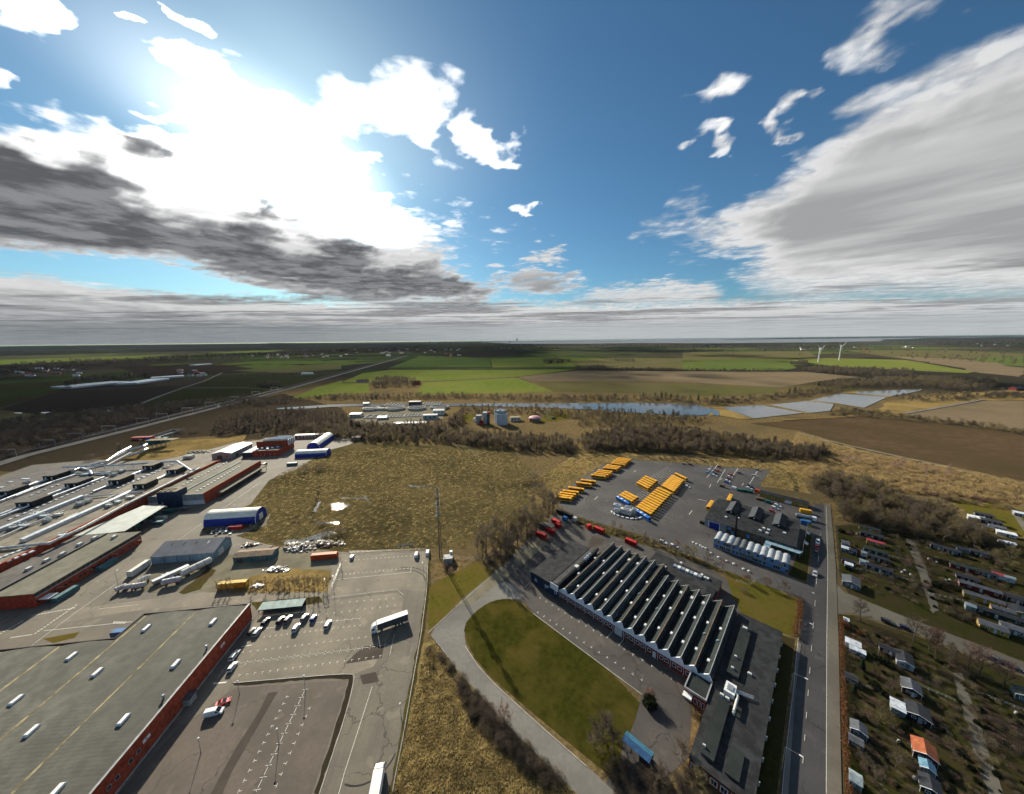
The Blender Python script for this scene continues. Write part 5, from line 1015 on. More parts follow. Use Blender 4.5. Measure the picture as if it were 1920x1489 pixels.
def simple(name, label, cat, F, r, zw, zr, axis, wm, rm, doors=(), wins=(), over=.3):
    t = thing(name, label, cat, F.w(r[0], r[2])); gable_wall(F, r, zw, zr, axis).build('wall', K[wm], t); gable(F, r, zw, zr + .02, axis, over, .15).build('roof', K[rm], t)
    for side, a, b_, z0, z1, m_ in doors:
        pos = {'u': r[2], 'U': r[3], 'v': r[0], 'V': r[1]}[side]; s = {'u': -1, 'U': 1, 'v': -1, 'V': 1}[side]; p0, p1 = sorted((pos, pos + s * .07))
        if side in 'uU': MB().box(F, r[0] + a, r[0] + b_, p0, p1, z0, z1).build('door', K[m_], t)
        else: MB().box(F, p0, p1, r[2] + a, r[2] + b_, z0, z1).build('door', K[m_], t)
    for side, a, b_, z0, z1 in wins:
        pos = {'u': r[2], 'U': r[3], 'v': r[0], 'V': r[1]}[side]; o = r[0] if side in 'uU' else r[2]; window(t, F, side, o + a, o + b_, pos, z0, z1, fw=.1)
    return t
def around(F, x, y, lu, lv):
    """footprint whose near-left corner stands at the image point"""
    u, v = F.uv(x, y); return (u, u + lu, v, v + lv)
simple('teal_shed', 'long teal shed with rusty roof in the gravel yard', 'shed', FL, around(FL, 438, 1056, 20, 6.5), 3.2, 4.2, 'u', 'teal', 'rust', [('u', 2, 5, 0, 2.6, 'dgrey'), ('u', 9, 12, 0, 2.6, 'teal')], [('u', 14, 16, 1.2, 2.2)])
simple('white_hall', 'bright white roofed storage hall on the far yard', 'hall', FL, around(FL, 398, 862, 19, 34), 6.2, 8.2, 'v', 'grey', 'white', [('u', 5, 10, 0, 4.2, 'dgrey'), ('V', 6, 10, 0, 3.5, 'dgrey')], [('u', 13, 15, 1.5, 3)])
def brick_plant():
    F = FL; r = around(F, 455, 858, 36, 26); t = thing('brick_plant', 'red brick plant building with fat silver pipes on its roof', 'building', F.w(r[0], r[2]))
    MB().box(F, r[0], r[0] + 10, r[2] - .1, r[3], -.1, 5).build('annex', K['navy'], t); MB().box(F, r[0] + 10.01, r[1], r[2], r[2] + 15, -.1, 6.2).build('wall', K['brickLu'], t); MB().box(F, r[0] + 10.5, r[1] - .5, r[2] + .5, r[2] + 14.7, 6.21, 6.4).build('roof', K['feltgrey'], t)
    MB().box(F, r[0] + 6, r[1], r[2] + 15.01, r[3] + 6, -.1, 12).build('wall', K['brickLu'], t); MB().box(F, r[0] + 6.3, r[1] - .3, r[2] + 15.3, r[3] + 5.7, 12.01, 12.3).build('roof', K['feltgrey'], t); MB().box(F, r[0] + .3, r[0] + 9.7, r[2] + .3, r[3] - .3, 5.01, 5.2).build('roof', K['teal'], t)
    for k in range(4): v = r[2] + 18 + k * 4; b = MB(); b.path([F.w(r[0] + 12 + k * 3, v, 13.4), F.w(r[1] - 2, v, 13.4), F.w(r[1] + 1.5, v, 13), F.w(r[1] + 1.5, v, 6)], .8, 8); b.build('roof_pipe', K['duct'], t)
    for k in range(6): u = r[0] + 13 + k * 3.4; skylight(t, F, u, r[2] + 4 + (k % 3) * 3, 6.4, 2, 2, 1.4, 'duct', 'roof_machine')
    for k in range(5): window(t, F, 'u', r[0] + 13 + k * 4.4, r[0] + 14.6 + k * 4.4, r[2], 1.2, 2.6)
    MB().box(F, r[0] + 22, r[0] + 25, r[2] - .08, r[2], 0, 2.8).build('door', K['dgrey'], t)
brick_plant()
simple('rail_shed', 'low grey shed row behind the brick plant', 'shed', FL, around(FL, 553, 823, 36, 7), 4.2, 5.0, 'u', 'dgrey', 'grey', [('u', 3 + 4 * k, 5.6 + 4 * k, .2, 3.2, 'lgrey') for k in range(8)])
simple('brown_hut', 'small brown hut at the end of the far yard', 'hut', FL, around(FL, 660, 827, 10, 8), 4, 5, 'u', 'wood', 'rust', [('u', 3, 5, 0, 2.2, 'dgrey')])
simple('switch_hut', 'small white hut beside the golden grass patch', 'hut', FL, around(FL, 343, 861, 8, 5), 2.8, 3.4, 'u', 'offwhite', 'tealroof', [('u', 3, 5, 0, 2.2, 'grey')])
simple('red_train_shed', 'long dark red and blue hut row beside the railway', 'hut', FL, around(FL, 246, 826, 22, 6), 3.2, 3.6, 'u', 'redc', 'redc', [('u', 16, 22, 0.02, 3.1, 'bluec')], [('u', 2 + 3 * k, 4 + 3 * k, 1.2, 2.2) for k in range(4)])
def conveyor():
    F = FL; t = thing('conveyor_plant', 'pale conveyor gallery climbing to green hopper bins', 'conveyor', G(225, 858)); a, b_, c = G(190, 872, 3), G(238, 846, 6), G(268, 838, 9)
    b = MB(); b.path([a, b_], 1.8, 4); b.path([G(200, 874, 3), G(246, 849, 6)], 1.2, 4); b.build('gallery', K['offwhite'], t); b = MB(); b.path([b_, c, G(276, 833, 6)], 1.6, 8); b.path([G(240, 855, 4), G(262, 848, 5), G(276, 842, 4)], 1.4, 8); b.build('chute', K['lgrey'], t)
    for k in range(4): u, v = F.uv(276 + k * 8, 842 - k * 1.6); o = MB(); o.box(F, u, u + 6, v, v + 7, 4, 9.5); o.build('hopper', K['teal'], t); l = MB(); [l.box(F, u + q, u + q + .4, v + w_, v + w_ + .4, 0, 4) for q in (0, 5.6) for w_ in (0, 6.6)]; l.build('hopper_leg', K['lgrey'], t)
    u, v = F.uv(276, 842); MB().box(F, u - .5, u + 30, v - .3, v + 7.5, 9.52, 10).build('hopper_roof', K['moss'], t)
    for x, y, h in ((225, 850, 11), (266, 838, 9)): p = G(x, y); b = MB(); b.tube(p, p + Vector((0, 0, h)), 1.2, 1.1, 10); b.build('chimney', K['rust'], t)
conveyor()
def gantry():
    t = thing('loading_ramp', 'concrete and steel rail underpass ramp beside the tracks', 'ramp', G(285, 826)); F = FL; u, v = F.uv(282, 822)
    b = MB(); b.box(F, u, u + .6, v - 2, v + 34, 0, 3.2); b.box(F, u + 14, u + 14.6, v - 2, v + 34, 0, 3.2); b.box(F, u + .6, u + 14, v + 33.4, v + 34, 0, 3.2); b.build('wall', K['concrete'], t); MB().box(F, u + .61, u + 13.99, v - 2, v + 33.3, .3, .42).build('ramp_floor', K['black'], t)
gantry()
def tank(x, y, L, r, label, ang, mat='offwhite', z=.8):
    p = G(x, y); f = Fr(ang, p.to_2d()); t = thing('storage_tank', label, 'tank', p, 'white storage tanks in the gravel yard'); n = 14
    rg = lambda u, rr: [f.w(u, rr * math.cos(2 * math.pi * i / n), z + r + rr * math.sin(2 * math.pi * i / n)) for i in range(n)]
    b = MB(); b.loft([rg(-L / 2 - r * .3, r * .35), rg(-L / 2 - r * .15, r * .8), rg(-L / 2, r), rg(L / 2, r), rg(L / 2 + r * .15, r * .8), rg(L / 2 + r * .3, r * .35)]); b.build('shell', K[mat], t, smooth=False)
    b = MB()
    for k in (-.3, .3): b.box(f, L * k - .2, L * k + .2, -r * .8, r * .8, 0, z + r * .55)
    b.build('saddle', K['dgrey'], t); b = MB()
    for k in (-.25, 0, .25): b.loft([rg(L * k - .12, r * 1.03), rg(L * k + .12, r * 1.03)])
    b.build('band', K['grey'], t)
tank(370, 1070, 12, 1.7, 'largest white cylinder tank, beside the green verge', 64); tank(323, 1096, 7, 1.4, 'silver cylinder tank near the yard fence', 20, 'lgrey'); tank(262, 1104, 4.5, 1.2, 'white cylinder tank in the front row, right one of three', 20); tank(244, 1106, 3.5, 1.1, 'white cylinder tank in the front row, middle of three', 20); tank(228, 1108, 3.5, 1.1, 'white cylinder tank in the front row, left of three', 60); tank(272, 1090, 4, 1.0, 'small white tank behind the front row', 50); tank(394, 884, 9, 1.6, 'silver tank beside the meadow corner', 70, 'lgrey')
def stack(x, y, n, label, mats, sp=3.0, big=1.2, name='drum', cat='drum', group=None, ang=10):
    """a loose yard of single things, each its own object"""
    p = G(x, y); f = Fr(ang, p.to_2d())
    for k, q in enumerate(sorted((f.w(random.uniform(-sp, sp) * 2, random.uniform(-sp, sp)) for _ in range(n)), key=lambda q: q.x)):
        s = random.uniform(.5, 1) * big; b = MB(); b.tube(q, q + Vector((0, 0, s * 1.1)), s * .7, s * .7, 8); b.tube(q + Vector((0, 0, s * 1.1)), q + Vector((0, 0, s * 1.3)), s * .7, s * .35, 8)
        tag(b.build(name, K[random.choice(mats)]), '%s, %s from the left' % (label, ordn(k)), cat, group)
random.seed(11)
stack(330, 1078, 16, 'white drum in the cluster between the tanks and grey hall', ('white', 'offwhite', 'lgrey'), 3.2, 1.2, group='white drums between the tanks')
t_ = thing('drum_trailer', 'long pale trailer frame parked among white drums', 'trailer', G(322, 1082)); MB().box(Fr(62, G(322, 1082).to_2d()), -7, 7, -1.2, 1.2, .8, 2.6).build('bed', K['lgrey'], t_)
for k in range(3): MB().box(Fr(62, G(322, 1082).to_2d()), -6 + k * 5, -5.2 + k * 5, -1.25, 1.25, .1, .8).build('wheel', K['rubber'], t_)
def heap(x, y, w_, h, label, mats, n, group=None, sz=1.0, ang=0):
    """rubble nobody would count: one mass of blocks"""
    p = G(x, y); f = Fr(ang, p.to_2d()); b = MB()
    for k in range(n):
        u, v = random.gauss(0, w_ / 2.3), random.gauss(0, w_ / 6); s = random.uniform(.25, .8) * sz; zz = max(0, h * (1 - (u / w_) ** 2 - (v / (w_ * .4)) ** 2)) * random.random(); ff = Fr(random.uniform(0, 180), f.w(u, v).to_2d()); b.box(ff, -s, s, -s * .6, s * .6, zz - .2, zz + s * .8, random.randrange(len(mats)))
    o = b.build('rubble', [K[q] for q in mats]); o['kind'] = 'stuff'; o['label'] = label
heap(560, 1026, 12, 1.6, 'heap of pale stones and broken concrete', ('offwhite', 'concrete', 'wood'), 230, sz=1.1); heap(610, 1020, 9, 1.4, 'heap of dark and pale rubble behind the orange container', ('concrete', 'wood', 'offwhite'), 140, sz=1.1); heap(520, 1068, 6, 1.0, 'pile of pale slabs among weeds', ('offwhite', 'lgrey', 'concrete'), 90, sz=.9); heap(484, 1100, 3, .7, 'small pile of white sacks', ('white', 'offwhite'), 24); heap(470, 1022, 5, .8, 'scrap by the grey hall gable', ('lgrey', 'dgrey', 'rust'), 60); heap(372, 848, 14, 1.2, 'stacked dark pipes on the far yard', ('dgrey', 'black', 'grey'), 160); heap(420, 996, 10, .8, 'scrap row below the large tent', ('dgrey', 'navy', 'lgrey'), 90); heap(645, 826, 5, .8, 'pale bales at the yard end', ('offwhite', 'yellowc'), 50)
# bicycle shelter and car-park furniture
def shelter(a, b_, d, label, mroof, mpost, F, h=2.6, group=None, rot=None):
    A, B = F.uv(*a), F.uv(*b_); t = thing('bicycle_shelter', label, 'shelter', F.w(*A)); u0, u1, v0 = A[0], B[0], (A[1] + B[1]) / 2
    b = MB(); F2 = Fr(0); F2.U, F2.V, F2.o = F.V, F.U, F.o; b.extr(F2, [(v0, h - .3), (v0 + d, h + .2), (v0 + d, h + .3), (v0, h - .2)], u0, u1); b.build('roof', K[mroof], t); MB().box(F, u0 + .2, u1 - .2, v0 + d - .2, v0 + d - .1, .1, h).build('back_panel', K['dgrey'], t)
    for k in range(5): u = u0 + .2 + (u1 - u0 - .4) * k / 4; MB().box(F, u - .08, u + .08, v0 + .3, v0 + .46, 0, h - .25).build('post', K[mpost], t)
    b = MB()
    for k in range(int((u1 - u0) / 1.2)): u = u0 + .6 + k * 1.2; b.path([F.w(u, v0 + 1, 0), F.w(u, v0 + 1, .8), F.w(u, v0 + 1.8, .8), F.w(u, v0 + 1.8, 0)], .04, 4)
    b.build('bicycle_rack', K['steel'], t); return t
shelter((484, 1153), (567, 1145), 4.2, 'long teal roofed bicycle shelter at the top of the car park', 'tealroof', 'dgrey', FL)
# ------------------------------------------------------------------ the sawtooth factory
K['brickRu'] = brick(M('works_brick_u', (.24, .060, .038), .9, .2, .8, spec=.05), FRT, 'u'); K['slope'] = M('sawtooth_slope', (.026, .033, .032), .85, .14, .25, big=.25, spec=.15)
K['glaze'] = glass('north_light_glass', (.030, .042, .042), .2); K['bluewall'] = lines(M('wing_blue', (.018, .036, .075), .6, .12, .4), FRT, 'u', .5, .03, .3); K['gablewhite'] = M('gable_white', (.80, .83, .86), .6, .04, .4)
K['panelblue'] = M('panel_blue', (.10, .30, .66), .5, .12); K['barrackwall'] = M('barrack_grey', (.25, .28, .31), .6, .1); K['barrackroof'] = M('barrack_roof', (.36, .39, .41), .5, .1, .3); K['barrackdark'] = M('barrack_roof_dark', (.10, .11, .115), .6, .15, .3)
K['depotwall'] = M('depot_brick', (.135, .105, .060), .85, .25, .6); K['yellowwall'] = M('yellow_boards', (.40, .27, .055), .75, .2, .5); K['paleblue'] = M('pale_blue_sheet', (.24, .36, .42), .55, .12)
def sawtooth():
    F = FRT; v0 = 115.6; w_ = 4.53; n = 14; ua = -80.3
    t = thing('sawtooth_factory', 'sawtooth roofed brick factory with fourteen white gables', 'factory', F.w(ua, v0))
    rid, zv, zr = .72, 4.2, 6.9
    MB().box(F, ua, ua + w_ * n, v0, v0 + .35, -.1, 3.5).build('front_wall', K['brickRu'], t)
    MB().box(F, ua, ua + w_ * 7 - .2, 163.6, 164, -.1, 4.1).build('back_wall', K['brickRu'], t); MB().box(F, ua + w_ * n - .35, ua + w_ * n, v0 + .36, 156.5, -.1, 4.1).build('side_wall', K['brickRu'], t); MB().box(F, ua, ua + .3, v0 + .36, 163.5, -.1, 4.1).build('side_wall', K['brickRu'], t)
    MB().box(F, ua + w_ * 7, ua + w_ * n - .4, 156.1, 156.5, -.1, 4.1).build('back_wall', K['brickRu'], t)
    K['shade'] = K['dgrey']
    for k in range(n):
        u = ua + w_ * k; ve = 164 if k < 7 else 156.5; ur = u + w_ * rid; ub = u + w_ - .12
        g = MB(); pr = [(u + .02, 3.5), (u + w_ - .02, 3.5), (u + w_ - .02, zv + .05), (ur, zr + .05), (u + .02, zv + .25)]
        g.extr(F, pr, v0 - .12, v0 + .25); g.build('gable', K['gablewhite'] if k else K['gablewhite'], t); g = MB(); g.extr(F, pr, ve - .2, ve + .05); g.build('rear_gable', K['grey'], t)
        g = MB(); pr2 = [(u, zv), (ur, zr), (ur, zr + .12), (u, zv + .14)]; g.extr(F, pr2, v0 + .26, ve - .21); s = g.build('roof_slope', K['slope'], t)
        g = MB(); g.poly([F.w(ur + .1, v0 + .3, zr - .1), F.w(ub, v0 + .3, zv + .1), F.w(ub, ve - .3, zv + .1), F.w(ur + .1, ve - .3, zr - .1)]); gl = g.build('glazing', K['glaze'], t)
        g = MB(); m_ = int((ve - v0) / 1.15)
        for j in range(m_ + 1):
            v = v0 + .35 + (ve - v0 - .8) * j / m_; a, b_ = F.w(ur + .14, v, zr - .06), F.w(ub + .04, v, zv + .14); g.tube(a, b_, .055, .055, 4, cap=False)
        for q in (.33, .66): g.tube(F.w(ur + (ub - ur) * q + .1, v0 + .3, zr + (zv - zr) * q + .03), F.w(ur + (ub - ur) * q + .1, ve - .3, zr + (zv - zr) * q + .03), .04, .04, 4, cap=False)
        bars = g.build('glazing_bar', K['lgrey'] if k < 6 else K['dgrey'], gl); bars['kind'] = 'stuff'
        MB().box(F, ur - .12, ur + .16, v0 - .14, ve + .06, zr + .06, zr + .2).build('ridge_cap', K['grey'] if k % 3 else K['rust'], t); MB().box(F, ub - .1, ub + .25, v0 + .26, ve - .2, zv - .1, zv + .02).build('valley_gutter', K['black'], t)
        random.seed(k)
        for q in ([.2, .55] if k not in (2, 5) else [.35]):
            v = v0 + (ve - v0) * (q + random.uniform(-.1, .12)); uu = u + w_ * .36; z = zv + (zr - zv) * .5 + .12; skylight(t, F, uu, v, z, .9, 1.5, .55, 'white', 'roof_hatch')
        if k in (3, 4, 9, 10, 11): skylight(t, F, u + w_ * .5, v0 + (ve - v0) * .82, zv + (zr - zv) * .7 + .1, 1.2, 2.2, .8, 'offwhite', 'ventilator')
        if k in (6, 8, 12, 13): p = F.w(u + w_ * .4, v0 + (ve - v0) * .42, 5.4); b = MB(); b.path([p, p + Vector((0, 0, 1.0)), p + Vector((F.U.x * .8, F.U.y * .8, 1.5))], .22, 6); b.build('roof_pipe', K['paleblue'], t)
        if k == 6: MB().box(F, u + .7, u + 3.9, v0 - .2, v0 - .02, .05, 3.3).build('gate', K['offwhite'], t)
        elif k < 13:
            for a in ((.6, 2.0), (2.5, 3.9)):
                if (k, a[0]) == (9, 2.5): MB().box(F, u + 2.6, u + 3.8, v0 - .09, v0, 0, 2.6).build('door', K['white'], t)
                else: window(t, F, 'u', u + a[0], u + a[1], v0, 1.3, 2.7, fw=.16)
        b = MB(); b.tube(F.w(u, v0 - .12, .1), F.w(u, v0 - .12, 4.2), .08, .08, 5); b.build('downpipe', K['gablewhite'], t)
    # blue wing
    b_ = thing('blue_wing', 'dark roofed hall with navy blue cladding beside the sawtooth gables', 'hall', F.w(-97.1, 114.8)); MB().box(F, -97.1, -80.5, 114.8, 151, -.1, 5.6).build('wall', K['bluewall'], b_); MB().box(F, -97.2, -85.2, 114.7, 151.1, 5.61, 5.85).build('roof', K['tar'], b_)
    g = MB(); g.extr(F, [(-85.1, 5.61), (-80.6, 5.61), (-80.45, 7.0), (-81.4, 7.2)], 115.2, 153); g.build('raised_roof', K['tar'], b_); MB().box(F, -85, -80.4, 114.6, 114.78, 3.6, 6.6).build('white_fascia', K['gablewhite'], b_)
    for u in (-94.5, -88.2, -82.5): window(b_, F, 'u', u, u + 1.3, 114.8, 1.9, 3.3, fw=.2)
    MB().box(F, -86.6, -86.0, 114.65, 114.8, 2.8, 3.6).build('wall_sign', K['white'], b_)
    u, v = F.uv(1081, 1065, 6); skylight(b_, F, u, v, 5.85, 2.2, 2.6, 1.4, 'offwhite', 'roof_machine')
    for k in range(3): u, v = F.uv(1098 + k * 4, 1049 - k * 4, 7); p = F.w(u, v); q = MB(); q.tube(p + Vector((0, 0, 5.8)), p + Vector((0, 0, 7.4)), .7, .7, 8); q.tube(p + Vector((0, 0, 7.4)), p + Vector((0, 0, 8.2)), .95, .5, 8); q.build('roof_vent', K['lgrey'], b_)
    for v0_, v1_ in ((115, 151),): MB().box(F, -97.35, -97.12, 114.6, 151.2, 5.3, 5.62).build('eaves_gutter', K['panelblue'], b_)
    # rear annex
    a = thing('rear_annex', 'flat black roofed annex with white rooflight strip behind the sawtooth roof', 'annex', F.w(-50.8, 164.5)); MB().box(F, -48.3, -26, 156.9, 174, -.1, 3.8).build('wall', K['brickRu'], a); MB().box(F, -48.5, -25.8, 156.8, 174.2, 3.81, 4.0).build('roof', K['tar'], a); MB().box(F, -58, -48.6, 164.6, 176, -.1, 3.4).build('wall', K['brickRu'], a); MB().box(F, -58.2, -48.52, 164.5, 176.2, 3.41, 3.6).build('roof', K['tar'], a)
    for k in range(7): skylight(a, F, -46.2 + k * 1.9, 169.8, 4.0, 1.7, 2.4, .9, 'white' if k % 2 else 'lgrey', 'rooflight')
    for x, y in ((1316, 1078), (1322, 1083), (1327, 1085), (1247, 1062), (1277, 1056)): u, v = F.uv(x, y, 4.3); skylight(a, F, u, v, 4.0 if x > 1250 else 3.6, 1.2, 1.6, .7, 'offwhite', 'roof_hatch')
    MB().box(F, -30, -26.5, 158, 165, 4.001, 4.7).build('roof_box', K['black'], a)
    # east wing
    e = thing('east_wing', 'long flat black roofed wing with raised lantern strips along the street', 'building', F.w(-16.5, 88.3)); r = (-16.4, -1.9, 88.3, 157.2)
    wall_box(F, r, -.1, 3.9).build('wall', K['brickRu'], e); MB().box(F, r[0] - .2, r[1] + .3, r[2] - .3, r[3] + .2, 3.91, 4.15).build('roof', K['tar'], e)
    for u0, u1, va, vb, hh in ((-14.2, -10.9, 122.8, 150, .9), (-14.2, -11.2, 91, 112, .9), (-8.4, -5.3, 90.8, 99, .5)):
        l = MB(); l.box(F, u0, u1, va, vb, 4.16, 4.15 + hh); o = l.build('roof_lantern', K['dgrey'], e); MB().box(F, u0 - .12, u1 + .12, va - .12, vb + .12, 4.152 + hh, 4.3 + hh).build('lantern_roof', K['slope'], o)
    random.seed(3)
    for x, y in ((775, 675), (795, 750), (785, 635), (755, 735), (730, 860), (670, 1105), (665, 1140), (650, 1190), (635, 1255), (800, 590), (810, 545), (480, 1305), (755, 795), (710, 1015)):
        u, v = F.uv(1150 + x * .3284, 1000 + y * .3284, 4.2); l = random.uniform(.7, 1.2); MB().box(F, u - .7, u + .7, v - l, v + l, 4.151, 4.2).build('felt_patch', K['slope'], e)
    for x, y, s in ((752, 548, 1.6), (698, 710, .9), (680, 775, .9), (780, 795, 1.3), (518, 1220, .8), (620, 930, 1.2), (650, 950, 1.2)):
        u, v = F.uv(1150 + x * .3284, 1000 + y * .3284, 5); skylight(e, F, u, v, 4.16 if x == 780 else 5.2, s, s * .7, .7, 'offwhite', 'roof_vent')
    u, v = F.uv(1370, 1292, 5.5); o = MB().box(F, u - 1.6, u + 1.4, v - 2.2, v + 2, 4.3, 6.0).build('air_handler', K['white'], e); MB().box(F, u - .9, u + .7, v - 1.2, v + 1, 6.002, 6.3).build('fan_box', K['lgrey'], o); q = MB(); q.path([F.w(u + 1, v, 5.4), F.w(u + 2.2, v - 1, 5.4), F.w(u + 2.2, v - 7, 5.4), F.w(u + 2.2, v - 7, 4.2)], .4, 8); q.build('duct', K['offwhite'], o); q = MB(); [q.tube(F.w(u + 1.4, v + 1.4 - k * .5, 5), F.w(u + 6, v + 3 - k * .5, 4.9), .12, .12, 5) for k in range(3)]; q.build('pipe', K['lgrey'], o)
    for k in range(6): window(e, F, 'u', -16 + k * 2.4, -14.2 + k * 2.4, 88.3, .9, 2.9, fw=.2, mull=1)
    for k in range(9): v = 95 + k * 7; MB().box(F, -1.6, -1.2, v, v + .35, 2.6, 4.0).build('downpipe_head', K['offwhite'], e)
    for k in range(16): window(e, F, 'V', 91 + k * 4.1, 93.4 + k * 4.1, -1.9, 1.0, 2.8, fw=.14)
    # entrance block
    c = thing('entrance_block', 'small brick entrance block with parapet roof against the last gable', 'building', F.w(-23.5, 107.6)); r = (-23.5, -16.95, 107.6, 115.3); wall_box(F, r, -.1, 4.2).build('wall', K['brickRu'], c); MB().box(F, r[0] + .3, r[1] - .3, r[2] + .3, r[3] - .1, 4.201, 4.3).build('roof', K['slope'], c)
    q = MB(); q.box(F, r[0] - .1, r[1] + .1, r[2] - .1, r[2] + .28, 3.9, 4.7); q.box(F, r[0] - .1, r[0] + .28, r[2] + .281, r[3], 3.9, 4.7); q.box(F, r[1] - .28, r[1] + .1, r[2] + .281, r[3], 3.9, 4.7); q.build('parapet', K['grey'], c)
    window(c, F, 'u', -23.2, -21.0, 107.6, .4, 2.9, fw=.3, mull=1, name='entrance_window')
    for k in range(3): window(c, F, 'u', -20.4 + k * 1.15, -19.6 + k * 1.15, 107.6, .6, 2.9, fw=.1)
    MB().box(F, -23.5, -20.8, 105.6, 107.55, 3.0, 3.2).build('entrance_canopy', K['white'], c)
sawtooth()
# blue shelter, garden side
def blue_shelter():
    F = FRT; u, v = F.uv(1165, 1400); u1, v1 = F.uv(1205, 1432); t = thing('blue_shelter', 'blue roofed bicycle shelter beside the lawn corner', 'shelter', F.w(u, v)); L = 8.2
    for k, (a, b_, z0, z1) in enumerate(((0, 1.7, 2.3, 2.75), (1.75, 3.4, 2.75, 2.3))):
        F2 = Fr(0); F2.U, F2.V, F2.o = F.V, F.U, F.o; q = MB(); q.extr(F2, [(v + a, z0), (v + b_, z1), (v + b_, z1 + .08), (v + a, z0 + .08)], u, u + L); q.build('roof', M('shelter_blue_%d' % k, ((.03, .085, .19), (.04, .13, .20))[k], .35, .15, .6), t)
    for k in range(4):
        for a in (.15, 3.2): MB().box(F, u + .2 + k * 2.55, u + .3 + k * 2.55, v + a, v + a + .1, 0, 2.3).build('post', K['dgrey'], t)
    MB().box(F, u + .1, u + L - .1, v + 3.28, v + 3.32, .2, 2.25).build('back_panel', K['navy'], t)
blue_shelter()

# ------------------------------------------------------------------ bus depot buildings
def depot():
    F = FRT; r = (-47.2, -2.2, 230.7, 267.4); h = 5.0; t = thing('depot_garage', 'dark roofed bus garage with three roof lanterns', 'garage', F.w(r[0], r[2]))
    wall_box(F, (r[0] + 12, r[1], r[2], r[3]), -.1, h).build('wall', K['depotwall'], t); wall_box(F, (r[0], r[0] + 11.99, r[2] - .6, r[3]), -.1, h).build('workshop_wall', K['grey'], t)
    F2 = Fr(0); F2.U, F2.V, F2.o = F.V, F.U, F.o; c = (r[2] + r[3]) / 2; q = MB(); q.extr(F2, [(r[2] - .8, h), (c, h + 1.6), (r[3] + .3, h), (r[3] + .3, h + .2), (c, h + 1.8), (r[2] - .8, h + .2)], r[0] - .3, r[1] + .4); ro = q.build('roof', K['tar'], t)
    for x, y in ((1376, 952), (1418, 963), (1463, 976)):
        u, v = F.uv(x, y, 7.5); l = thing_part(t, 'roof_lantern', F, (u - 3, u + 3, v - 8.5, v + 8.5), 5.6, 7.4, 8.9)
    for x, y in ((1361, 970), (1384, 972), (1425, 995), (1432, 991), (1441, 994), (1438, 1000), (1471, 1000)): u, v = F.uv(x, y, 6); skylight(t, F, u, v, 5.6, 1.5, 1.3, 1.0, 'white', 'roof_vent')
    MB().box(F, r[0] + 2.6, r[0] + 8.2, r[2] - .7, r[2] - .61, .05, 4.3).build('garage_door', K['tentblue'], t); MB().box(F, r[0] + 2.2, r[0] + 8.6, r[2] - .66, r[2] - .6, .05, 4.7).build('door_frame', K['white'], t)
    for u, z0, z1, w_ in ((12.5, 2.6, 4.4, 1.8), (14.8, .4, 2.2, 2.6), (22.4, .9, 3.1, 1.6)): MB().box(F, r[0] + u, r[0] + u + w_, r[2] - .07, r[2], z0, z1).build('blue_panel', K['panelblue'], t)
    for k in range(5):
        for z in (1.0, 3.2): window(t, F, 'u', r[0] + 24.6 + k * 1.9, r[0] + 26 + k * 1.9, r[2], z, z + 1.1, fm='offwhite', fw=.08)
    for k in range(7): window(t, F, 'u', r[0] + 36 + k * 1.2, r[0] + 36.9 + k * 1.2, r[2], 3.2, 4.3, fm='offwhite', fw=.08)
    u, v = F.uv(1379, 1003); p = F.w(u, r[2] - .9); q = MB(); q.tube(p, p + Vector((0, 0, 13.5)), .65, .5, 8); q.build('chimney', K['black'], t)
    # L shaped pale blue canopy
    zc = 4.0; P = [G(x, y, zc) for x, y in ((1437, 1011), (1506, 1034), (1499, 1038.5), (1446, 1021), (1443, 1028), (1430.6, 1024.5))]; c = thing('depot_canopy', 'pale blue L-shaped canopy before the bus garage', 'canopy', (P[0].x, P[0].y, 0)); MB().prism(P, zc - .3, zc).build('roof', K['paleblue'], c)
    for q in (P[1].lerp(P[4], .08), P[2].lerp(P[0], .3), P[4].lerp(P[0], .3), P[5].lerp(P[1], .08)): m_ = MB(); m_.tube((q.x, q.y, 0), (q.x, q.y, zc - .31), .15, .15, 6); m_.build('post', K['steel'], c)
def thing_part(t, name, F, r, z0, z1, z2):
    u0, u1, v0, v1 = r; b = MB(); b.extr(F, [(u0, z0), (u1, z0), (u1, z1), ((u0 + u1) / 2, z2), (u0, z1)], v0, v1); o = b.build(name, K['tar'], t)
    c = (u0 + u1) / 2; g = MB(); g.extr(F, [(u0 - .2, z1), (c, z2 + .05), (c, z2 + .2), (u0 - .2, z1 + .15)], v0 - .2, v1 + .2); g.build('lantern_roof', K['dgrey'], o); g = MB(); g.extr(F, [(c, z2 + .05), (u1 + .2, z1), (u1 + .2, z1 + .15), (c, z2 + .2)], v0 - .2, v1 + .2); g.build('lantern_roof', K['tar'], o); g = MB(); g.tube(F.w(c, v0 - .35, z1 + .5), F.w(c, v0, z1 + .5), .4, .4, 8); g.build('lantern_fan', K['white'], o); return o
depot()
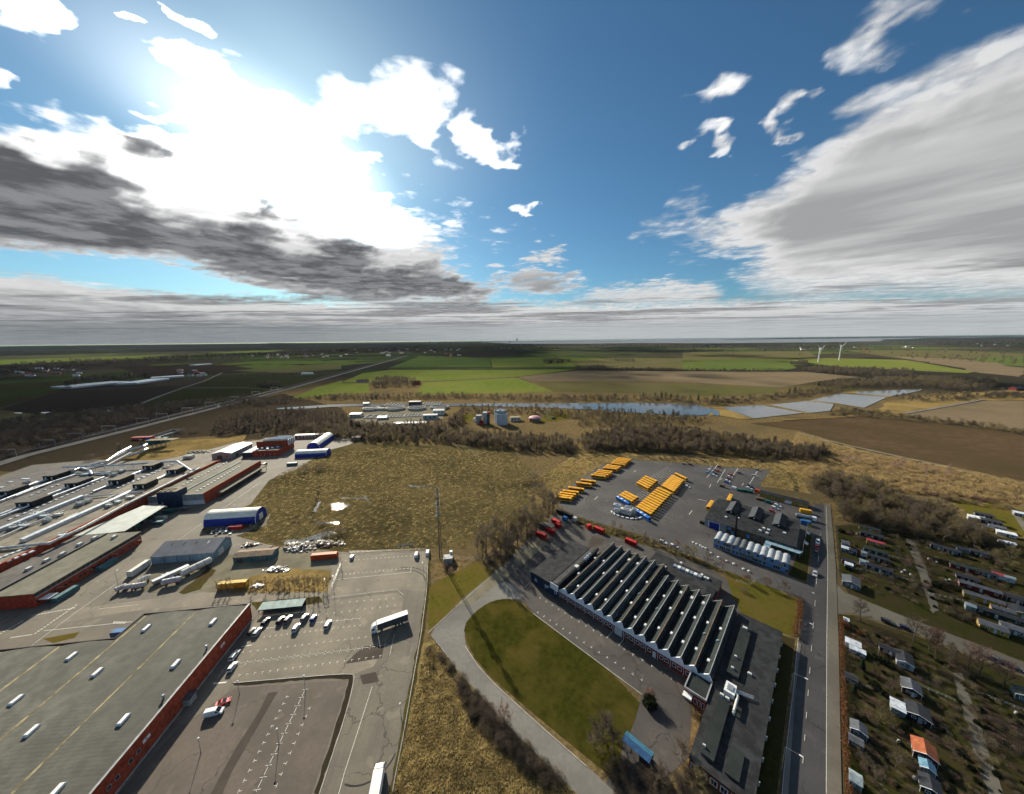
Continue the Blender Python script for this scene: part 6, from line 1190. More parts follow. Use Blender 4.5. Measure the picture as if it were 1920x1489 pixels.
def barrack():
    F = FRT; u0, u1, v0, v1 = -37.3, -3.6, 208.6, 218.4; h = 5.3; n = 11; w_ = (u1 - u0) / n
    t = thing('barrack_block', 'two storey grey barrack block with blue panels and eleven curved roofs', 'barrack', F.w(u0, v0)); wall_box(F, (u0, u1, v0, v1), -.1, h).build('wall', K['barrackwall'], t); random.seed(9)
    for k in range(n):
        a = u0 + w_ * k; arc = [(a + .1 + (w_ - .2) * i / 6, h + .9 * math.sin(math.pi * i / 6) * .75 + .05) for i in range(7)]; b = MB(); F2 = F
        b.extr(F, [(a + .1, h + .001)] + arc[1:-1] + [(a + w_ - .1, h + .001)], v0 - .1, v1 + .1); b.build('curved_roof', K['barrackdark'] if k in (3, 4) else K['barrackroof'], t)
        for z in (.7, 3.4):
            cols = random.sample(range(3), 3); 
            for q in range(3):
                x = a + w_ * (.05 + .31 * q); kind = random.random()
                if kind < .45: MB().box(F, x, x + w_ * .27, v0 - .06, v0, z - .2, z + 1.5).build('blue_panel', K['panelblue'], t)
                elif kind < .9: window(t, F, 'u', x + .05, x + w_ * .27, v0, z + .15, z + 1.35, fm='dgrey', fw=.07)
        MB().box(F, a - .06, a + .06, v0 - .1, v0, 0, h).build('module_joint', K['lgrey'], t)
    MB().box(F, u0, u1, v0 - .09, v0 + .001, 2.62, 2.86).build('floor_band', K['barrackroof'], t)
    for z in (1.2, 3.9): window(t, F, 'v', v0 + 2, v0 + 4, u0, z, z + 1.2, fm='dgrey'); window(t, F, 'v', v0 + 6, v0 + 8, u0, z, z + 1.2, fm='dgrey')
    MB().box(F, u0 + 13, u0 + 19, v0 - 2.2, v0 - .11, 2.3, 2.5).build('porch_roof', K['dgrey'], t)
barrack()
simple('yellow_shed', 'long yellow boarded shed with dark roof beside the depot car park', 'shed', FRT, (lambda q: (q[0], q[0] + 28, q[1], q[1] + 6.5))(FRT.uv(1424, 931)), 2.9, 3.9, 'u', 'yellowwall', 'tar', [('u', 15, 19, .05, 2.4, 'white'), ('u', 4, 6, .05, 2.3, 'yellowwall'), ('u', 10, 10.3, 0, 2.7, 'dgrey')], [('u', 24, 25.4, 1.3, 2.1)])
def rail_fence(P, label, h=1.1, sp=2.2, mat='steel', cat='fence', mesh=False, name='fence', rails=(.45, 1.0)):
    """posts and rails along a line of ground points"""
    t = thing(name, label, cat, P[0]); b = MB(); r = MB(); cnt = 0
    for a, c in zip(P, P[1:]):
        n = max(1, int((c - a).length / sp))
        for k in range(n + 1): q = a.lerp(c, k / n); b.tube((q.x, q.y, 0), (q.x, q.y, h), .05, .05, 4); cnt += 1
        for f in rails: r.tube((a.x, a.y, h * f), (c.x, c.y, h * f), .035, .035, 4)
    o = b.build('post', K[mat], t); o['kind'] = 'stuff'; o = r.build('rail', K[mat], t); o['kind'] = 'stuff'; return t
L2 = lambda *pts: [G(x, y) for x, y in pts]
rail_fence(L2((1075, 968), (1130, 985), (1225, 1012), (1340, 1052)), 'low wire fence between depot and sawtooth yard', 1.6); rail_fence(L2((1034, 932), (1130, 868), (1186, 860), (1446, 880)), 'fence round the far side of the bus depot', 1.8, 3.0); rail_fence(L2((803, 1048), (800, 1110), (790, 1190), (758, 1375), (736, 1489)), 'wire fence along the delivery road ditch', 1.3, 2.5); rail_fence(L2((640, 1060), (622, 1105), (612, 1110)), 'mesh fence beside the upper car park', 2.2, 2.0); rail_fence(L2((655, 1037), (800, 1031)), 'low rail fence along the meadow edge', 1.0, 2.5); rail_fence(L2((622, 1122), (745, 1107), (757, 1118)), 'white kerb rail between the upper and main car park', .7, 2.0, 'offwhite'); rail_fence(L2((830, 1048), (905, 1052), (985, 1010)), 'mesh fence from the mast cabin to the bare trees', 1.8, 3.0); rail_fence(L2((1496, 1200), (1488, 1290), (1470, 1440), (1460, 1560)), 'pale rail fence along the factory side pavement', 1.2, 3.0, 'offwhite'); rail_fence(L2((1415, 1092), (1406, 1099), (1380, 1092)), 'white gate frame at the lane end', 1.6, 3, 'offwhite'); rail_fence(L2((818, 1205), (860, 1262), (950, 1362), (1080, 1489)), 'wire fence along the pale access road', 1.2, 3.0)
# ------------------------------------------------------------------ buses
def bus_at(l, r, label, paint='yellow', z=3.0, flip=False):
    a, b = (G(1020 + l[0] / 6.4, 840 + l[1] / 6.4, z), G(1020 + r[0] / 6.4, 840 + r[1] / 6.4, z)); c = (a + b) / 2; rz = math.atan2(b.y - a.y, b.x - a.x) + (math.pi if flip else 0)
    o = place(BUS, 'bus', label, 'bus', (c.x, c.y, .06), rz, 'buses parked at the depot', paint, ('body', 'roof_unit')); return o
def row(l0, r0, l1, r1, n, fmt, start=0, paint=None):
    for k in range(n):
        f = k / max(1, n - 1); q = lambda a, b: (a[0] + (b[0] - a[0]) * f, a[1] + (b[1] - a[1]) * f); bus_at(q(l0, l1), q(r0, r1), fmt % ordn(k + start))
A_ = lambda x, y: ((x - 108, y - 12), (x + 108, y + 14))
k = 0
for x, y in ((232, 588), (255, 566), (287, 541), (322, 514), (388, 476), (478, 418), (535, 386), (655, 326), (690, 308), (718, 289), (735, 271), (797, 240), (820, 225), (838, 210), (888, 186), (908, 169), (925, 153), (948, 139), (968, 125)):
    l, r = A_(x, y); bus_at(l, r, 'yellow bus in the row along the meadow fence, %s from the bare trees' % ordn(k)); k += 1
bus_at((866, 568), (1038, 668), 'blue and white bus at the near end of the short middle row', 'busblue'); row((900, 548), (1078, 640), (962, 512), (1130, 598), 3, 'yellow bus in the short middle row, %s after the blue bus'); row((1112, 402), (1270, 482), (1206, 330), (1360, 398), 5, 'yellow bus in the upper block of five, %s from its near side')
bus_at((1090, 722), (1290, 848), 'blue and white bus at the near end of the long row', 'busblue'); row((1102, 685), (1312, 795), (1350, 465), (1545, 552), 11, 'yellow bus in the long middle row, %s after the blue bus'); row((1405, 432), (1585, 522), (1525, 318), (1690, 398), 8, 'yellow bus in the far block of the long row, %s from its near side'); bus_at((1560, 288), (1735, 372), 'yellow bus parked alone at the far tip of the long row')
B_ = lambda x, y: ((1300 + x / 8 - 1020) * 6.4, (860 + y / 8 - 840) * 6.4)
bus_at(B_(300, 612), B_(215, 735), 'yellow bus at the left corner of the garage', z=3); bus_at(B_(575, 522), B_(520, 630), 'yellow bus behind the roof edge of the garage', z=3)
for o in [o for o in bpy.data.objects if o.get('label', '').startswith('blue and white bus')]:      # white roof fields of the two blue buses
    for x0, x1 in ((-5.9, -.6), (1.6, 3.6)):
        b = MB(); b.box(W0, x0, x1, -1.0, 1.0, 2.951, 2.965); p = link('roof_panel', b.data('roof_panel', K['white'])); p.parent = o

# ------------------------------------------------------------------ cars, vans, trucks
VA = FL.a + math.pi / 2
def car_a(kind, paint, at, ang, label, group=None):
    p = G(*at); p.z = .07; n = {'van': 'van', 'pickup': 'pickup_truck'}.get(kind, 'car'); return place(CARS[kind], n, label, n.replace('_', ' ').replace('pickup truck', 'pickup'), p, ang, group, paint)
gL = 'cars in the left car parks'
for kd, pt, at, an, lb in (('wagon', 'black', (499, 1167), VA - .1, 'black estate car under the bicycle shelter, nearest the brick wall'), ('suv', 'black', (527, 1165), VA - .1, 'black car, left of a dark pair below the shelter'), ('suv', 'grey', (541, 1163), VA - .12, 'dark grey car, right of a dark pair below the shelter'), ('suv', 'grey', (572, 1160), VA - .12, 'large dark grey car beside the small blue car'), ('hatch', 'blue', (588, 1161), VA, 'small blue car right of the dark grey car'), ('suv', 'white', (556, 1179), VA - .05, 'white car in the second row, below the dark pair'), ('wagon', 'silver', (615, 1173), VA - .02, 'silver estate car standing alone in the middle of the car park'), ('hatch', 'black', (473, 1186), VA - .05, 'black hatchback beside the brick wall, next to a silver car'), ('wagon', 'silver', (483, 1187), VA - .05, 'silver car next to the black hatchback by the brick wall'), ('wagon', 'white', (440, 1231), VA, 'white estate car half in the shade of the brick wall, upper one'), ('hatch', 'white', (436, 1253), VA, 'white hatchback half in the shade of the brick wall, lower one'), ('hatch', 'white', (660, 1046), VA + .1, 'white car at the left end of the upper car park'), ('van', 'white', (781, 1042), VA, 'cream van at the right end of the upper car park'), ('van', 'truckwhite', (802, 1038), VA + .05, 'white van in the corner below the mast cabin')): car_a(kd, pt, at, an, lb, gL)
car('sport', 'red', (419, 1319), (434, 1313), 'bright red sports car beside a white van', gL); car('van', 'white', (402, 1339), (420, 1334.5), 'white delivery van beside the red sports car', gL)
def lorry(at, toward, label, side=None):
    p = G(*at); p.z = .06; o = place(TRUCK, 'articulated_lorry', label, 'lorry', p, head(at, toward))
    if side: remat(o, 'trailer_side', K[side])
    return o
lorry((725, 1177), (690, 1189.5), 'white articulated lorry with dark trailer sides in the car park'); lorry((706, 1496), (713, 1455), 'white lorry on the delivery road at the bottom edge', 'white')
C_ = lambda x, y: (1300 + x / 8, 860 + y / 8)
hc = head(C_(180, 215), C_(270, 243)); gD = 'cars in the depot car park'
for kd, pt, x, y, lb in (('hatch', 'silver', 280, 155, 'silver car, farthest of the pale block in the depot car park'), ('wagon', 'white', 258, 178, 'white car, second farthest of the pale block'), ('hatch', 'silver', 245, 200, 'silver car in the middle of the pale block'), ('sedan', 'lightblue', 222, 222, 'pale blue car at the near side of the pale block'), ('hatch', 'black', 340, 236, 'black car right of the pale block'), ('wagon', 'white', 315, 260, 'white car below the black car in the depot car park'), ('hatch', 'darkred', 395, 133, 'dark red car at the far kerb of the depot car park'), ('hatch', 'red', 368, 195, 'red car between the pale block and second rank'), ('wagon', 'red', 568, 255, 'red car at the far end of the second rank'), ('suv', 'white', 545, 285, 'white car next to the red car in the second rank'), ('hatch', 'darkred', 545, 318, 'dark red car in the second rank'), ('wagon', 'white', 510, 345, 'white car beside the blue one in the second rank'), ('wagon', 'blue', 508, 368, 'blue car at the near end of the second rank'), ('sedan', 'black', 700, 228, 'black car alone in the third rank'), ('sedan', 'grey', 965, 175, 'grey car in the far corner by the grass'), ('sedan', 'silver', 920, 265, 'silver car alone near the fence'), ('wagon', 'black', 862, 420, 'black car near the green skips, farther one'), ('wagon', 'navy', 880, 438, 'navy car near the green skips, middle one'), ('wagon', 'white', 835, 455, 'white car near the green skips'), ('van', 'white', 628, 462, 'white van left of the green skips'), ('wagon', 'grey', 1250, 685, 'grey car behind the garage, farthest of three'), ('wagon', 'white', 1262, 715, 'white car behind the garage, middle of three'), ('suv', 'white', 1225, 755, 'white car behind the garage, nearest of three'), ('hatch', 'red', 1190, 805, 'red car tucked behind the garage eaves')): 
    p = C_(x, y); car_a(kd, pt, p, hc, lb, gD)
car('wagon', 'white', (1289, 913.5), (1296, 916), 'white car beside the far block of buses', gD); car('hatch', 'grey', (1283, 871), (1289, 872), 'grey car at the far kerb of the bus yard, left one', gD); car('hatch', 'black', (1295, 872), (1301, 873), 'black car at the far kerb of the bus yard, right one', gD)
RA = FRT.a + math.pi / 2; gS = 'cars on the street beside the depot'
for kd, pt, at, an, lb in (('suv', 'white', (1533, 1018), RA + 3.14, 'white car first in the queue of three on the street'), ('hatch', 'red', (1531.5, 1028), RA + 3.14, 'red car in the middle of the queue on the street'), ('wagon', 'black', (1530, 1039), RA + 3.14, 'black car last in the queue on the street'), ('wagon', 'silver', (1528, 1078), RA + 3.14, 'silver car driving alone past the barracks'), ('wagon', 'black', (1666, 1169), FRT.a + .02, 'black car parked under the first bare street tree'), ('wagon', 'black', (1896, 1252), FRT.a, 'black car on the side street near the edge'), ('wagon', 'grey', (1868, 1240), FRT.a, 'grey car on the side street behind the bare trees'), ('hatch', 'navy', (1700, 1181), FRT.a, 'navy car parked among the street trees')): car_a(kd, pt, at, an, lb, gS)
for k, (at, lb) in enumerate((((1243, 1018), 'white car on the depot lane behind the bare trees, left one'), ((1264, 1026), 'white car on the depot lane behind the bare trees, right one'))): car_a('wagon', 'white', at, FRT.a, lb, gS)
# tank lorries beside the street
def tanker():
    p = G(*C_(1650, 905)); f = Fr(-30, p.to_2d()); t = thing('tank_lorry', 'silver tank lorry parked at the depot street corner', 'lorry', p); n = 12; rg = lambda u, r: [f.w(u, r * math.cos(6.2832 * i / n) * 1.1, 2.1 + r * math.sin(6.2832 * i / n)) for i in range(n)]
    b = MB(); b.loft([rg(-4.2, .4), rg(-4, 1.1), rg(4, 1.1), rg(4.2, .4)]); b.build('tank', K['lgrey'], t); MB().box(f, 4.4, 6.4, -1.2, 1.2, .5, 2.9).build('cab', PAINT['truckwhite'], t); MB().box(f, -4.4, 4.4, -.5, .5, .6, 1.0).build('chassis', K['dgrey'], t)
    for u in (-3, -1.6, 5.2):
        for s in (-1, 1): c = link('wheel', WHEELT, t); c.location = f.w(u, s * 1.0, .5) - Vector(OFF[t.name]); c.rotation_euler = (0, 0, f.a)
tanker()
skip(*C_(1680, 815), PAINT['yellow'], 'orange truck body beside the tank lorry', 6, 2.4, 2.6, -30); skip(*C_(1680, 985), 'bluec', 'blue truck body in front of the tank lorry', 5, 2.4, 2.6, -30); skip(*C_(690, 485), 'greenc', 'green skip, left of three in the depot car park', 3.2, 2, 1.6, -30); skip(*C_(768, 493), 'greenc', 'green skip, middle of three in the depot car park', 3.2, 2, 1.6, -30); skip(*C_(848, 510), 'greenc', 'green skip, right of three in the depot car park', 3.2, 2, 1.6, -30); skip(*C_(958, 510), 'orange', 'small orange container against the yellow shed', 3, 2.4, 2.6, -43); skip(*C_(430, 425), 'rust', 'rusty trailer at the lower end of the depot car park', 3, 2, 2.2, -43); skip(*C_(1000, 620), 'wood', 'brown skip before the yellow shed', 5, 2.2, 1.6, -30); skip(*C_(1115, 660), 'greenc', 'green skip before the yellow shed', 3.2, 2.2, 1.8, -30); skip(*C_(140, 975), 'black', 'black bin at the garage corner', 3, 2, 1.5, -43)
for x, y, m_, lb, L, an in ((1123, 997, 'redc', 'red container by the depot fence, left of two', 6.5, -43.5), (1183, 1020, 'redc', 'red container by the depot fence, right of two', 6.5, -43.5), (1104, 991, 'redc', 'small red skip left of the fence containers', 3, 20), (1043, 982, 'redc', 'red container in the wood corner, farthest one', 6, -43.5), (1046, 989, 'redc', 'small red skip in the wood corner', 3.5, -43.5), (1032, 999, 'redc', 'bright red container in the middle of the wood corner', 6, -43.5), (1015, 1007, 'redc', 'red container in the wood corner, nearest one', 6.5, -43.5), (1059, 976, 'bluec', 'small blue container in the wood corner', 2.6, -43.5), (1078, 977, 'offwhite', 'white cabinet at the fence by the wood corner', 2, -43.5), (1022, 991, 'dgrey', 'long dark container between the red ones', 11, -43.5), (1058, 966, 'black', 'long black container along the wood edge', 12, -43.5)): skip(x, y, m_, lb, L, 2.4, 2.6, an)
skip(1026, 1012, 'orange', 'low orange barrier block beside the concrete apron', 2.2, 1.2, .9, -20, name='barrier', cat='barrier')
def gas_plant():
    p = G(1174, 962); f = Fr(-30, p.to_2d()); t = thing('gas_compressor', 'pale grey gas compressor station ringed by white blocks', 'machine', p)
    for k, (u, v, a, b, h) in enumerate(((-7, 3, 5, 3.5, 3.4), (0, -1, 7, 3.2, 3.6), (-6, -3, 4, 3, 2.8), (5, 3, 4, 3, 3.0), (0, 5, 4, 3, 2.6))): o = MB().box(f, u - a / 2, u + a / 2, v - b / 2, v + b / 2, .2, h).build('cabinet', K[('duct', 'offwhite', 'lgrey', 'duct', 'lgrey')[k]], t); MB().box(f, u - a / 4, u + a / 4, v - b / 4, v + b / 4, h + .001, h + .5).build('fan_housing', K['lgrey'], o)
    for k in range(11):
        a = -2.6 + k * .31; q = f.w(10.5 * math.cos(a), 7.5 * math.sin(a)); MB().box(Fr(math.degrees(a) + 60, q.to_2d()), -1.0, 1.0, -.4, .4, 0, .8).build('barrier_block', K['white'], t)
gas_plant()
for k, (x, y) in enumerate(((1300, 1018), (1306, 1021), (1313, 1024), (1318, 1027), (1323, 1029), (1333, 1038), (1347, 1046), (1362, 1053), (1376, 1058), (1394, 1068), (1404, 1072))):
    p = G(x, y); b = MB(); n = 8; rg = lambda r, z: [(p.x + r * math.cos(6.283 * i / n), p.y + r * math.sin(6.283 * i / n), z) for i in range(n)]; b.loft([rg(.75, 0), rg(.7, .5), rg(.4, .8)]); tag(b.build('boulder', K['offwhite']), 'white painted boulder beside the barrack lane, %s from the garage door' % ordn(k), 'boulder', 'boulders beside the barrack lane')
# ------------------------------------------------------------------ painted markings
def ticks(name, rows, lns, z=.075, w_=.12, label=None):
    """bay marks and lines painted on the asphalt, one flat print"""
    b = MB()
    def bar(a, c, w):
        d = (c - a).to_2d().normalized(); n = Vector((-d.y, d.x, 0)) * w / 2; q = [Vector((p.x, p.y, z)) for p in (a - n, c - n, c + n, a + n)]; b.poly(q)
    for a, c, n, kind, F, sgn in rows:
        A, C = G(*a), G(*c); dv = Vector((F.V.x, F.V.y, 0)); du = Vector((F.U.x, F.U.y, 0)); ad = (C - A).normalized(); pv = Vector((-ad.y, ad.x, 0)) * sgn
        for k in range(n):
            q = A.lerp(C, k / (n - 1)); bar(q - ad * .45, q + ad * .45, w_)
            if kind == 'T': bar(q, q + pv * .8, w_)
            elif kind == '+': bar(q - pv * .9, q + pv * .9, w_)
    for a, c, w in lns: bar(G(*a), G(*c), w)
    o = b.build(name, K['paint']); struct(o, label); o['kind'] = 'structure'; return o
M2 = lambda x, y: (400 + x / 3.641, 1080 + y / 3.641)
ticks('bay_marking', [(M2(345, 420), M2(1000, 340), 18, 'T', FL, 1), (M2(200, 525), M2(1040, 420), 18, 'T', FL, 1), (M2(170, 598), M2(1220, 468), 21, '+', FL, 1), (M2(180, 675), M2(1140, 545), 20, 'T', FL, -1), (M2(740, 315), M2(1000, 290), 6, '+', FL, 1), (M2(720, 265), M2(1240, 200), 11, 'T', FL, -1), (M2(880, 180), M2(1230, 150), 8, 'T', FL, -1)], [(M2(170, 598), M2(1220, 468), .12), (M2(660, 325), M2(1000, 290), .12), (M2(1235, 400), M2(1205, 540), .12), (M2(100, 600), M2(30, 695), .12), (M2(360, 358), M2(430, 350), .2), (M2(0, 735), M2(90, 727), .5), (M2(190, 485), M2(265, 472), .3)], label='white bay marks of the main car park')
ticks('bay_marking', [((482, 1481), (572.5, 1293), 11, '+', Fr(97), 1), ((537, 1307), (447, 1484), 12, 'T', Fr(97), 1), ((581, 1328), (519, 1473), 9, 'T', Fr(97), -1)], [((482, 1481), (572.5, 1293), .14), ((698, 1287), (645, 1452), .14), ((645, 1452), (632, 1500), .14)], label='white bay marks of the lower old car park')
ticks('bay_marking', [((640, 1052), (770, 1043), 17, 'T', FL, 1), ((640, 1078), (765, 1066), 17, 'T', FL, 1)], [((628, 1087), (770, 1073), .14), ((770, 1073), (771, 1063), .14), ((634, 1068), (628, 1087), .14)], label='white bay marks of the upper car park')
ticks('bay_marking', [((1008, 1149), (1203, 1276), 15, 'T', FRT, 1), ((1013, 1121), (1127.7, 1190.8), 10, 'T', FRT, -1), ((1171, 1217), (1259.5, 1271), 6, 'T', FRT, -1)], [((983, 1102), (993.5, 1092.6), .14), ((1137, 1197), (1149, 1184), .14), ((1160, 1211), (1171, 1197), .14)], z=.078, label='white bay marks beside the sawtooth factory')
ds = []
for a, c, n in (((59, 1155), (144, 1139.5), 14), ((0, 1189), (45, 1163.5), 8), ((65, 1189), (146.6, 1132.5), 14), ((20, 1196), (62, 1190), 8)):
    for k in range(n): f, g = k / n, (k + .55) / n; ds.append(((a[0] + (c[0] - a[0]) * f, a[1] + (c[1] - a[1]) * f), (a[0] + (c[0] - a[0]) * g, a[1] + (c[1] - a[1]) * g), .5))
for k in range(5): ds.append(((212 + k * 5, 1170), (216 + k * 5, 1165.5), .5))
ticks('road_marking', [], ds + [((82, 1183), (248, 1166), .2), ((60, 1210), (150, 1143), .15), ((150, 1143), (490, 903), .15), ((185, 1142), (260, 1134), .12)], z=.085, label='white dashes at the factory street crossing')
dl = []
for k in range(9): x, y = 1192 + k * 3.5, 929 - k * 2.6; dl.append(((x, y), (x + 21, y + 12), .15))
for k in range(9): x, y = 1221 + k * 3.5, 893 - k * 2.2; dl.append(((x, y), (x + 18, y + 11), .15))
for a, c in (((1292, 965), (1298, 957)), ((1115, 937), (1121, 931)), ((1188, 885), (1193, 882)), ((1330, 914), (1333, 908)), ((1350, 900), (1354, 897)), ((1391, 911), (1394, 906)), ((1308, 936), (1326, 940)), ((1325, 896), (1347, 870)), ((1365, 905), (1384, 878)), ((1405, 908), (1420, 884)), ((1345, 905), (1360, 880))): dl.append((a, c, .35))
ticks('road_marking', [], dl, label='white lines and arrows on the depot yard')
ticks('road_marking', [], [((1549, 950), (1552, 1060), .12), ((1552, 1060), (1550, 1200), .12), ((1550, 1200), (1549, 1489), .12)] + [((1538 - k * 3.2, 1000 + k * 42), (1537 - k * 3.2, 1012 + k * 42), .12) for k in range(11)], z=.20, label='white edge line of the cycle path')
def patches(lst, mat, z, label):
    for k, P in enumerate(lst): sheet('asphalt_patch', pxs(P), mat, z + k * .002, label=label[k])
DP = ground('dark_patch', (.13, .11, .09), (.108, .092, .076), (.095, .082, .07), 1.0, .1, .004, 20)
patches([[M2(375, 800), M2(440, 790), M2(330, 980), M2(130, 1330), M2(60, 1489), M2(-20, 1489), M2(150, 1180), M2(300, 950)], [M2(1030, 480), M2(1165, 470), M2(1150, 560), M2(900, 600), M2(960, 540)], [M2(1000, 680), M2(1110, 655), M2(1130, 720), M2(1020, 740)], [(1110, 1005), (1135, 1012), (1128, 1022), (1100, 1030)]], DP, .066, ['dark repaired strip in the lower old car park', 'cracked dark patch in the main car park', 'dark oil stained patch on the delivery road', 'dark patch behind the blue wing'])
TM = ground('tyre_mark', (.075, .072, .07), (.06, .058, .056), (.055, .053, .05), 1.0, .1)
for k, (x, y, r, a0, a1) in enumerate(((1150, 945, 17, 2.2, 5.2), (1150, 945, 19.5, 2.3, 5.0), (1300, 965, 22, 3.6, 6.0), (1300, 965, 24.6, 3.5, 5.9), (1340, 895, 26, .3, 2.6), (1180, 890, 30, 2.5, 4.2), (1240, 1000, 20, .4, 2.2), (745, 1105, 14, .2, 1.9), (745, 1105, 16, .1, 1.8), (690, 1400, 9, 4.4, 6.1))): c = G(x, y); sheet('tyre_mark', strip([c + Vector((math.cos(a0 + (a1 - a0) * i / 16) * r, math.sin(a0 + (a1 - a0) * i / 16) * r, 0)) for i in range(17)], .35), TM, .0705 + k * .0003, label='curved dark tyre mark, %s across the yards' % ordn(k))
for P, lb in (([(437, 1281), (600, 1267), (661, 1263.5), (665, 1270), (652, 1330), (599, 1489)], 'pale outer kerb of the earth strip between the car parks'), ([(803, 1187), (848, 1145), (903, 1097)], 'pale kerb along the small lawn'), ([(872, 1212), (905, 1262), (1000, 1350), (1100, 1438)], 'worn pale kerb between road and broad lawn'), ([(1000, 1151), (1100, 1226), (1204, 1303)], 'straight kerb between broad lawn and bay marks')):
    b = MB(); L_ = chaikin_open([G(*a) for a in P], 1); W_ = strip(L_, .28); n = len(L_)
    for i in range(n - 1): b.prism([W_[i], W_[i + 1], W_[2 * n - 2 - i], W_[2 * n - 1 - i]], 0, .17)
    struct(b.build('kerb', K['concrete']), lb)
# ------------------------------------------------------------------ lamps, mast, flags, railway
def lamp(at, label, h=5.1, arm=0, ang=0, group='lamp posts in the left car parks'):
    p = G(*at) if not isinstance(at, Vector) else at; t = thing('lamp_post', label, 'lamp post', (p.x, p.y, 0), group); b = MB(); b.tube((p.x, p.y, 0), (p.x, p.y, h), .09, .05, 6); b.tube((p.x, p.y, 0), (p.x, p.y, .8), .13, .13, 6)
    q = Vector((p.x + math.cos(ang) * arm, p.y + math.sin(ang) * arm, h + arm * .12))
    if arm: b.tube((p.x, p.y, h), q, .05, .04, 5)
    b.build('pole', K['steel'], t); hd = MB(); n = 8
    if arm: hd.box(Fr(math.degrees(ang), q.to_2d()), -.1, .75, -.18, .18, q.z - .06, q.z + .1)
    else: hd.loft([[(p.x + r * math.cos(6.283 * i / n), p.y + r * math.sin(6.283 * i / n), z) for i in range(n)] for r, z in ((.12, h - .05), (.32, h + .12), (.30, h + .3), (.1, h + .42))])
    hd.build('lamp_head', K['white'], t)
for at, lb in (((449, 1302), 'globe lamp post behind the red sports car'), ((572.5, 1291), 'globe lamp post at the far end of the lower bay line'), ((523, 1394), 'globe lamp post halfway down the lower bay line'), ((377, 1412), 'globe lamp post near the brick warehouse wall'), ((752, 1345), 'short dark lamp post in the roadside ditch')): lamp(at, lb)
for k, (x, y) in enumerate(((1524, 1113), (1520, 1171), (1510.7, 1274), (1500.7, 1419))):
    p = G(x, y, 8); q = Vector((p.x - FRT.U.x * 3.2, p.y - FRT.U.y * 3.2, 0)); lamp(q, 'street lamp with white arm head beside the street, %s from the crossing' % ordn(k), 8, 3.0, FRT.a, 'street lamps along the straight street')
for x, y, lb in ((222, 1100, 'tall lamp post beside the white tanks'), (795, 1085, 'lamp post at the corner of the delivery road'), (611, 1118, 'lamp post at the car park gate'), (627, 1112, 'second lamp post at the car park gate')): lamp((x, y), lb, 8, 1.2, 2.0)
def mast():
    p = G(826, 1047); t = thing('radio_mast', 'tall slim lattice radio mast standing at the meadow edge', 'mast', p); h = 42.0; b = MB(); br = MB(); n = 3
    leg = lambda i, z: Vector((p.x + math.cos(6.283 * i / 3 + .4) * (.95 - .5 * z / h), p.y + math.sin(6.283 * i / 3 + .4) * (.95 - .5 * z / h), z))
    for i in range(3): l = MB(); l.tube(leg(i, 0), leg(i, h), .16, .10, 6); l.build('leg', K['dgrey'], t)
    for k in range(30):
        z0, z1 = h * k / 30, h * (k + 1) / 30
        for i in range(3): br.tube(leg(i, z0), leg((i + 1) % 3, z1), .06, .06, 4, cap=False)
    o = br.build('bracing', K['dgrey'], t); o['kind'] = 'stuff'
    for z in (41, 38, 34, 31, 28):
        for i in range(3): a = 6.283 * i / 3; q = MB(); q.box(Fr(math.degrees(a), (p.x + math.cos(a) * .95, p.y + math.sin(a) * .95)), -.12, .12, -.2, .2, z - 1.3, z + .7); q.build('antenna', K['offwhite'], t)
    for z in (33, 26): q = MB(); q.tube((p.x - .9, p.y - .4, z), (p.x - 1.1, p.y - .8, z), .5, .5, 10); q.build('dish', K['white'], t)
    q = MB(); q.tube((p.x, p.y, h), (p.x, p.y, h + 2.5), .05, .03, 4); q.build('tip_rod', K['steel'], t)
    c = thing('mast_cabin', 'pale grey equipment cabin beside the radio mast', 'cabin', G(840, 1056)); u, v = FL.uv(832, 1058); MB().box(FL, u, u + 4.6, v, v + 3.6, 0, 2.9).build('wall', K['concrete'], c); MB().box(FL, u - .2, u + 4.8, v - .2, v + 3.8, 2.901, 3.15).build('roof', K['grey'], c); MB().box(FL, u + 3.0, u + 4.6, v + 4.2, v + 5.8, 0, 4.2).build('cabinet', K['white'], c); MB().box(FL, u + 1, u + 2, v - .06, v, .1, 2.2).build('door', K['grey'], c)
mast()
for k, (x, y, c, nm) in enumerate(((1504, 1040, 'white', 'white flag on the pole nearest the pale canopy'), (1508, 1020, 'white', 'white flag on the middle pole by the street'), (1511, 1006, 'yellowc', 'yellow flag on the farthest pole by the street'))):
    p = G(x, y); t = thing('flag_pole', nm, 'flag pole', p, 'flag poles by the street'); b = MB(); b.tube(p, p + Vector((0, 0, 9)), .08, .04, 6); b.build('pole', K['white'], t); f = MB(); d = Vector((FRT.U.x, FRT.U.y, -.5)).normalized(); f.loft([[p + Vector((0, 0, 8.9)) + d * (x_ * 2.2) + Vector((FRT.V.x, FRT.V.y, 0)) * .25 * math.sin(x_ * 7), p + Vector((0, 0, 7.2)) + d * (x_ * 2.0) + Vector((FRT.V.x, FRT.V.y, 0)) * .25 * math.sin(x_ * 7 + .6)] for x_ in (0, .25, .5, .75, 1)], closed=False, caps=False); f.build('flag', K[c], t)
RL = [G(-220, 922), G(0, 858), G(200, 810), G(400, 761), G(530, 728.5), G(760, 667)]
sheet('railway_bed', strip(RL, 20), GM['rail'], .8, label='railway ballast bed running to the horizon'); sheet('railway_road', strip([p + Vector((23, 3, 0)) for p in RL], 14), GM['pale'], .75, label='pale service road beside the railway')
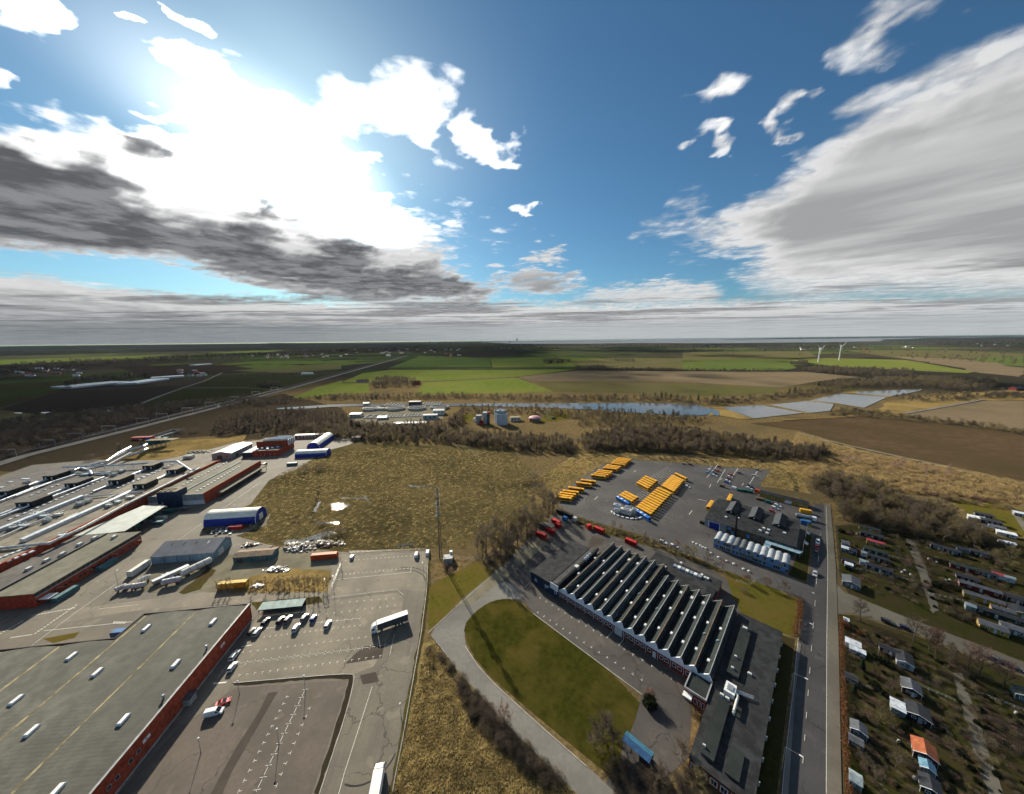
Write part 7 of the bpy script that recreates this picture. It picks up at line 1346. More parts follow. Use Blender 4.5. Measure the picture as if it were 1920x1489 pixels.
for k, off in enumerate((-4.4, -2.9, 1.9, 3.4)):
    d = (RL[3] - RL[1]).to_2d().normalized(); n = Vector((d.y, -d.x, 0)) * off; b = MB(); b.path([p + n + Vector((0, 0, .95)) for p in RL[:5]], .12, 4); struct(b.build('rail', K['steel']), 'steel rail of the railway, %s from the left' % ordn(k))
tot = [G(-60, 875), G(15, 856), G(90, 837), G(142, 824), G(205, 809), G(268, 794), G(305, 785), G(352, 773), G(395, 762), G(440, 751), G(480, 741), G(515, 732)]
for k, p in enumerate(tot):
    d = (RL[3] - RL[1]).to_2d().normalized(); n = Vector((d.y, -d.x, 0)); t = thing('catenary_portal', 'railway catenary portal over the tracks, %s from the left edge' % ordn(k), 'gantry', p, 'catenary portals over the railway'); h = 8.5
    for s in (-8.5, 8.5): b = MB(); q = p + n * s; b.tube((q.x, q.y, 0), (q.x, q.y, h), .25, .18, 5); b.build('mast', K['lgrey'], t)
    b = MB(); a, c = p + n * -8.5, p + n * 8.5
    for z in (h, h - .9): b.tube((a.x, a.y, z), (c.x, c.y, z), .12, .12, 4)
    for j in range(10): q, r = a.lerp(c, j / 10), a.lerp(c, (j + 1) / 10); b.tube((q.x, q.y, h - .9 * (j % 2)), (r.x, r.y, h - .9 * ((j + 1) % 2)), .07, .07, 4, cap=False)
    b.build('beam', K['lgrey'], t)
# ------------------------------------------------------------------ allotments
WM = {'brown': (.060, .030, .022), 'black': (.016, .016, .017), 'green': (.020, .040, .028), 'yellow': (.42, .27, .035), 'white': (.55, .57, .58), 'red': (.15, .018, .018), 'grey': (.13, .14, .15), 'navy': (.022, .028, .050), 'teal': (.06, .14, .15), 'palegreen': (.20, .28, .26)}
for k_, c in WM.items(): K['w_' + k_] = M('boards_' + k_, c, .75, .2, 1.2)
RM = {'dark': (.035, .037, .042), 'grey': (.105, .112, .125), 'green': (.035, .050, .038), 'tile': (.40, .115, .045), 'pink': (.48, .075, .085), 'white': (.62, .66, .70), 'navy': (.028, .034, .055), 'blue': (.14, .28, .38), 'glass': (.30, .36, .38)}
for k_, c in RM.items(): K['r_' + k_] = M('roof_' + k_, c, .6, .18, .8, bump=.01)
def cabin(at, L, W_, wall, roof, label, axis='u', h=2.2, rise=.7, trim=True, flat=False, name='garden_cabin'):
    F = FRT; u, v = F.uv(*at); r = (u - L / 2, u + L / 2, v - W_ / 2, v + W_ / 2); t = thing(name, label, 'cabin', F.w(u, v), 'allotment cabins')
    if flat:
        wall_box(F, r, -.1, h).build('wall', K['w_' + wall], t); q = MB(); F2 = Fr(0); F2.U, F2.V, F2.o = F.V, F.U, F.o; q.extr(F2, [(r[2] - .25, h), (r[3] + .25, h + .35), (r[3] + .25, h + .45), (r[2] - .25, h + .12)], r[0] - .2, r[1] + .2); q.build('roof', K['r_' + roof], t)
    else:
        gable_wall(F, r, h, h + rise, axis).build('wall', K['w_' + wall], t); gable(F, r, h, h + rise + .02, axis, .25, .1).build('roof', K['r_' + roof], t)
    s = 'u'; a = r[0] + L * .2; window(t, F, s, a, a + min(1.0, L * .3), r[2], .9, 1.8, fw=.12, mull=1)
    if L > 4: window(t, F, s, r[1] - 2.0, r[1] - 1.0, r[2], .9, 1.8, fw=.1); MB().box(F, (r[0] + r[1]) / 2 - .1, (r[0] + r[1]) / 2 + .7, r[2] - .06, r[2], .05, 1.95).build('door', K['w_' + ('white' if wall != 'white' else 'grey')], t)
    window(t, F, 'v', v - .5, v + .4, r[0], .9, 1.8, fw=.12)
    if trim and not flat:
        q = MB()
        for x in (r[0] - .06, r[1] + .02): q.box(F, x, x + .06, r[2] - .06, r[2] + .1, 0, h)
        if axis == 'v':
            c = (r[0] + r[1]) / 2
            for x0, x1, z0, z1 in ((r[0] - .3, c, h - .08, h + rise), (c, r[1] + .3, h + rise, h - .08)): q.tube(F.w(x0, r[2] - .3, z0 + .1), F.w(x1, r[2] - .3, z1 + .1), .1, .1, 4)
        q.build('trim', K['white'], t)
    return t
CA = lambda x, y: (1560 + x / 9.306, 960 + y / 9.306); CB = lambda x, y: (1730 + x / 5.726, 960 + y / 5.726); CC = lambda x, y: (1450 + x / 4.085, 1140 + y / 4.085)
for a in ((CA(645, 330), 9, 3, 'yellow', 'dark', 'low yellow walled cabin at the wood edge'), (CA(680, 440), 9.5, 3.6, 'black', 'dark', 'black cabin behind the pink roofed one'), (CA(750, 575), 7, 2.6, 'yellow', 'pink', 'yellow cabin with pink red roof'), (CA(225, 590), 3, 4, 'palegreen', 'grey', 'pale green shed beside the cycle path'), (CA(230, 690), 3.4, 2.2, 'teal', 'white', 'shed with bright white flat roof beside the cycle path', 'u', 2.2, .7, False, True), (CA(355, 730), 2.8, 3.4, 'navy', 'navy', 'navy roofed shed beside the white flat roof'), (CA(750, 730), 9, 3, 'green', 'green', 'dark green cabin with white posts'), (CA(790, 850), 8, 2.8, 'brown', 'dark', 'dark brown cabin with pale benches'), (CA(560, 770), 2.4, 2.2, 'white', 'glass', 'small white greenhouse beside the brown cabin'), (CA(810, 1030), 9, 3.2, 'navy', 'dark', 'long navy cabin with white window frames'), (CA(545, 920), 3, 2.6, 'white', 'glass', 'larger white greenhouse beside the navy cabin'), (CA(320, 1270), 6, 6.5, 'grey', 'grey', 'big grey gabled shed at the street corner', 'v', 2.4, 1.0), (CA(280, 905), 5, 2.4, 'red', 'dark', 'dark red shed beside the cycle path'), (CA(285, 970), 3, 1.8, 'white', 'white', 'white lean-to behind the big grey shed', 'u', 2, .5, False, True),
          (CB(150, 395), 5, 3, 'black', 'dark', 'black shed nearest the upper path end'), (CB(300, 440), 6, 3.4, 'black', 'dark', 'black cabin with white windows at the wood edge'), (CB(420, 430), 4, 2.8, 'teal', 'navy', 'dark cabin with teal front at the wood edge'), (CB(600, 465), 6, 3.5, 'black', 'dark', 'black twin roofed cabin under the bushes'), (CB(450, 625), 10, 3.2, 'red', 'green', 'dark red cabin with long green roof'), (CB(680, 690), 5, 3, 'black', 'dark', 'black cabin with white window at the green roof end'), (CB(470, 740), 7, 3.4, 'black', 'dark', 'black cabin with yellow gable edge'), (CB(600, 845), 12, 3, 'red', 'grey', 'long dark red cabin with grey roof'), (CB(640, 960), 11, 3, 'yellow', 'grey', 'long yellow cabin with grey ribbed roof'), (CB(845, 1090), 6, 2.8, 'yellow', 'grey', 'short yellow cabin with white corner boards'), (CB(500, 1045), 2.6, 2.6, 'palegreen', 'glass', 'glass topped greenhouse at the lawn end'), (CB(760, 1120), 14, 3, 'green', 'dark', 'very long dark green cabin with white windows'), (CB(740, 1270), 7, 4, 'yellow', 'grey', 'grey roofed cabin with yellow gable beside the street trees'), (CB(960, 1290), 6, 4, 'grey', 'grey', 'grey cabin beside the yellow gabled one'), (CB(1030, 1100), 6, 6, 'yellow', 'dark', 'yellow gabled cabin at the right edge', 'v'), (CB(985, 960), 5, 4, 'black', 'dark', 'black cabin with three rooflights'), (CB(815, 715), 4, 2.2, 'white', 'pink', 'small hut with red roof under the olive tree'), (CB(920, 745), 3, 2, 'white', 'glass', 'white greenhouse beside the red roofed hut'),
          (CB(575, 75), 7, 4, 'white', 'white', 'white roofed cabin in the sunlit allotments', 'u', 2.2, .5, False, True), (CB(720, 105), 8, 5, 'navy', 'dark', 'black roofed cabin in the sunlit allotments'), (CB(640, 35), 7, 4, 'black', 'dark', 'black cabin at the edge of the golden grass'), (CB(690, 190), 4, 3, 'yellow', 'grey', 'small yellow hut in the sunlit allotments'), (CB(790, 190), 6, 4, 'grey', 'grey', 'grey hut below the sunlit gravel path'), (CB(890, 255), 7, 3, 'white', 'white', 'white strip roofed hut near the sunlit path', 'u', 2, .4, False, True), (CB(900, 345), 6, 2, 'white', 'white', 'narrow white frame beside the dark hedge', 'u', 1.2, .3, False, True), (CB(1050, 25), 6, 4, 'grey', 'white', 'pale roofed hut at the top of the sunlit path'),
          (CC(605, 300), 4.2, 2.4, 'white', 'white', 'stall with bright white sheet roof beside the hedge', 'u', 2, .4, False, True), (CC(640, 350), 4.2, 1.6, 'white', 'white', 'lower white sheet lean-to beside the hedge', 'u', 1.6, .3, False, True), (CC(995, 420), 4, 6, 'white', 'dark', 'white cabin with dark gabled roof and blue glint', 'v'), (CC(880, 350), 5, 2.4, 'brown', 'dark', 'dark lean-to beside the white gabled cabin'), (CC(1045, 640), 4.2, 4.6, 'brown', 'grey', 'brown cabin with white trim and twin grey roof', 'v', 2.3, .9), (CC(945, 790), 3, 3.6, 'palegreen', 'white', 'pale green hut with white flat roof', 'u', 2.2, .4, False, True), (CC(1095, 830), 5, 5, 'black', 'dark', 'black cabin beside the white roofed hut', 'v'), (CC(1145, 1130), 4.4, 4.8, 'brown', 'tile', 'brown cabin with orange tiled roof', 'v', 2.3, 1.0), (CC(645, 960), 3.4, 3.2, 'grey', 'grey', 'grey gabled shed beside the beech hedge', 'v'), (CC(625, 1050), 2.8, 2.2, 'grey', 'grey', 'low grey shed in front of the gabled one', 'u', 1.9, .5), (CC(1170, 1250), 2.6, 2.4, 'palegreen', 'blue', 'small greenhouse with blue sheet roof', 'v', 1.8, .7), (CC(1190, 1400), 3.6, 4, 'black', 'dark', 'black cabin with white trim at the bottom edge', 'v'), (CC(620, 1350), 2.2, 3, 'palegreen', 'glass', 'old glass frame beside the hedge near the bottom'), (CC(1900, 690), 3.6, 4, 'teal', 'teal' if False else 'green', 'teal cabin with white trim at the right edge', 'v'), (CC(590, 560), 3, 2.4, 'grey', 'dark', 'weathered pallet shed below the white sheet stall', 'u', 1.8, .5), (CC(555, 105), 1.6, 1.4, 'white', 'white', 'white hatch box at the hedge corner', 'u', 1, .3, False, True)):
    if a[0][1] < 985 and a[0][0] > 1790: a = ((a[0][0], a[0][1] + 3),) + a[1:]
    cabin(*a)
t_ = [o for o in bpy.data.objects if o.get('label') == 'brown cabin with orange tiled roof'][0]
# garden beds, tables, hedges
random.seed(21)
for k, (p, L, W_) in enumerate(((CC(760, 280), 5, 2.4), (CC(1350, 1060), 9, 2.4), (CC(1180, 560), 6, 3), (CC(1260, 900), 5, 3), (CC(1780, 900), 8, 6), (CC(1820, 1040), 9, 6), (CC(960, 960), 4, 3), (CA(1150, 1010), 6, 2.5), (CA(930, 1160), 6, 1.6), (CB(280, 750), 6, 3), (CB(700, 40), 6, 3), (CC(810, 190), 4, 1.6))):
    u, v = FRT.uv(*p); t = thing('garden_bed', 'dark soil bed with low sticks, %s of the allotment beds from the street side' % ordn(k), 'garden bed', FRT.w(u, v), 'allotment beds'); MB().box(FRT, u - L / 2, u + L / 2, v - W_ / 2, v + W_ / 2, 0, .22).build('soil', GM['plot'], t); q = MB()
    for e in ((u - L / 2 - .1, u + L / 2 + .1, v - W_ / 2 - .1, v - W_ / 2), (u - L / 2 - .1, u + L / 2 + .1, v + W_ / 2, v + W_ / 2 + .1)): q.box(FRT, *e, 0, .32)
    q.build('edging', K['wood'], t); q = MB()
    for j in range(int(L * 2)): x = u - L / 2 + .3 + j * .5; q.tube(FRT.w(x, v - W_ * .2, 0), FRT.w(x + random.uniform(-.2, .2), v + random.uniform(-.5, .5), random.uniform(.5, 1.1)), .03, .03, 3)
    q.build('stick', K['wood'], t)['kind'] = 'stuff'
def hedge(P, w_, h, kind, label, n_per=1.4, name='hedge'):
    """a clipped or loose hedge: one body of leaves or twigs along a line"""
    b = MB(); src = {'beech': .13, 'ever': .2, 'brown': .2}[kind]
    for a, c in zip(P, P[1:]):
        L = (c - a).length; d = (c - a).normalized(); s = Vector((-d.y, d.x, 0))
        for k in range(int(L * n_per * 40 * w_ * h * .35)):
            p = a + d * random.uniform(0, L) + s * random.uniform(-w_ / 2, w_ / 2) * .95; p = Vector((p.x, p.y, h * (random.random() ** .6))); e = rdir(Vector((0, 0, .6)), .9)
            if kind == 'brown': twig(b, p, e, .55, .035)
            else:
                o = e.orthogonal().normalized() * src; i = len(b.v); b.v += [tuple(p), tuple(p + e * src * 1.4 + o), tuple(p + e * src * 2.8), tuple(p + e * src * 1.4 - o)]; b.f.append((i, i + 1, i + 2, i + 3)); b.m.append(0)
    return tag(b.build(name, VM[{'beech': 'beech', 'ever': 'ivy', 'brown': 'twig'}[kind]]), label, 'hedge')
hedge(L2((1576, 1160), (1580, 1300), (1584, 1400), (1592, 1520)), 1.5, 1.7, 'beech', 'rust brown beech hedge along the cycle path'); hedge(L2((1500, 1128), (1497, 1165), (1490, 1195)), 2.2, 2.0, 'beech', 'thick rust brown hedge beside the yellowed lawn'); hedge(L2((1568, 990), (1573, 1060), (1576, 1090)), .9, 1.4, 'brown', 'thin brown hedge along the upper cycle path'); hedge(L2((1632, 1232), (1676, 1255)), 1.4, 2.4, 'ever', 'dark evergreen hedge below the wooden lattice'); hedge(L2((1746, 1051), (1790, 1062)), 1.6, 2.0, 'ever', 'dark evergreen hedge before the green roofed cabin'); hedge(L2((1757, 1096), (1810, 1112)), 1.4, 2.0, 'ever', 'dark evergreen hedge before the long red cabin'); hedge(L2((1600, 1160), (1700, 1196), (1790, 1236)), 1.2, 1.2, 'brown', 'loose brown hedge under the street trees'); hedge(L2((1770, 1150), (1850, 1185)), .9, 1.1, 'ever', 'low dark hedge across the right lawn'); hedge(L2((1718, 1030), (1745, 1090)), 1.0, 1.3, 'brown', 'brown hedge along the upper path')
for k, P in enumerate(((CA(420, 1000), CA(1400, 1210)), (CA(420, 1110), CA(1450, 1370)), (CA(960, 770), CA(1350, 860)), (CB(180, 950), CB(600, 1130)), (CC(1120, 600), CC(1390, 715)), (CC(1240, 1040), CC(1490, 1130)), (CC(650, 590), CC(830, 650)), (CC(1220, 1210), CC(1600, 1400)), (CC(1560, 655), CC(1920, 790)), (CC(730, 1000), CC(1000, 1120)), (CB(60, 880), CB(430, 960)))): rail_fence([G(*q) for q in P], 'low garden fence between plots, %s of the allotment fences' % ordn(k), .9, 1.8, 'wood' if k % 2 else 'offwhite')
for k, (x, y) in enumerate((CA(1220, 1060), CA(1370, 1100), CA(1270, 1030), CB(250, 740), CB(290, 735), CB(150, 545), CB(60, 510), CC(1330, 965), CC(1860, 810), CC(1080, 1310), CC(960, 1030), CA(430, 390))): p = G(x, y); b = MB(); b.tube(p, p + Vector((0, 0, .7)), .5, .4, 8); b.tube(p + Vector((0, 0, .7)), p + Vector((0, 0, .95)), .4, .1, 8); tag(b.build('compost_bin', K['offwhite']), 'pale plastic compost bin on a garden plot, %s from the depot end' % ordn(k), 'bin', 'compost bins on the plots')
# ------------------------------------------------------------------ trees one can tell apart
random.seed(41)
def source(me):
    if me.name not in SRC: SRC[me.name] = bpy.data.objects.new('plant', me)  # instance source only, never linked into the scene
    return SRC[me.name]
def joined(name, kind, lite=1.0):
    b = MB()
    for i, (pn, me, _) in enumerate(TREES[kind]):
        vs_ = [tuple(v.co) for v in me.vertices]; b.mesh(vs_, [tuple(p.vertices) for p in me.polygons], i)
    return b.data(name, [TREES[kind][0][1].materials[0], TREES[kind][1][1].materials[0]])
for k, x in enumerate((408, 417, 427, 474, 500, 524, 534, 543, 553, 562, 572, 580, 589, 597, 607, 614, 434)): tree('thin', (x, 1112 - (x - 400) * .035), 'slender bare tree in the row behind the factory street, %s from the left' % ordn(sorted((408, 417, 427, 434, 474, 500, 524, 534, 543, 553, 562, 572, 580, 589, 597, 607, 614)).index(x)), random.uniform(8, 10.5), 'thin bare trees in a row')
cl = [(896, 1040), (905, 1030), (912, 1044), (920, 1022), (926, 1036), (934, 1018), (938, 1042), (944, 1028), (950, 1010), (955, 1034), (960, 1018), (966, 1002), (970, 1024), (978, 1008), (984, 992), (988, 1012), (996, 998), (1002, 984), (1006, 1000), (1014, 986), (1020, 974), (1028, 978), (1036, 966), (1044, 958), (928, 1010), (905, 1050), (975, 990), (1000, 972), (1030, 958), (948, 1046)]
for k, (x, y) in enumerate(sorted(cl)): tree(('tallA', 'tallB', 'tallA', 'oakA')[k % 4], (x, y), 'tall bare tree in the clump beside the works yard, %s from the left' % ordn(k), random.uniform(14, 20), 'bare trees in the clump beside the works yard', crown=('twig', 'twigdark', 'twigolive')[k % 3])
for k, (x, y, kd, h, c, lb) in enumerate(((1150, 992, 'small', 6, 'twig', 'small bare tree by the left fence container'), (1164, 996, 'small', 5.5, 'twigred', 'small reddish tree right of the left fence container'), (1209, 1018, 'small', 7, 'twig', 'bare tree right of the red fence containers'), (1239, 1027, 'small', 7.5, 'twig', 'bare tree before the white cars on the depot lane'), (1268, 1034, 'small', 7.5, 'twigred', 'reddish bare tree on the depot strip'), (1286, 1042, 'oakC', 7, 'twigolive', 'olive bushy tree on the depot strip'), (1300, 1046, 'small', 7, 'twigolive', 'olive bare tree on the depot strip'), (1327, 1056, 'small', 7, 'twig', 'bare tree facing the barrack corner'), (1355, 1067, 'small', 6, 'twigred', 'small reddish tree before the barrack steps'), (1611, 1164, 'oakA', 9, 'twigdark', 'bare street tree nearest the crossing'), (1713, 1203, 'oakA', 11, 'twig', 'second bare street tree from the crossing'), (1741, 1221, 'tallA', 12, 'twigred', 'third bare street tree from the crossing'), (1754, 1230, 'tallB', 12, 'twigred', 'fourth bare street tree from the crossing'), (1778, 1254, 'tallA', 12, 'twig', 'fifth bare street tree from the crossing'), (1815, 1257, 'oakB', 11, 'twigred', 'sixth bare street tree from the crossing'), (1837, 1268, 'oakB', 12, 'twigred', 'seventh bare street tree from the crossing'), (1880, 1290, 'oakB', 11, 'twigred', 'last bare street tree near the right edge'), (945, 1362, 'small', 8.5, 'twigred', 'reddish bare tree leaning over the pale access road'), (1218, 1312, 'shrubby', 4.5, 'twigred', 'reddish shrub behind the round evergreen bush'), (1130, 1385, 'shrubby', 8.5, 'twigdark', 'large dark round shrub at the lawn corner'), (1150, 1400, 'shrubby', 6, 'twigdark', 'smaller dark shrub right of the large one'), (1115, 1405, 'shrubby', 6, 'twig', 'brown shrub left of the large dark one'), (1278, 1422, 'shrubby', 6, 'twig', 'brown shrub at the corner of the east wing'), (1240, 1470, 'shrubby', 6, 'twig', 'brown shrub below the blue shelter'), (1310, 1475, 'shrubby', 5.5, 'twigolive', 'olive shrub before the east wing windows'), (805, 1232, 'shrubby', 4, 'twigdark', 'dark shrub beside the road fork'), (1905, 940, 'oakC', 10, 'twigolive', 'olive wide tree in the golden grassland'), (1618, 905, 'oakC', 9, 'twigolive', 'olive tree above the dark thicket'), (1640, 930, 'oakA', 10, 'twig', 'bare tree on the thicket edge'), (1868, 1060, 'oakC', 9, 'twigolive', 'broad olive tree behind the red roofed hut'), (1895, 1050, 'oakC', 8, 'twigolive', 'olive tree at the right edge of the allotments'), (1670, 1300, 'small', 5, 'twig', 'small bare apple tree beside the brown cabin'), (1650, 1335, 'small', 4.5, 'twigolive', 'olive apple tree below the brown cabin'), (1625, 1350, 'small', 4, 'twigred', 'reddish bush tree beside the hedge'), (1680, 1440, 'small', 5, 'twig', 'bare apple tree above the bottom edge'), (1640, 1470, 'oakC', 5, 'twig', 'brown bush tree at the bottom edge'), (1850, 1440, 'small', 3.5, 'twigolive', 'pale shrub beside the lower path'), (1615, 1255, 'cypress', 4.5, 'evergreen', 'dark cypress below the white sheet stall'), (1600, 1300, 'cypress', 4, 'evergreen', 'dark cypress beside the weathered shed'), (1592, 992, 'small', 4, 'twigdark', 'small dark tree at the top of the allotments'), (1400, 1092, 'shrubby', 4.5, 'twigred', 'reddish shrub at the lane end, left one'), (1438, 1100, 'shrubby', 5, 'twigred', 'reddish shrub at the lane end, middle one'), (1470, 1108, 'shrubby', 5, 'twig', 'brown shrub at the lane end, right one'), (640, 1062, 'thin', 7, 'twig', 'bare tree at the corner of the upper car park'))): tree(kd, (x, y), lb, h, 'single bare trees', crown=c)
for x, y, kd, s, lb in ((1218, 1322, 'ever', 1.25, 'round dark evergreen bush at the end of the bay marks'), (835, 1066, 'red', .9, 'red brown bush below the mast cabin'), (845, 1072, 'red', .8, 'red brown bush right of the mast cabin'), (615, 1004, 'dark', 1.6, 'dark bush on the rubble puddle, right one'), (640, 1000, 'dark', 1.5, 'dark bush right of the rubble puddle'), (603, 986, 'dark', 1.0, 'dark bush above the rubble puddle'), (838, 1395, 'dark', .4, 'tiny dark bush alone in the straw field'), (1590, 1068, 'ever', .8, 'dark evergreen at the grey shed'), (1578, 998, 'ever', .9, 'dark evergreen by the upper cycle path'), (1650, 1053, 'dark', .8, 'dark bush between two cabins'), (1705, 1055, 'red', .9, 'reddish bush beside the upper path'), (1700, 1062, 'dark', .9, 'dark round bush beside the upper path'), (1750, 1075, 'dark', .8, 'dark round bush on the right plot'), (1755, 1100, 'ever', 1.0, 'evergreen at the end of the right hedge'), (1712, 1093, 'brown', .8, 'brown bush at the path bend'), (1640, 1290, 'ever', .9, 'evergreen bush in the middle plot'), (1690, 1290, 'brown', 1.1, 'brown round bush left of the twin roofed cabin'), (1660, 1350, 'olive', 1.1, 'olive bush right of the hedge sheds'), (1700, 1370, 'ever', .8, 'dark bush above the orange roofed cabin'), (1820, 1330, 'brown', .8, 'brown bush beside the lower path'), (1815, 1290, 'olive', .8, 'olive bush at the top of the lower path'), (1850, 1395, 'brown', .9, 'brown bush right of the lower path'), (1690, 1420, 'olive', .8, 'olive bush left of the orange roofed cabin'), (1620, 1430, 'brown', .9, 'brown bush beside the grey gabled shed'), (1780, 1395, 'olive', .7, 'olive bush beside the sticks'), (1585, 1175, 'beech', 1.2, 'rust coloured bush at the hedge corner'), (1612, 1190, 'beech', 1.0, 'rust coloured bush behind the white stall'), (1395, 1110, 'brown', .8, 'brown bush at the factory corner'), (1298, 1335, 'brown', .7, 'brown bush beside the entrance block'), (600, 880, 'dark', 2.0, 'dark bramble bush before the low tent, right one'), (570, 884, 'dark', 2.2, 'dark bramble bush before the low tent, left one'), (175, 862, 'dark', 2.4, 'dark bush heap beside the conveyor'), (205, 855, 'dark', 2.0, 'dark bush heap right of the conveyor base'), (290, 855, 'dark', 1.4, 'dark bush on the golden patch'), (340, 812, 'dark', 2.2, 'dark bush row behind the golden patch, left one'), (365, 811, 'dark', 2.2, 'dark bush row behind the golden patch, right one'), (1010, 920, 'dark', 2.6, 'dark bush in the dip beside the meadow'), (1000, 900, 'brown', 2.6, 'brown bush in the dip beside the meadow'), (985, 905, 'olive', 2.0, 'olive bush left of the dip')): bush(kd, (x, y), lb, s)
# ------------------------------------------------------------------ woods, thickets and tufts: masses
WOODS = {k: joined('wood_' + k, k) for k in ('tallA', 'tallB', 'oakA', 'oakB', 'oakC', 'shrubby', 'birch', 'pine', 'small')}
def wood(label, P, n, kinds, size=(.8, 1.2), name='wood'):
    Q = in_poly(P, n); return scatter(name, label, [(x, y, 0) for x, y in Q], RNG.uniform(*size, n), [WOODS[k] if k in WOODS else BUSH[k[2:]] if k.startswith('b_') else TUFT[k[2:]] for k in kinds])
wood('bare wood between the meadow and the treatment works', pxs([(560, 806), (660, 798), (760, 806), (850, 812), (960, 822), (1050, 822), (1090, 838), (1075, 852), (1000, 848), (900, 838), (830, 832), (700, 828), (600, 822)]), 1400, ('tallA', 'oakA', 'tallB', 'shrubby', 'oakC', 'b_dark', 'b_brown'), (.55, 1.1))
wood('bare wood behind the bus depot', pxs([(1090, 826), (1160, 806), (1280, 812), (1380, 826), (1470, 838), (1560, 852), (1530, 868), (1450, 862), (1380, 856), (1280, 850), (1160, 846), (1095, 850)]), 1800, ('tallA', 'tallB', 'oakA', 'oakC', 'shrubby', 'shrubby', 'b_olive'), (.55, 1.15))
wood('dark scrub between the railway and the wood', pxs([(395, 800), (470, 778), (560, 772), (650, 782), (660, 800), (560, 806), (470, 812), (400, 815)]), 1100, ('shrubby', 'b_dark', 'b_brown', 'tallB'), (.5, 1.2))
wood('dark wet thicket left of the railway', pxs([(-60, 845), (40, 805), (150, 785), (260, 770), (360, 758), (330, 775), (230, 800), (90, 838), (-60, 880)]), 1500, ('shrubby', 'tallB', 'b_dark', 'b_brown', 'oakA'), (.6, 1.3))
wood('brown scrub beyond the wet thicket', pxs([(-60, 800), (100, 775), (300, 757), (470, 742), (500, 750), (380, 760), (200, 785), (-60, 838)]), 800, ('b_dark', 'shrubby', 'b_brown'), (.8, 1.4))
wood('low treeline on the far river bank', pxs([(560, 748), (640, 744), (850, 742), (1000, 746), (1180, 746), (1290, 750), (1290, 756), (1180, 753), (1000, 752), (850, 749), (640, 751)]), 520, ('shrubby', 'oakA', 'b_brown', 'oakC'), (.8, 1.2))
wood('bare trees on the near river bank', pxs([(860, 764), (1000, 768), (1150, 772), (1290, 782), (1330, 786), (1300, 800), (1200, 800), (1085, 800), (1080, 786), (980, 778), (870, 776)]), 420, ('shrubby', 'oakC', 'tallA'), (.6, 1.1))
wood('shrubs round the treatment works', pxs([(640, 800), (720, 800), (790, 798), (840, 796), (870, 770), (868, 800), (840, 812), (700, 812)]), 330, ('shrubby', 'tallA', 'b_brown'), (.6, 1.1))
wood('scrub along the pond bank', C3([(0, 470), (200, 450), (500, 430), (760, 395), (960, 385), (900, 405), (600, 445), (230, 480), (0, 485)]), 330, ('b_olive', 'shrubby', 'oakC', 'b_brown'), (.9, 1.4))
wood('olive woodland beyond the ponds', C3([(750, 372), (900, 345), (1200, 335), (1500, 330), (1760, 345), (1750, 395), (1500, 400), (1350, 385), (1000, 385), (800, 388)]), 620, ('oakC', 'shrubby', 'oakA'), (1.0, 1.5))
wood('brown woodland strip before the turbines', C3([(660, 290), (800, 272), (1100, 285), (1320, 300), (1280, 325), (1000, 318), (760, 305)]), 300, ('oakA', 'shrubby', 'tallA'), (1.2, 1.7))
wood('scrub between the ponds and ploughed field', C3([(820, 535), (900, 505), (1060, 520), (1250, 545), (1600, 585), (1920, 640), (1920, 655), (1500, 590), (1100, 555), (900, 545)]), 240, ('b_olive', 'shrubby', 'b_brown', 'oakC'), (.7, 1.1))
wood('olive scrub on the golden land', C3([(1180, 430), (1500, 410), (1800, 400), (1800, 440), (1500, 470), (1200, 455)]), 160, ('b_olive', 'shrubby', 'b_reed'), (.9, 1.4))
wood('dense thicket beside the upper allotments', pxs([(1516, 912), (1560, 893), (1620, 912), (1690, 935), (1760, 960), (1850, 1010), (1880, 1030), (1800, 1024), (1700, 1006), (1625, 988), (1580, 975), (1565, 945)]), 520, ('shrubby', 'oakC', 'oakA', 'b_olive'), (.6, 1.2))
wood('scattered scrub in the golden grassland', pxs([(1500, 860), (1560, 862), (1700, 890), (1850, 920), (1925, 930), (1925, 960), (1800, 945), (1650, 905), (1540, 890)]), 170, ('b_reed', 'b_olive', 'b_brown', 'b_red'), (.7, 1.3))
wood('scrub along the depot belt', pxs([(1150, 853), (1300, 858), (1430, 864), (1430, 870), (1300, 866), (1150, 858)]), 60, ('b_brown', 'b_olive', 'b_dark'), (.5, .9))
wood('dark bank of brambles along the pale access road', pxs([(815, 1218), (850, 1250), (905, 1310), (960, 1372), (1060, 1468), (1030, 1480), (935, 1400), (880, 1340), (850, 1270)]), 210, ('b_dark', 'b_brown', 'b_dark'), (.35, .7), name='brambles')
wood('brambles below the blue shelter', pxs([(1130, 1432), (1180, 1425), (1260, 1470), (1290, 1430), (1310, 1489), (1250, 1560), (1160, 1500)]), 130, ('b_dark', 'b_brown'), (.35, .65), name='brambles')
wood('weeds at the edge of the gravel yard', pxs([(470, 1090), (620, 1080), (612, 1110), (440, 1114)]), 160, ('b_reed', 'b_brown'), (.25, .45), name='weeds')
wood('thin scrub under the clump of bare trees', pxs([(890, 1044), (960, 990), (1040, 955), (1050, 962), (1000, 1008), (950, 1050), (915, 1062)]), 130, ('b_brown', 'b_dark'), (.4, .8), name='undergrowth')
wood('weeds along the depot strip', pxs([(1083, 972), (1225, 1013), (1345, 1056), (1335, 1066), (1230, 1026), (1080, 980)]), 120, ('b_brown', 'b_reed', 'b_olive'), (.3, .55), name='weeds')
wood('shrubs and weeds over the upper allotments', pxs([(1580, 995), (1700, 1005), (1900, 1025), (1920, 1200), (1760, 1150), (1600, 1100)]), 440, ('b_brown', 'b_dark', 'b_red', 'b_olive', 'small', 'b_ever'), (.25, .62), name='shrubbery')
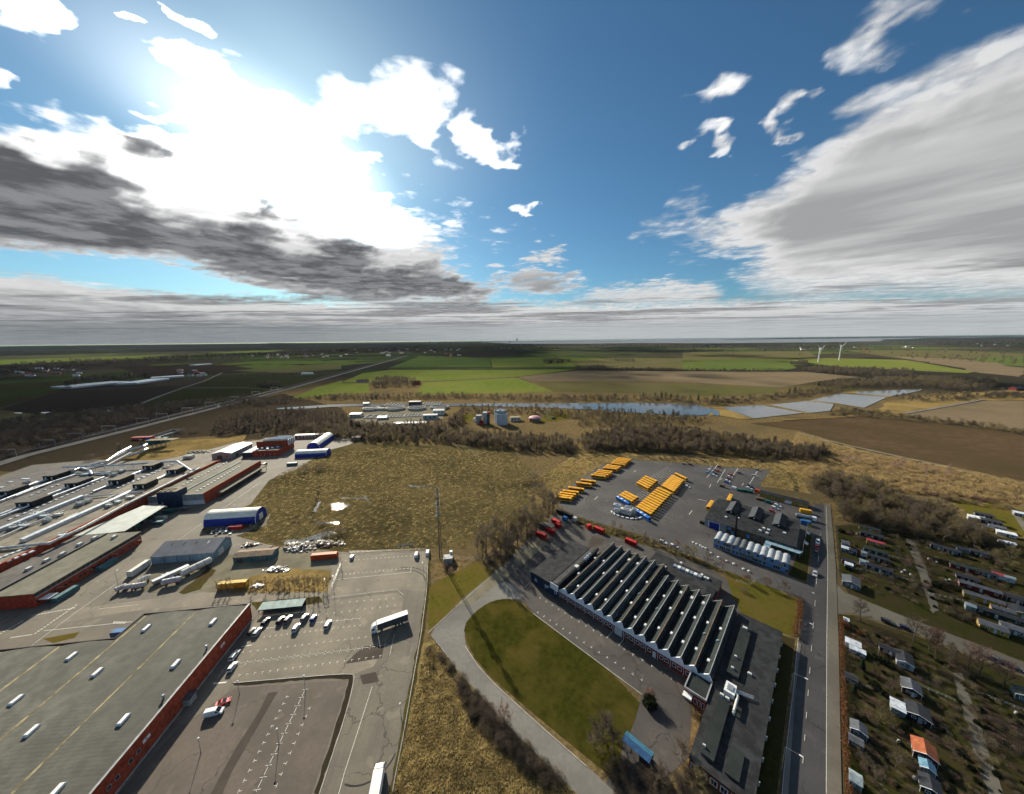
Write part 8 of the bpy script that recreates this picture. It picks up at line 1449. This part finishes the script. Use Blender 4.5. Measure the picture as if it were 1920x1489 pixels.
wood('shrubs and weeds over the lower allotments', pxs([(1592, 1170), (1700, 1210), (1920, 1300), (1925, 1500), (1600, 1500)]), 600, ('b_brown', 'b_dark', 'b_red', 'b_olive', 'b_ever', 'small'), (.18, .5), name='shrubbery')
wood('straw tussocks of the front field', pxs([(800, 1212), (815, 1210), (850, 1262), (905, 1322), (960, 1385), (1085, 1500), (1130, 1560), (715, 1560), (742, 1495), (766, 1372)]), 5200, ('t_straw', 't_straw', 't_dull'), (.8, 1.7), name='tussocks')
wood('dull tussocks of the rough meadow', pxs([(460, 965), (520, 890), (610, 852), (700, 838), (830, 842), (960, 850), (1010, 900), (985, 955), (890, 1008), (868, 1028), (655, 1030), (450, 1008)]), 16000, ('t_dull', 't_dull', 't_straw'), (.7, 1.6), name='tussocks')
wood('golden tussocks below the ploughed field', C3([(650, 645), (1000, 742), (1500, 842), (1920, 930), (1920, 1060), (1700, 1010), (1100, 955), (700, 890), (580, 800)]), 7000, ('t_straw', 'b_reed', 't_dull'), (.8, 1.8), name='tussocks')
wood('dry tussocks round the bus depot', pxs([(1080, 853), (1300, 861), (1440, 864), (1500, 884), (1518, 922), (1452, 914), (1428, 908), (1447, 881), (1186, 860), (1130, 868), (1035, 928), (1003, 900)]), 4500, ('t_straw', 't_dull'), (.7, 1.5), name='tussocks')
wood('short grass tufts of the broad lawn', pxs([(872, 1190), (880, 1162), (920, 1130), (965, 1126), (1000, 1156), (1200, 1304), (1183, 1368), (1158, 1405), (1100, 1415), (1000, 1332), (902, 1248)]), 5000, ('t_grass',), (.5, 1.0), name='grass')
# birches, conifers and copses farther off
random.seed(77)
bi = sorted((random.uniform(1570, 1790), random.uniform(0, 1)) for _ in range(44))
for k, (x, f) in enumerate(bi): tree('birch', (x, 858 + (x - 1570) * .155 + f * 10), 'pale pink birch in the belt above the golden grass, %s' % ('%s from the left' % ordn(k) if k < 29 else '%s from the right' % ordn(43 - k)), random.uniform(8, 12), 'pale birches in a belt', name='birch_tree')
for k, (x, y, h) in enumerate(((1294, 752, 13), (1309, 752, 14), (1338, 753, 15), (1345, 752, 14), (1480, 738, 14), (1490, 737, 15), (1498, 737, 13), (1206, 746, 13), (1228, 747, 14), (1240, 747, 16), (1248, 747, 15), (1270, 751, 15), (1545, 724, 16), (1560, 722, 17), (1575, 722, 18), (1590, 722, 17), (1605, 721, 16), (1535, 725, 14), (1152, 746, 11), (1258, 748, 13))): tree('pine', (x, y), 'dark conifer on the river and pond bank, %s from the left' % ordn(sorted((1294, 1309, 1338, 1345, 1480, 1490, 1498, 1206, 1228, 1240, 1248, 1270, 1545, 1560, 1575, 1590, 1605, 1535, 1152, 1258)).index(x)), h, 'dark conifers by the water')
for k in range(22): x = 470 + k * 8.2; tree('oakA', (x - 65, 709 - k * .35 + (k % 3) * .2), 'small round tree in the avenue on the dark green fields, %s from the left' % ordn(k), 9, 'avenue trees on the dark fields')
for lb, P, n, kd, sz in (('brown copse round the red farmstead', C2([(160, 385), (200, 340), (330, 335), (420, 350), (400, 375)]), 150, ('tallA', 'oakA', 'tallB'), (1.2, 1.6)), ('dark copse in the bright green fields', C2([(1130, 240), (1280, 234), (1285, 244), (1140, 246)]), 60, ('oakA', 'pine'), (1.4, 2)), ('hedgerow along the pale brown field', C2([(1500, 277), (1900, 283), (2500, 291), (2500, 296), (1900, 288), (1500, 282)]), 190, ('shrubby', 'oakA'), (.8, 1.5)), ('small copse at the farm lane', C2([(1350, 275), (1480, 262), (1490, 276), (1380, 282)]), 60, ('oakA', 'shrubby'), (1, 1.6)), ('round copse before the turbines', C3([(600, 250), (680, 240), (710, 254), (620, 258)]), 70, ('oakA', 'tallA'), (1.3, 1.7)), ('trees along the far lane', C2([(1480, 225), (1650, 225), (1660, 240), (1560, 238)]), 70, ('oakA', 'shrubby'), (1.1, 1.7)), ('dark trees left of the glasshouses', C1([(350, 385), (420, 345), (700, 325), (870, 320), (850, 335), (480, 360), (400, 390)]), 160, ('shrubby', 'oakA', 'tallB'), (1.2, 2.0)), ('dark copse on the dark green field', C1([(1440, 378), (1540, 365), (1590, 376), (1500, 384)]), 70, ('oakA', 'shrubby'), (1.1, 1.6)), ('dark tree belt along the left horizon', C1([(-100, 262), (300, 238), (900, 215), (1500, 190), (1920, 165), (1920, 190), (1500, 215), (900, 245), (200, 265), (-100, 300)]), 700, ('oakA', 'shrubby'), (1.6, 3.0)), ('village trees at the left edge', C1([(-50, 300), (200, 270), (500, 265), (480, 290), (200, 300), (-50, 345)]), 230, ('oakA', 'shrubby', 'pine'), (1.1, 1.7)), ('tree belt of the town on the horizon', C2([(-100, 170), (300, 160), (900, 150), (1600, 140), (2200, 142), (2200, 165), (1500, 160), (900, 172), (300, 190), (-100, 195)]), 900, ('oakA', 'pine'), (2.0, 3.6)), ('trees round the far right villages', C3([(1150, 122), (1500, 118), (1920, 112), (1920, 145), (1500, 142), (1200, 135)]), 500, ('oakA', 'pine'), (2, 3.6)), ('scattered trees in the far fields', C3([(0, 150), (700, 140), (1300, 150), (1920, 165), (1920, 230), (1200, 215), (600, 200), (0, 190)]), 200, ('oakA', 'shrubby'), (1.5, 2.6)), ('scrub by the railway bridge', C1([(1200, 480), (1400, 460), (1600, 440), (1700, 450), (1560, 480), (1300, 500)]), 120, ('shrubby', 'b_dark'), (1, 1.5)), ('marsh thickets at the right edge', C3([(1200, 210), (1600, 205), (1920, 215), (1920, 260), (1600, 240)]), 90, ('oakA', 'b_olive'), (1.3, 2)), ('scrub at the right field corner', C3([(1500, 455), (1760, 420), (1920, 420), (1920, 445), (1700, 440)]), 100, ('b_olive', 'shrubby'), (.9, 1.4))): wood(lb, P, n, kd, sz)
# ------------------------------------------------------------------ treatment works, silo, turbines, far buildings
FW = Fr(3); CW = lambda x, y: (640 + x / 8.727, 730 + y / 8.727); CX2 = lambda x, y: (840 + x / 8.727, 730 + y / 8.727)
K['pinkroof'] = M('pink_dome', (.50, .27, .28), .6, .1, .2); K['silo'] = M('silo_sheet', (.42, .47, .52), .5, .08, .1); K['farroof'] = M('far_roof', (.16, .075, .055), .8, .3, .01); K['farwall'] = M('far_wall', (.55, .53, .48), .8, .2, .01); K['glasshouse'] = M('glasshouse_roof', (.62, .64, .64), .35, .1, .02)
def rnd(p, r, z, n=20): return [(p.x + r * math.cos(6.2832 * i / n), p.y + r * math.sin(6.2832 * i / n), z) for i in range(n)]
def disc(p, r, z, mat, name, par): MB().poly(rnd(p, r, z)).build(name, mat, par)
for k, (x, y, r) in enumerate(((440, 362, 15), (835, 358, 17), (1200, 352, 16), (1575, 340, 17))):
    p = G(*CW(x, y)); p = p + Vector((0, r * .9, 0)); t = thing('clarifier_tank', 'round concrete clarifier of the treatment works, %s from the left' % ordn(k), 'tank', p, 'round clarifiers'); b = MB(); b.loft([rnd(p, r, 0), rnd(p, r, 4), rnd(p, r - 1.2, 4), rnd(p, r - 1.2, 2)], caps=False); b.build('wall', K['concrete'], t); disc(p, r - 1.2, 2.6, GM['water'], 'water_surface', t); MB().box(Fr(20, p.to_2d()), -r + .5, r - .5, -.6, .6, 4.01, 4.5).build('bridge', K['grey'], t)
for k, (x, y, w_, d, n) in enumerate(((360, 480, 30, 22, 3), (720, 465, 26, 18, 5), (1020, 455, 26, 18, 5), (700, 275, 34, 26, 5), (1320, 262, 32, 26, 6))):
    u, v = FW.uv(*CW(x, y)); t = thing('settling_basin', 'rectangular basins of the treatment works, %s group' % ordn(k), 'basin', FW.w(u, v), 'rectangular basins'); b = MB()
    for j in range(n + 1): uu = u + w_ * j / n; b.box(FW, uu - .5, uu + .5, v, v + d, 0, 1.2)
    b.box(FW, u - .5, u + w_ + .5, v - .8, v, 0, 1.21); b.box(FW, u - .5, u + w_ + .5, v + d, v + d + .8, 0, 1.21); b.build('wall', K['concrete'], t)
    for j in range(n): MB().box(FW, u + w_ * j / n + .5, u + w_ * (j + 1) / n - .5, v, v + d, .2, .5).build('water_surface', GM['water'], t)
def far_house(F, at, L, W_, zw, zr, wall, roof, label, axis='u', name='house', cat='house', group=None, px=None):
    u, v = F.uv(*at); r = (u, u + L, v, v + W_); t = thing(name, label, cat, F.w(u, v), group); gable_wall(F, r, zw, zr, axis).build('wall', K[wall], t); gable(F, r, zw, zr + .05, axis, .4, .25).build('roof', K[roof], t)
    for k in range(3): MB().box(F, u + L * (.15 + .3 * k), u + L * (.27 + .3 * k), v - .08, v, zw * .35, zw * .75).build('window', K['glass'], t)
    return t
for a in ((CW(135, 462), 17, 14, 5, 6, 'farwall', 'offwhite', 'white roofed hall at the left end of the treatment works'), (CW(1335, 490), 22, 10, 6, 6.6, 'paleblue', 'grey', 'pale blue control building of the treatment works'), (CW(1500, 420), 18, 14, 7, 8, 'farwall', 'grey', 'grey pump house beside the control building'), (CW(850, 605), 46, 10, 3.5, 4.6, 'grey', 'white', 'long white roofed shed before the treatment works'), (CW(590, 500), 14, 10, 3, 5, 'grey', 'lgrey', 'small pavilion roofed hut before the basins'), (CW(1105, 268), 22, 12, 7, 7.5, 'navy', 'dgrey', 'dark blue hall behind the round clarifiers'), (CW(580, 350), 12, 8, 4, 4.5, 'offwhite', 'concrete', 'flat white hut between two clarifiers'), (CX2(1020, 525), 15, 10, 5.5, 6, 'farwall', 'moss', 'cream office with mossy roof right of the silo'), (CW(360, 262), 10, 8, 4, 4.6, 'offwhite', 'grey', 'small white hut at the river end of the works')): far_house(FW, *a, name='works_building', cat='building', group='treatment works buildings')
p = G(*CX2(880, 585)); t = thing('silo', 'tall white twin silo among the bare trees', 'silo', p)
for dx, dy, r, h in ((0, 6, 8.6, 16), (-3, 16, 8.4, 19.5)): q = p + Vector((dx, dy, 0)); b = MB(); b.loft([rnd(q, r, 0), rnd(q, r, h), rnd(q, r - .5, h), rnd(q, r - .5, h - 1.2)], caps=False); b.build('wall', K['silo'], t); disc(q, r - .5, h - 1.2, K['grey'], 'roof', t); MB().box(W0, q.x - .8, q.x + .8, q.y - r * .5, q.y + r * .5, h - 1.1, h + .3).build('walkway', K['dgrey'], t)
p = G(*CX2(1425, 545)) + Vector((0, 9, 0)); t = thing('gas_holder', 'round tank with pale pink domed roof', 'tank', p); b = MB(); b.loft([rnd(p, 9, 0), rnd(p, 9, 5)], caps=False); b.build('wall', K['rust'], t); b = MB(); b.loft([rnd(p, 9.2, 5), rnd(p, 8.5, 6.2), rnd(p, 5, 7.8), rnd(p, .4, 8.6)]); b.build('dome', K['pinkroof'], t)
p = G(*CX2(560, 575)); t = thing('asphalt_plant', 'grey and red mixing plant left of the white silo', 'plant', p)
for k, (dx, dy, a, h, m_) in enumerate(((-5, 4, 8, 13, 'grey'), (4, 6, 6, 17, 'duct'), (9, 2, 4, 15, 'dgrey'), (-1, 0, 6, 6, 'redc'))): q = p + Vector((dx, dy, 0)); MB().box(FW, *(lambda u, v: (u - a / 2, u + a / 2, v - a / 2, v + a / 2))(q.to_2d().dot(FW.U), q.to_2d().dot(FW.V)), 0, h).build('tower', K[m_], t)
q = p + Vector((10, 3, 0)); b = MB(); b.tube((q.x, q.y, 15), (q.x, q.y, 18), 2.2, 2.2, 8); b.build('red_bin', K['redc'], t); p = G(*CX2(440, 525)); t = thing('small_dome_tank', 'small pale domed tank left of the mixing plant', 'tank', p); b = MB(); b.loft([rnd(p, 2.5, 0, 10), rnd(p, 2.5, 4, 10), rnd(p, 1, 5.5, 10)]); b.build('shell', K['offwhite'], t)
p = G(*CX2(1630, 490)); t = thing('gas_flare', 'slim pale column with green tank on the bright lawn', 'column', p); b = MB(); b.tube(p, p + Vector((0, 0, 15)), .8, .7, 8); b.build('column', K['silo'], t); b = MB(); b.tube(p + Vector((6, 0, 1.5)), p + Vector((12, 2, 1.5)), 1.5, 1.5, 8); b.build('tank', K['greenc'], t)
def turbine(at, hub, rot, label, bl):
    p = G(*at); t = thing('wind_turbine', label, 'wind turbine', p, 'wind turbines'); b = MB(); b.tube(p, p + Vector((0, 0, hub)), 2.6, 1.5, 12); b.build('tower', K['white'], t); d = Vector((.3, -.95, 0)); h = p + Vector((0, 0, hub)); b = MB(); b.tube(h - d * 5, h + d * 4, 2.0, 1.8, 8); b.build('nacelle', K['white'], t); b = MB(); c = h + d * 5; b.tube(h + d * 4, c + d * 1.5, 1.7, .6, 8); b.build('hub', K['white'], t); x = Vector((0, 0, 1)).cross(d).normalized()
    for k in range(3): a = rot + k * 2.0944; e = x * math.sin(a) + Vector((0, 0, math.cos(a))); s = e.cross(d).normalized(); b = MB(); b.loft([[c + e * r + s * w_ + d * .5, c + e * r - s * w_ * .4 + d * .5, c + e * r - s * w_ * .4 - d * .3, c + e * r + s * w_ - d * .3] for r, w_ in ((1, 1.0), (bl * .2, 2.4), (bl * .6, 1.6), (bl, .5))]); b.build('blade', K['white'], t)
turbine((1534, 679), 66, 1.05, 'nearer wind turbine, left of the pair', 30); turbine((1573, 676), 74, .95, 'farther wind turbine, right of the pair', 34)
for k, (a, c, d, n, lb) in enumerate((((132, 729), (243, 718), 70, 9, 'long grey glasshouse in the dark fields'), ((257, 721), (318, 712), 55, 5, 'bright white roofed glasshouse, nearer of two'), ((285, 711), (346, 707), 40, 5, 'bright white roofed glasshouse, farther of two'), ((365, 686), (398, 683.5), 30, 3, 'white roofed barn far behind the glasshouses'))):
    A, B = G(*a), G(*c); ang = math.degrees(math.atan2(B.y - A.y, B.x - A.x)); f = Fr(ang, A.to_2d()); L = (B - A).length; t = thing('glasshouse', lb, 'glasshouse', A, 'glasshouses in the dark fields'); MB().box(f, 0, L, 0, d, 0, 4.5).build('wall', K['lgrey'], t)
    for j in range(n): gable(f, (0, L, d * j / n, d * (j + 1) / n), 4.6, 5.4, 'u', 0, .1).build('roof_bay', K['glasshouse'] if k else K['lgrey'], t)
far_house(FW, (772, 722), 22, 12, 6, 11, 'redc', 'farroof', 'red farmhouse at the end of the brown copse', group='farms'); far_house(FW, (668, 717), 34, 12, 4, 8, 'farwall', 'farroof', 'low farm building left of the brown copse', group='farms'); far_house(FW, (1110, 690), 30, 14, 6, 10, 'farwall', 'farroof', 'farm building at the end of the hedgerow', group='farms'); far_house(FW, (1905, 733), 18, 12, 5, 9, 'w_red', 'dgrey', 'dark red farmhouse at the right edge', group='farms'); far_house(FW, (1028, 680), 26, 20, 7, 12, 'farwall', 'farroof', 'lone farm in the bright green field', group='farms'); far_house(FW, (565, 703), 40, 14, 5, 8, 'offwhite', 'grey', 'long pale barn at the end of the avenue', group='farms')
random.seed(61)
def village(lb, n, box, L=(12, 30), grp=None):
    for k, (x, y) in enumerate(sorted((random.uniform(box[0], box[2]), random.uniform(box[1], box[3])) for _ in range(n))):
        L_ = random.uniform(*L); p = G(x, y); f = Fr(random.uniform(-40, 40)); far_house(f, (x, y), L_, L_ * .5, 5 * L_ / 20, 9 * L_ / 20, random.choice(('farwall', 'white', 'brickL')), random.choice(('farroof', 'dgrey', 'grey')), '%s, %s from the left' % (lb, ordn(k)), group=grp or lb)
village('small far house of the village at the left edge', 26, (0, 690, 160, 706), (12, 22)); village('tiny far house of the town along the left horizon', 26, (470, 664, 640, 672), (14, 30)); village('tiny far house of the town beyond the railway', 28, (640, 655, 860, 668), (16, 36)); village('tiny far house near the right horizon', 22, (1500, 645, 1910, 658), (18, 40)); village('small far house beside the dark avenue', 10, (330, 695, 400, 706), (12, 20))
# skyline, bridge and hills
for k, x in enumerate(sorted(random.choice((random.uniform(560, 700), random.uniform(800, 1010))) for _ in range(26))): p = G(x, 642.5 + (960 - x) * .0105); s = p.length / 1000; b = MB(); w_ = random.uniform(.8, 2.5) * s; h = random.uniform(1.6, 3.6) * s; t = thing('city_block', 'tiny far block of the city skyline, %s from the left' % ordn(k), 'building', p, 'far city skyline'); MB().box(Fr(random.uniform(0, 40), p.to_2d()), -w_, w_, -w_ * .5, w_ * .5, 0, h).build('wall', K['grey'], t)
p = G(969.5, 641.6); s = p.length / 1000; t = thing('high_rise', 'tall slender high-rise standing over the far city', 'tower', p); b = MB(); b.loft([[(p.x + math.cos(a + q) * 1.6 * s, p.y + math.sin(a + q) * 1.6 * s, z * s) for q in (.8, 2.37, 3.94, 5.5)] for a, z in ((0, 0), (.4, 5), (.8, 10.5))]); b.build('shaft', K['grey'], t); b = MB(); b.tube((p.x, p.y, 10.5 * s), (p.x, p.y, 11.2 * s), .4 * s, .3 * s, 6); b.build('crown_piece', K['dgrey'], t)
A, B = G(990, 642.0), G(1130, 640.6); s = A.length / 1000; t = thing('sea_bridge', 'long bridge with two tall pylons on the far sea', 'bridge', A); b = MB(); b.tube(A + Vector((0, 0, 1.6 * s)), B + Vector((0, 0, 1.4 * s)), .35 * s, .35 * s, 4); b.build('deck', K['grey'], t)
for f in (.28, .35): q = A.lerp(B, f); b = MB(); b.tube(q, q + Vector((0, 0, 8 * s)), .4 * s, .25 * s, 5); b.build('pylon', K['grey'], t)
for f in range(12): q = A.lerp(B, f / 11); b = MB(); b.tube(q, q + Vector((0, 0, 1.4 * s)), .2 * s, .2 * s, 4); b.build('pier', K['grey'], t)
HM = ground('far_hill', (.035, .042, .030), (.024, .030, .022), (.05, .06, .03), .004, .0008)
def hills(x0, x1, d, h, label, n=60):
    b = MB(); rows = []
    for j, (dd, k) in enumerate(((0, 0), (1500, .6), (3000, 1), (5500, .3), (8000, 0))):
        r_ = []
        for i in range(n): a = math.atan2((x0 + (x1 - x0) * i / (n - 1) - CX) / FOC, 1.0); q = d + dd; e = min(1, i / 6, (n - 1 - i) / 6); r_.append((math.sin(a) * q / math.cos(a) * .99, q, h * k * e * (.55 + .9 * float(fbm(np.array(i * .21), np.array(j * .4 + x0), 4, 2)))))
        rows.append(r_)
    b.loft(rows, closed=False, caps=False); struct(b.build('hills', HM, smooth=True), label)
hills(-700, 760, 9500, 105, 'low blue hills along the left horizon'); hills(1350, 2500, 30000, 120, 'far low coast across the sea'); hills(1650, 2500, 9000, 60, 'wooded rise at the right horizon')
# ------------------------------------------------------------------ the air: one closed box round camera and land, below the clouds
def haze():
    mt = bpy.data.materials.new('haze_air'); mt.use_nodes = True; t = mt.node_tree; t.nodes.clear(); o = t.nodes.new('ShaderNodeOutputMaterial'); v = t.nodes.new('ShaderNodeVolumePrincipled'); v.inputs['Color'].default_value = (.72, .84, .95, 1); v.inputs['Density'].default_value = HAZE; v.inputs['Anisotropy'].default_value = 0.0; t.links.new(v.outputs[0], o.inputs['Volume']); L_ = 58000.0
    b = MB(); b.box(W0, -L_, L_, -3000, L_, -1.0, 165.0, bottom=True); ob = b.build('haze', mt); ob['kind'] = 'stuff'; ob['label'] = 'thin blue haze over the far land'
HAZE = 0.5 / 50000
haze()
for o in bpy.data.objects:
    if o.name.split('.')[0] in ('eaves_bracket', 'duct_support', 'machine_fan', 'bicycle_rack', 'hopper_leg', 'edge_rib', 'side_guard', 'corner_post', 'canopy_post', 'window_pillar', 'valley_silt'): o['kind'] = 'stuff'
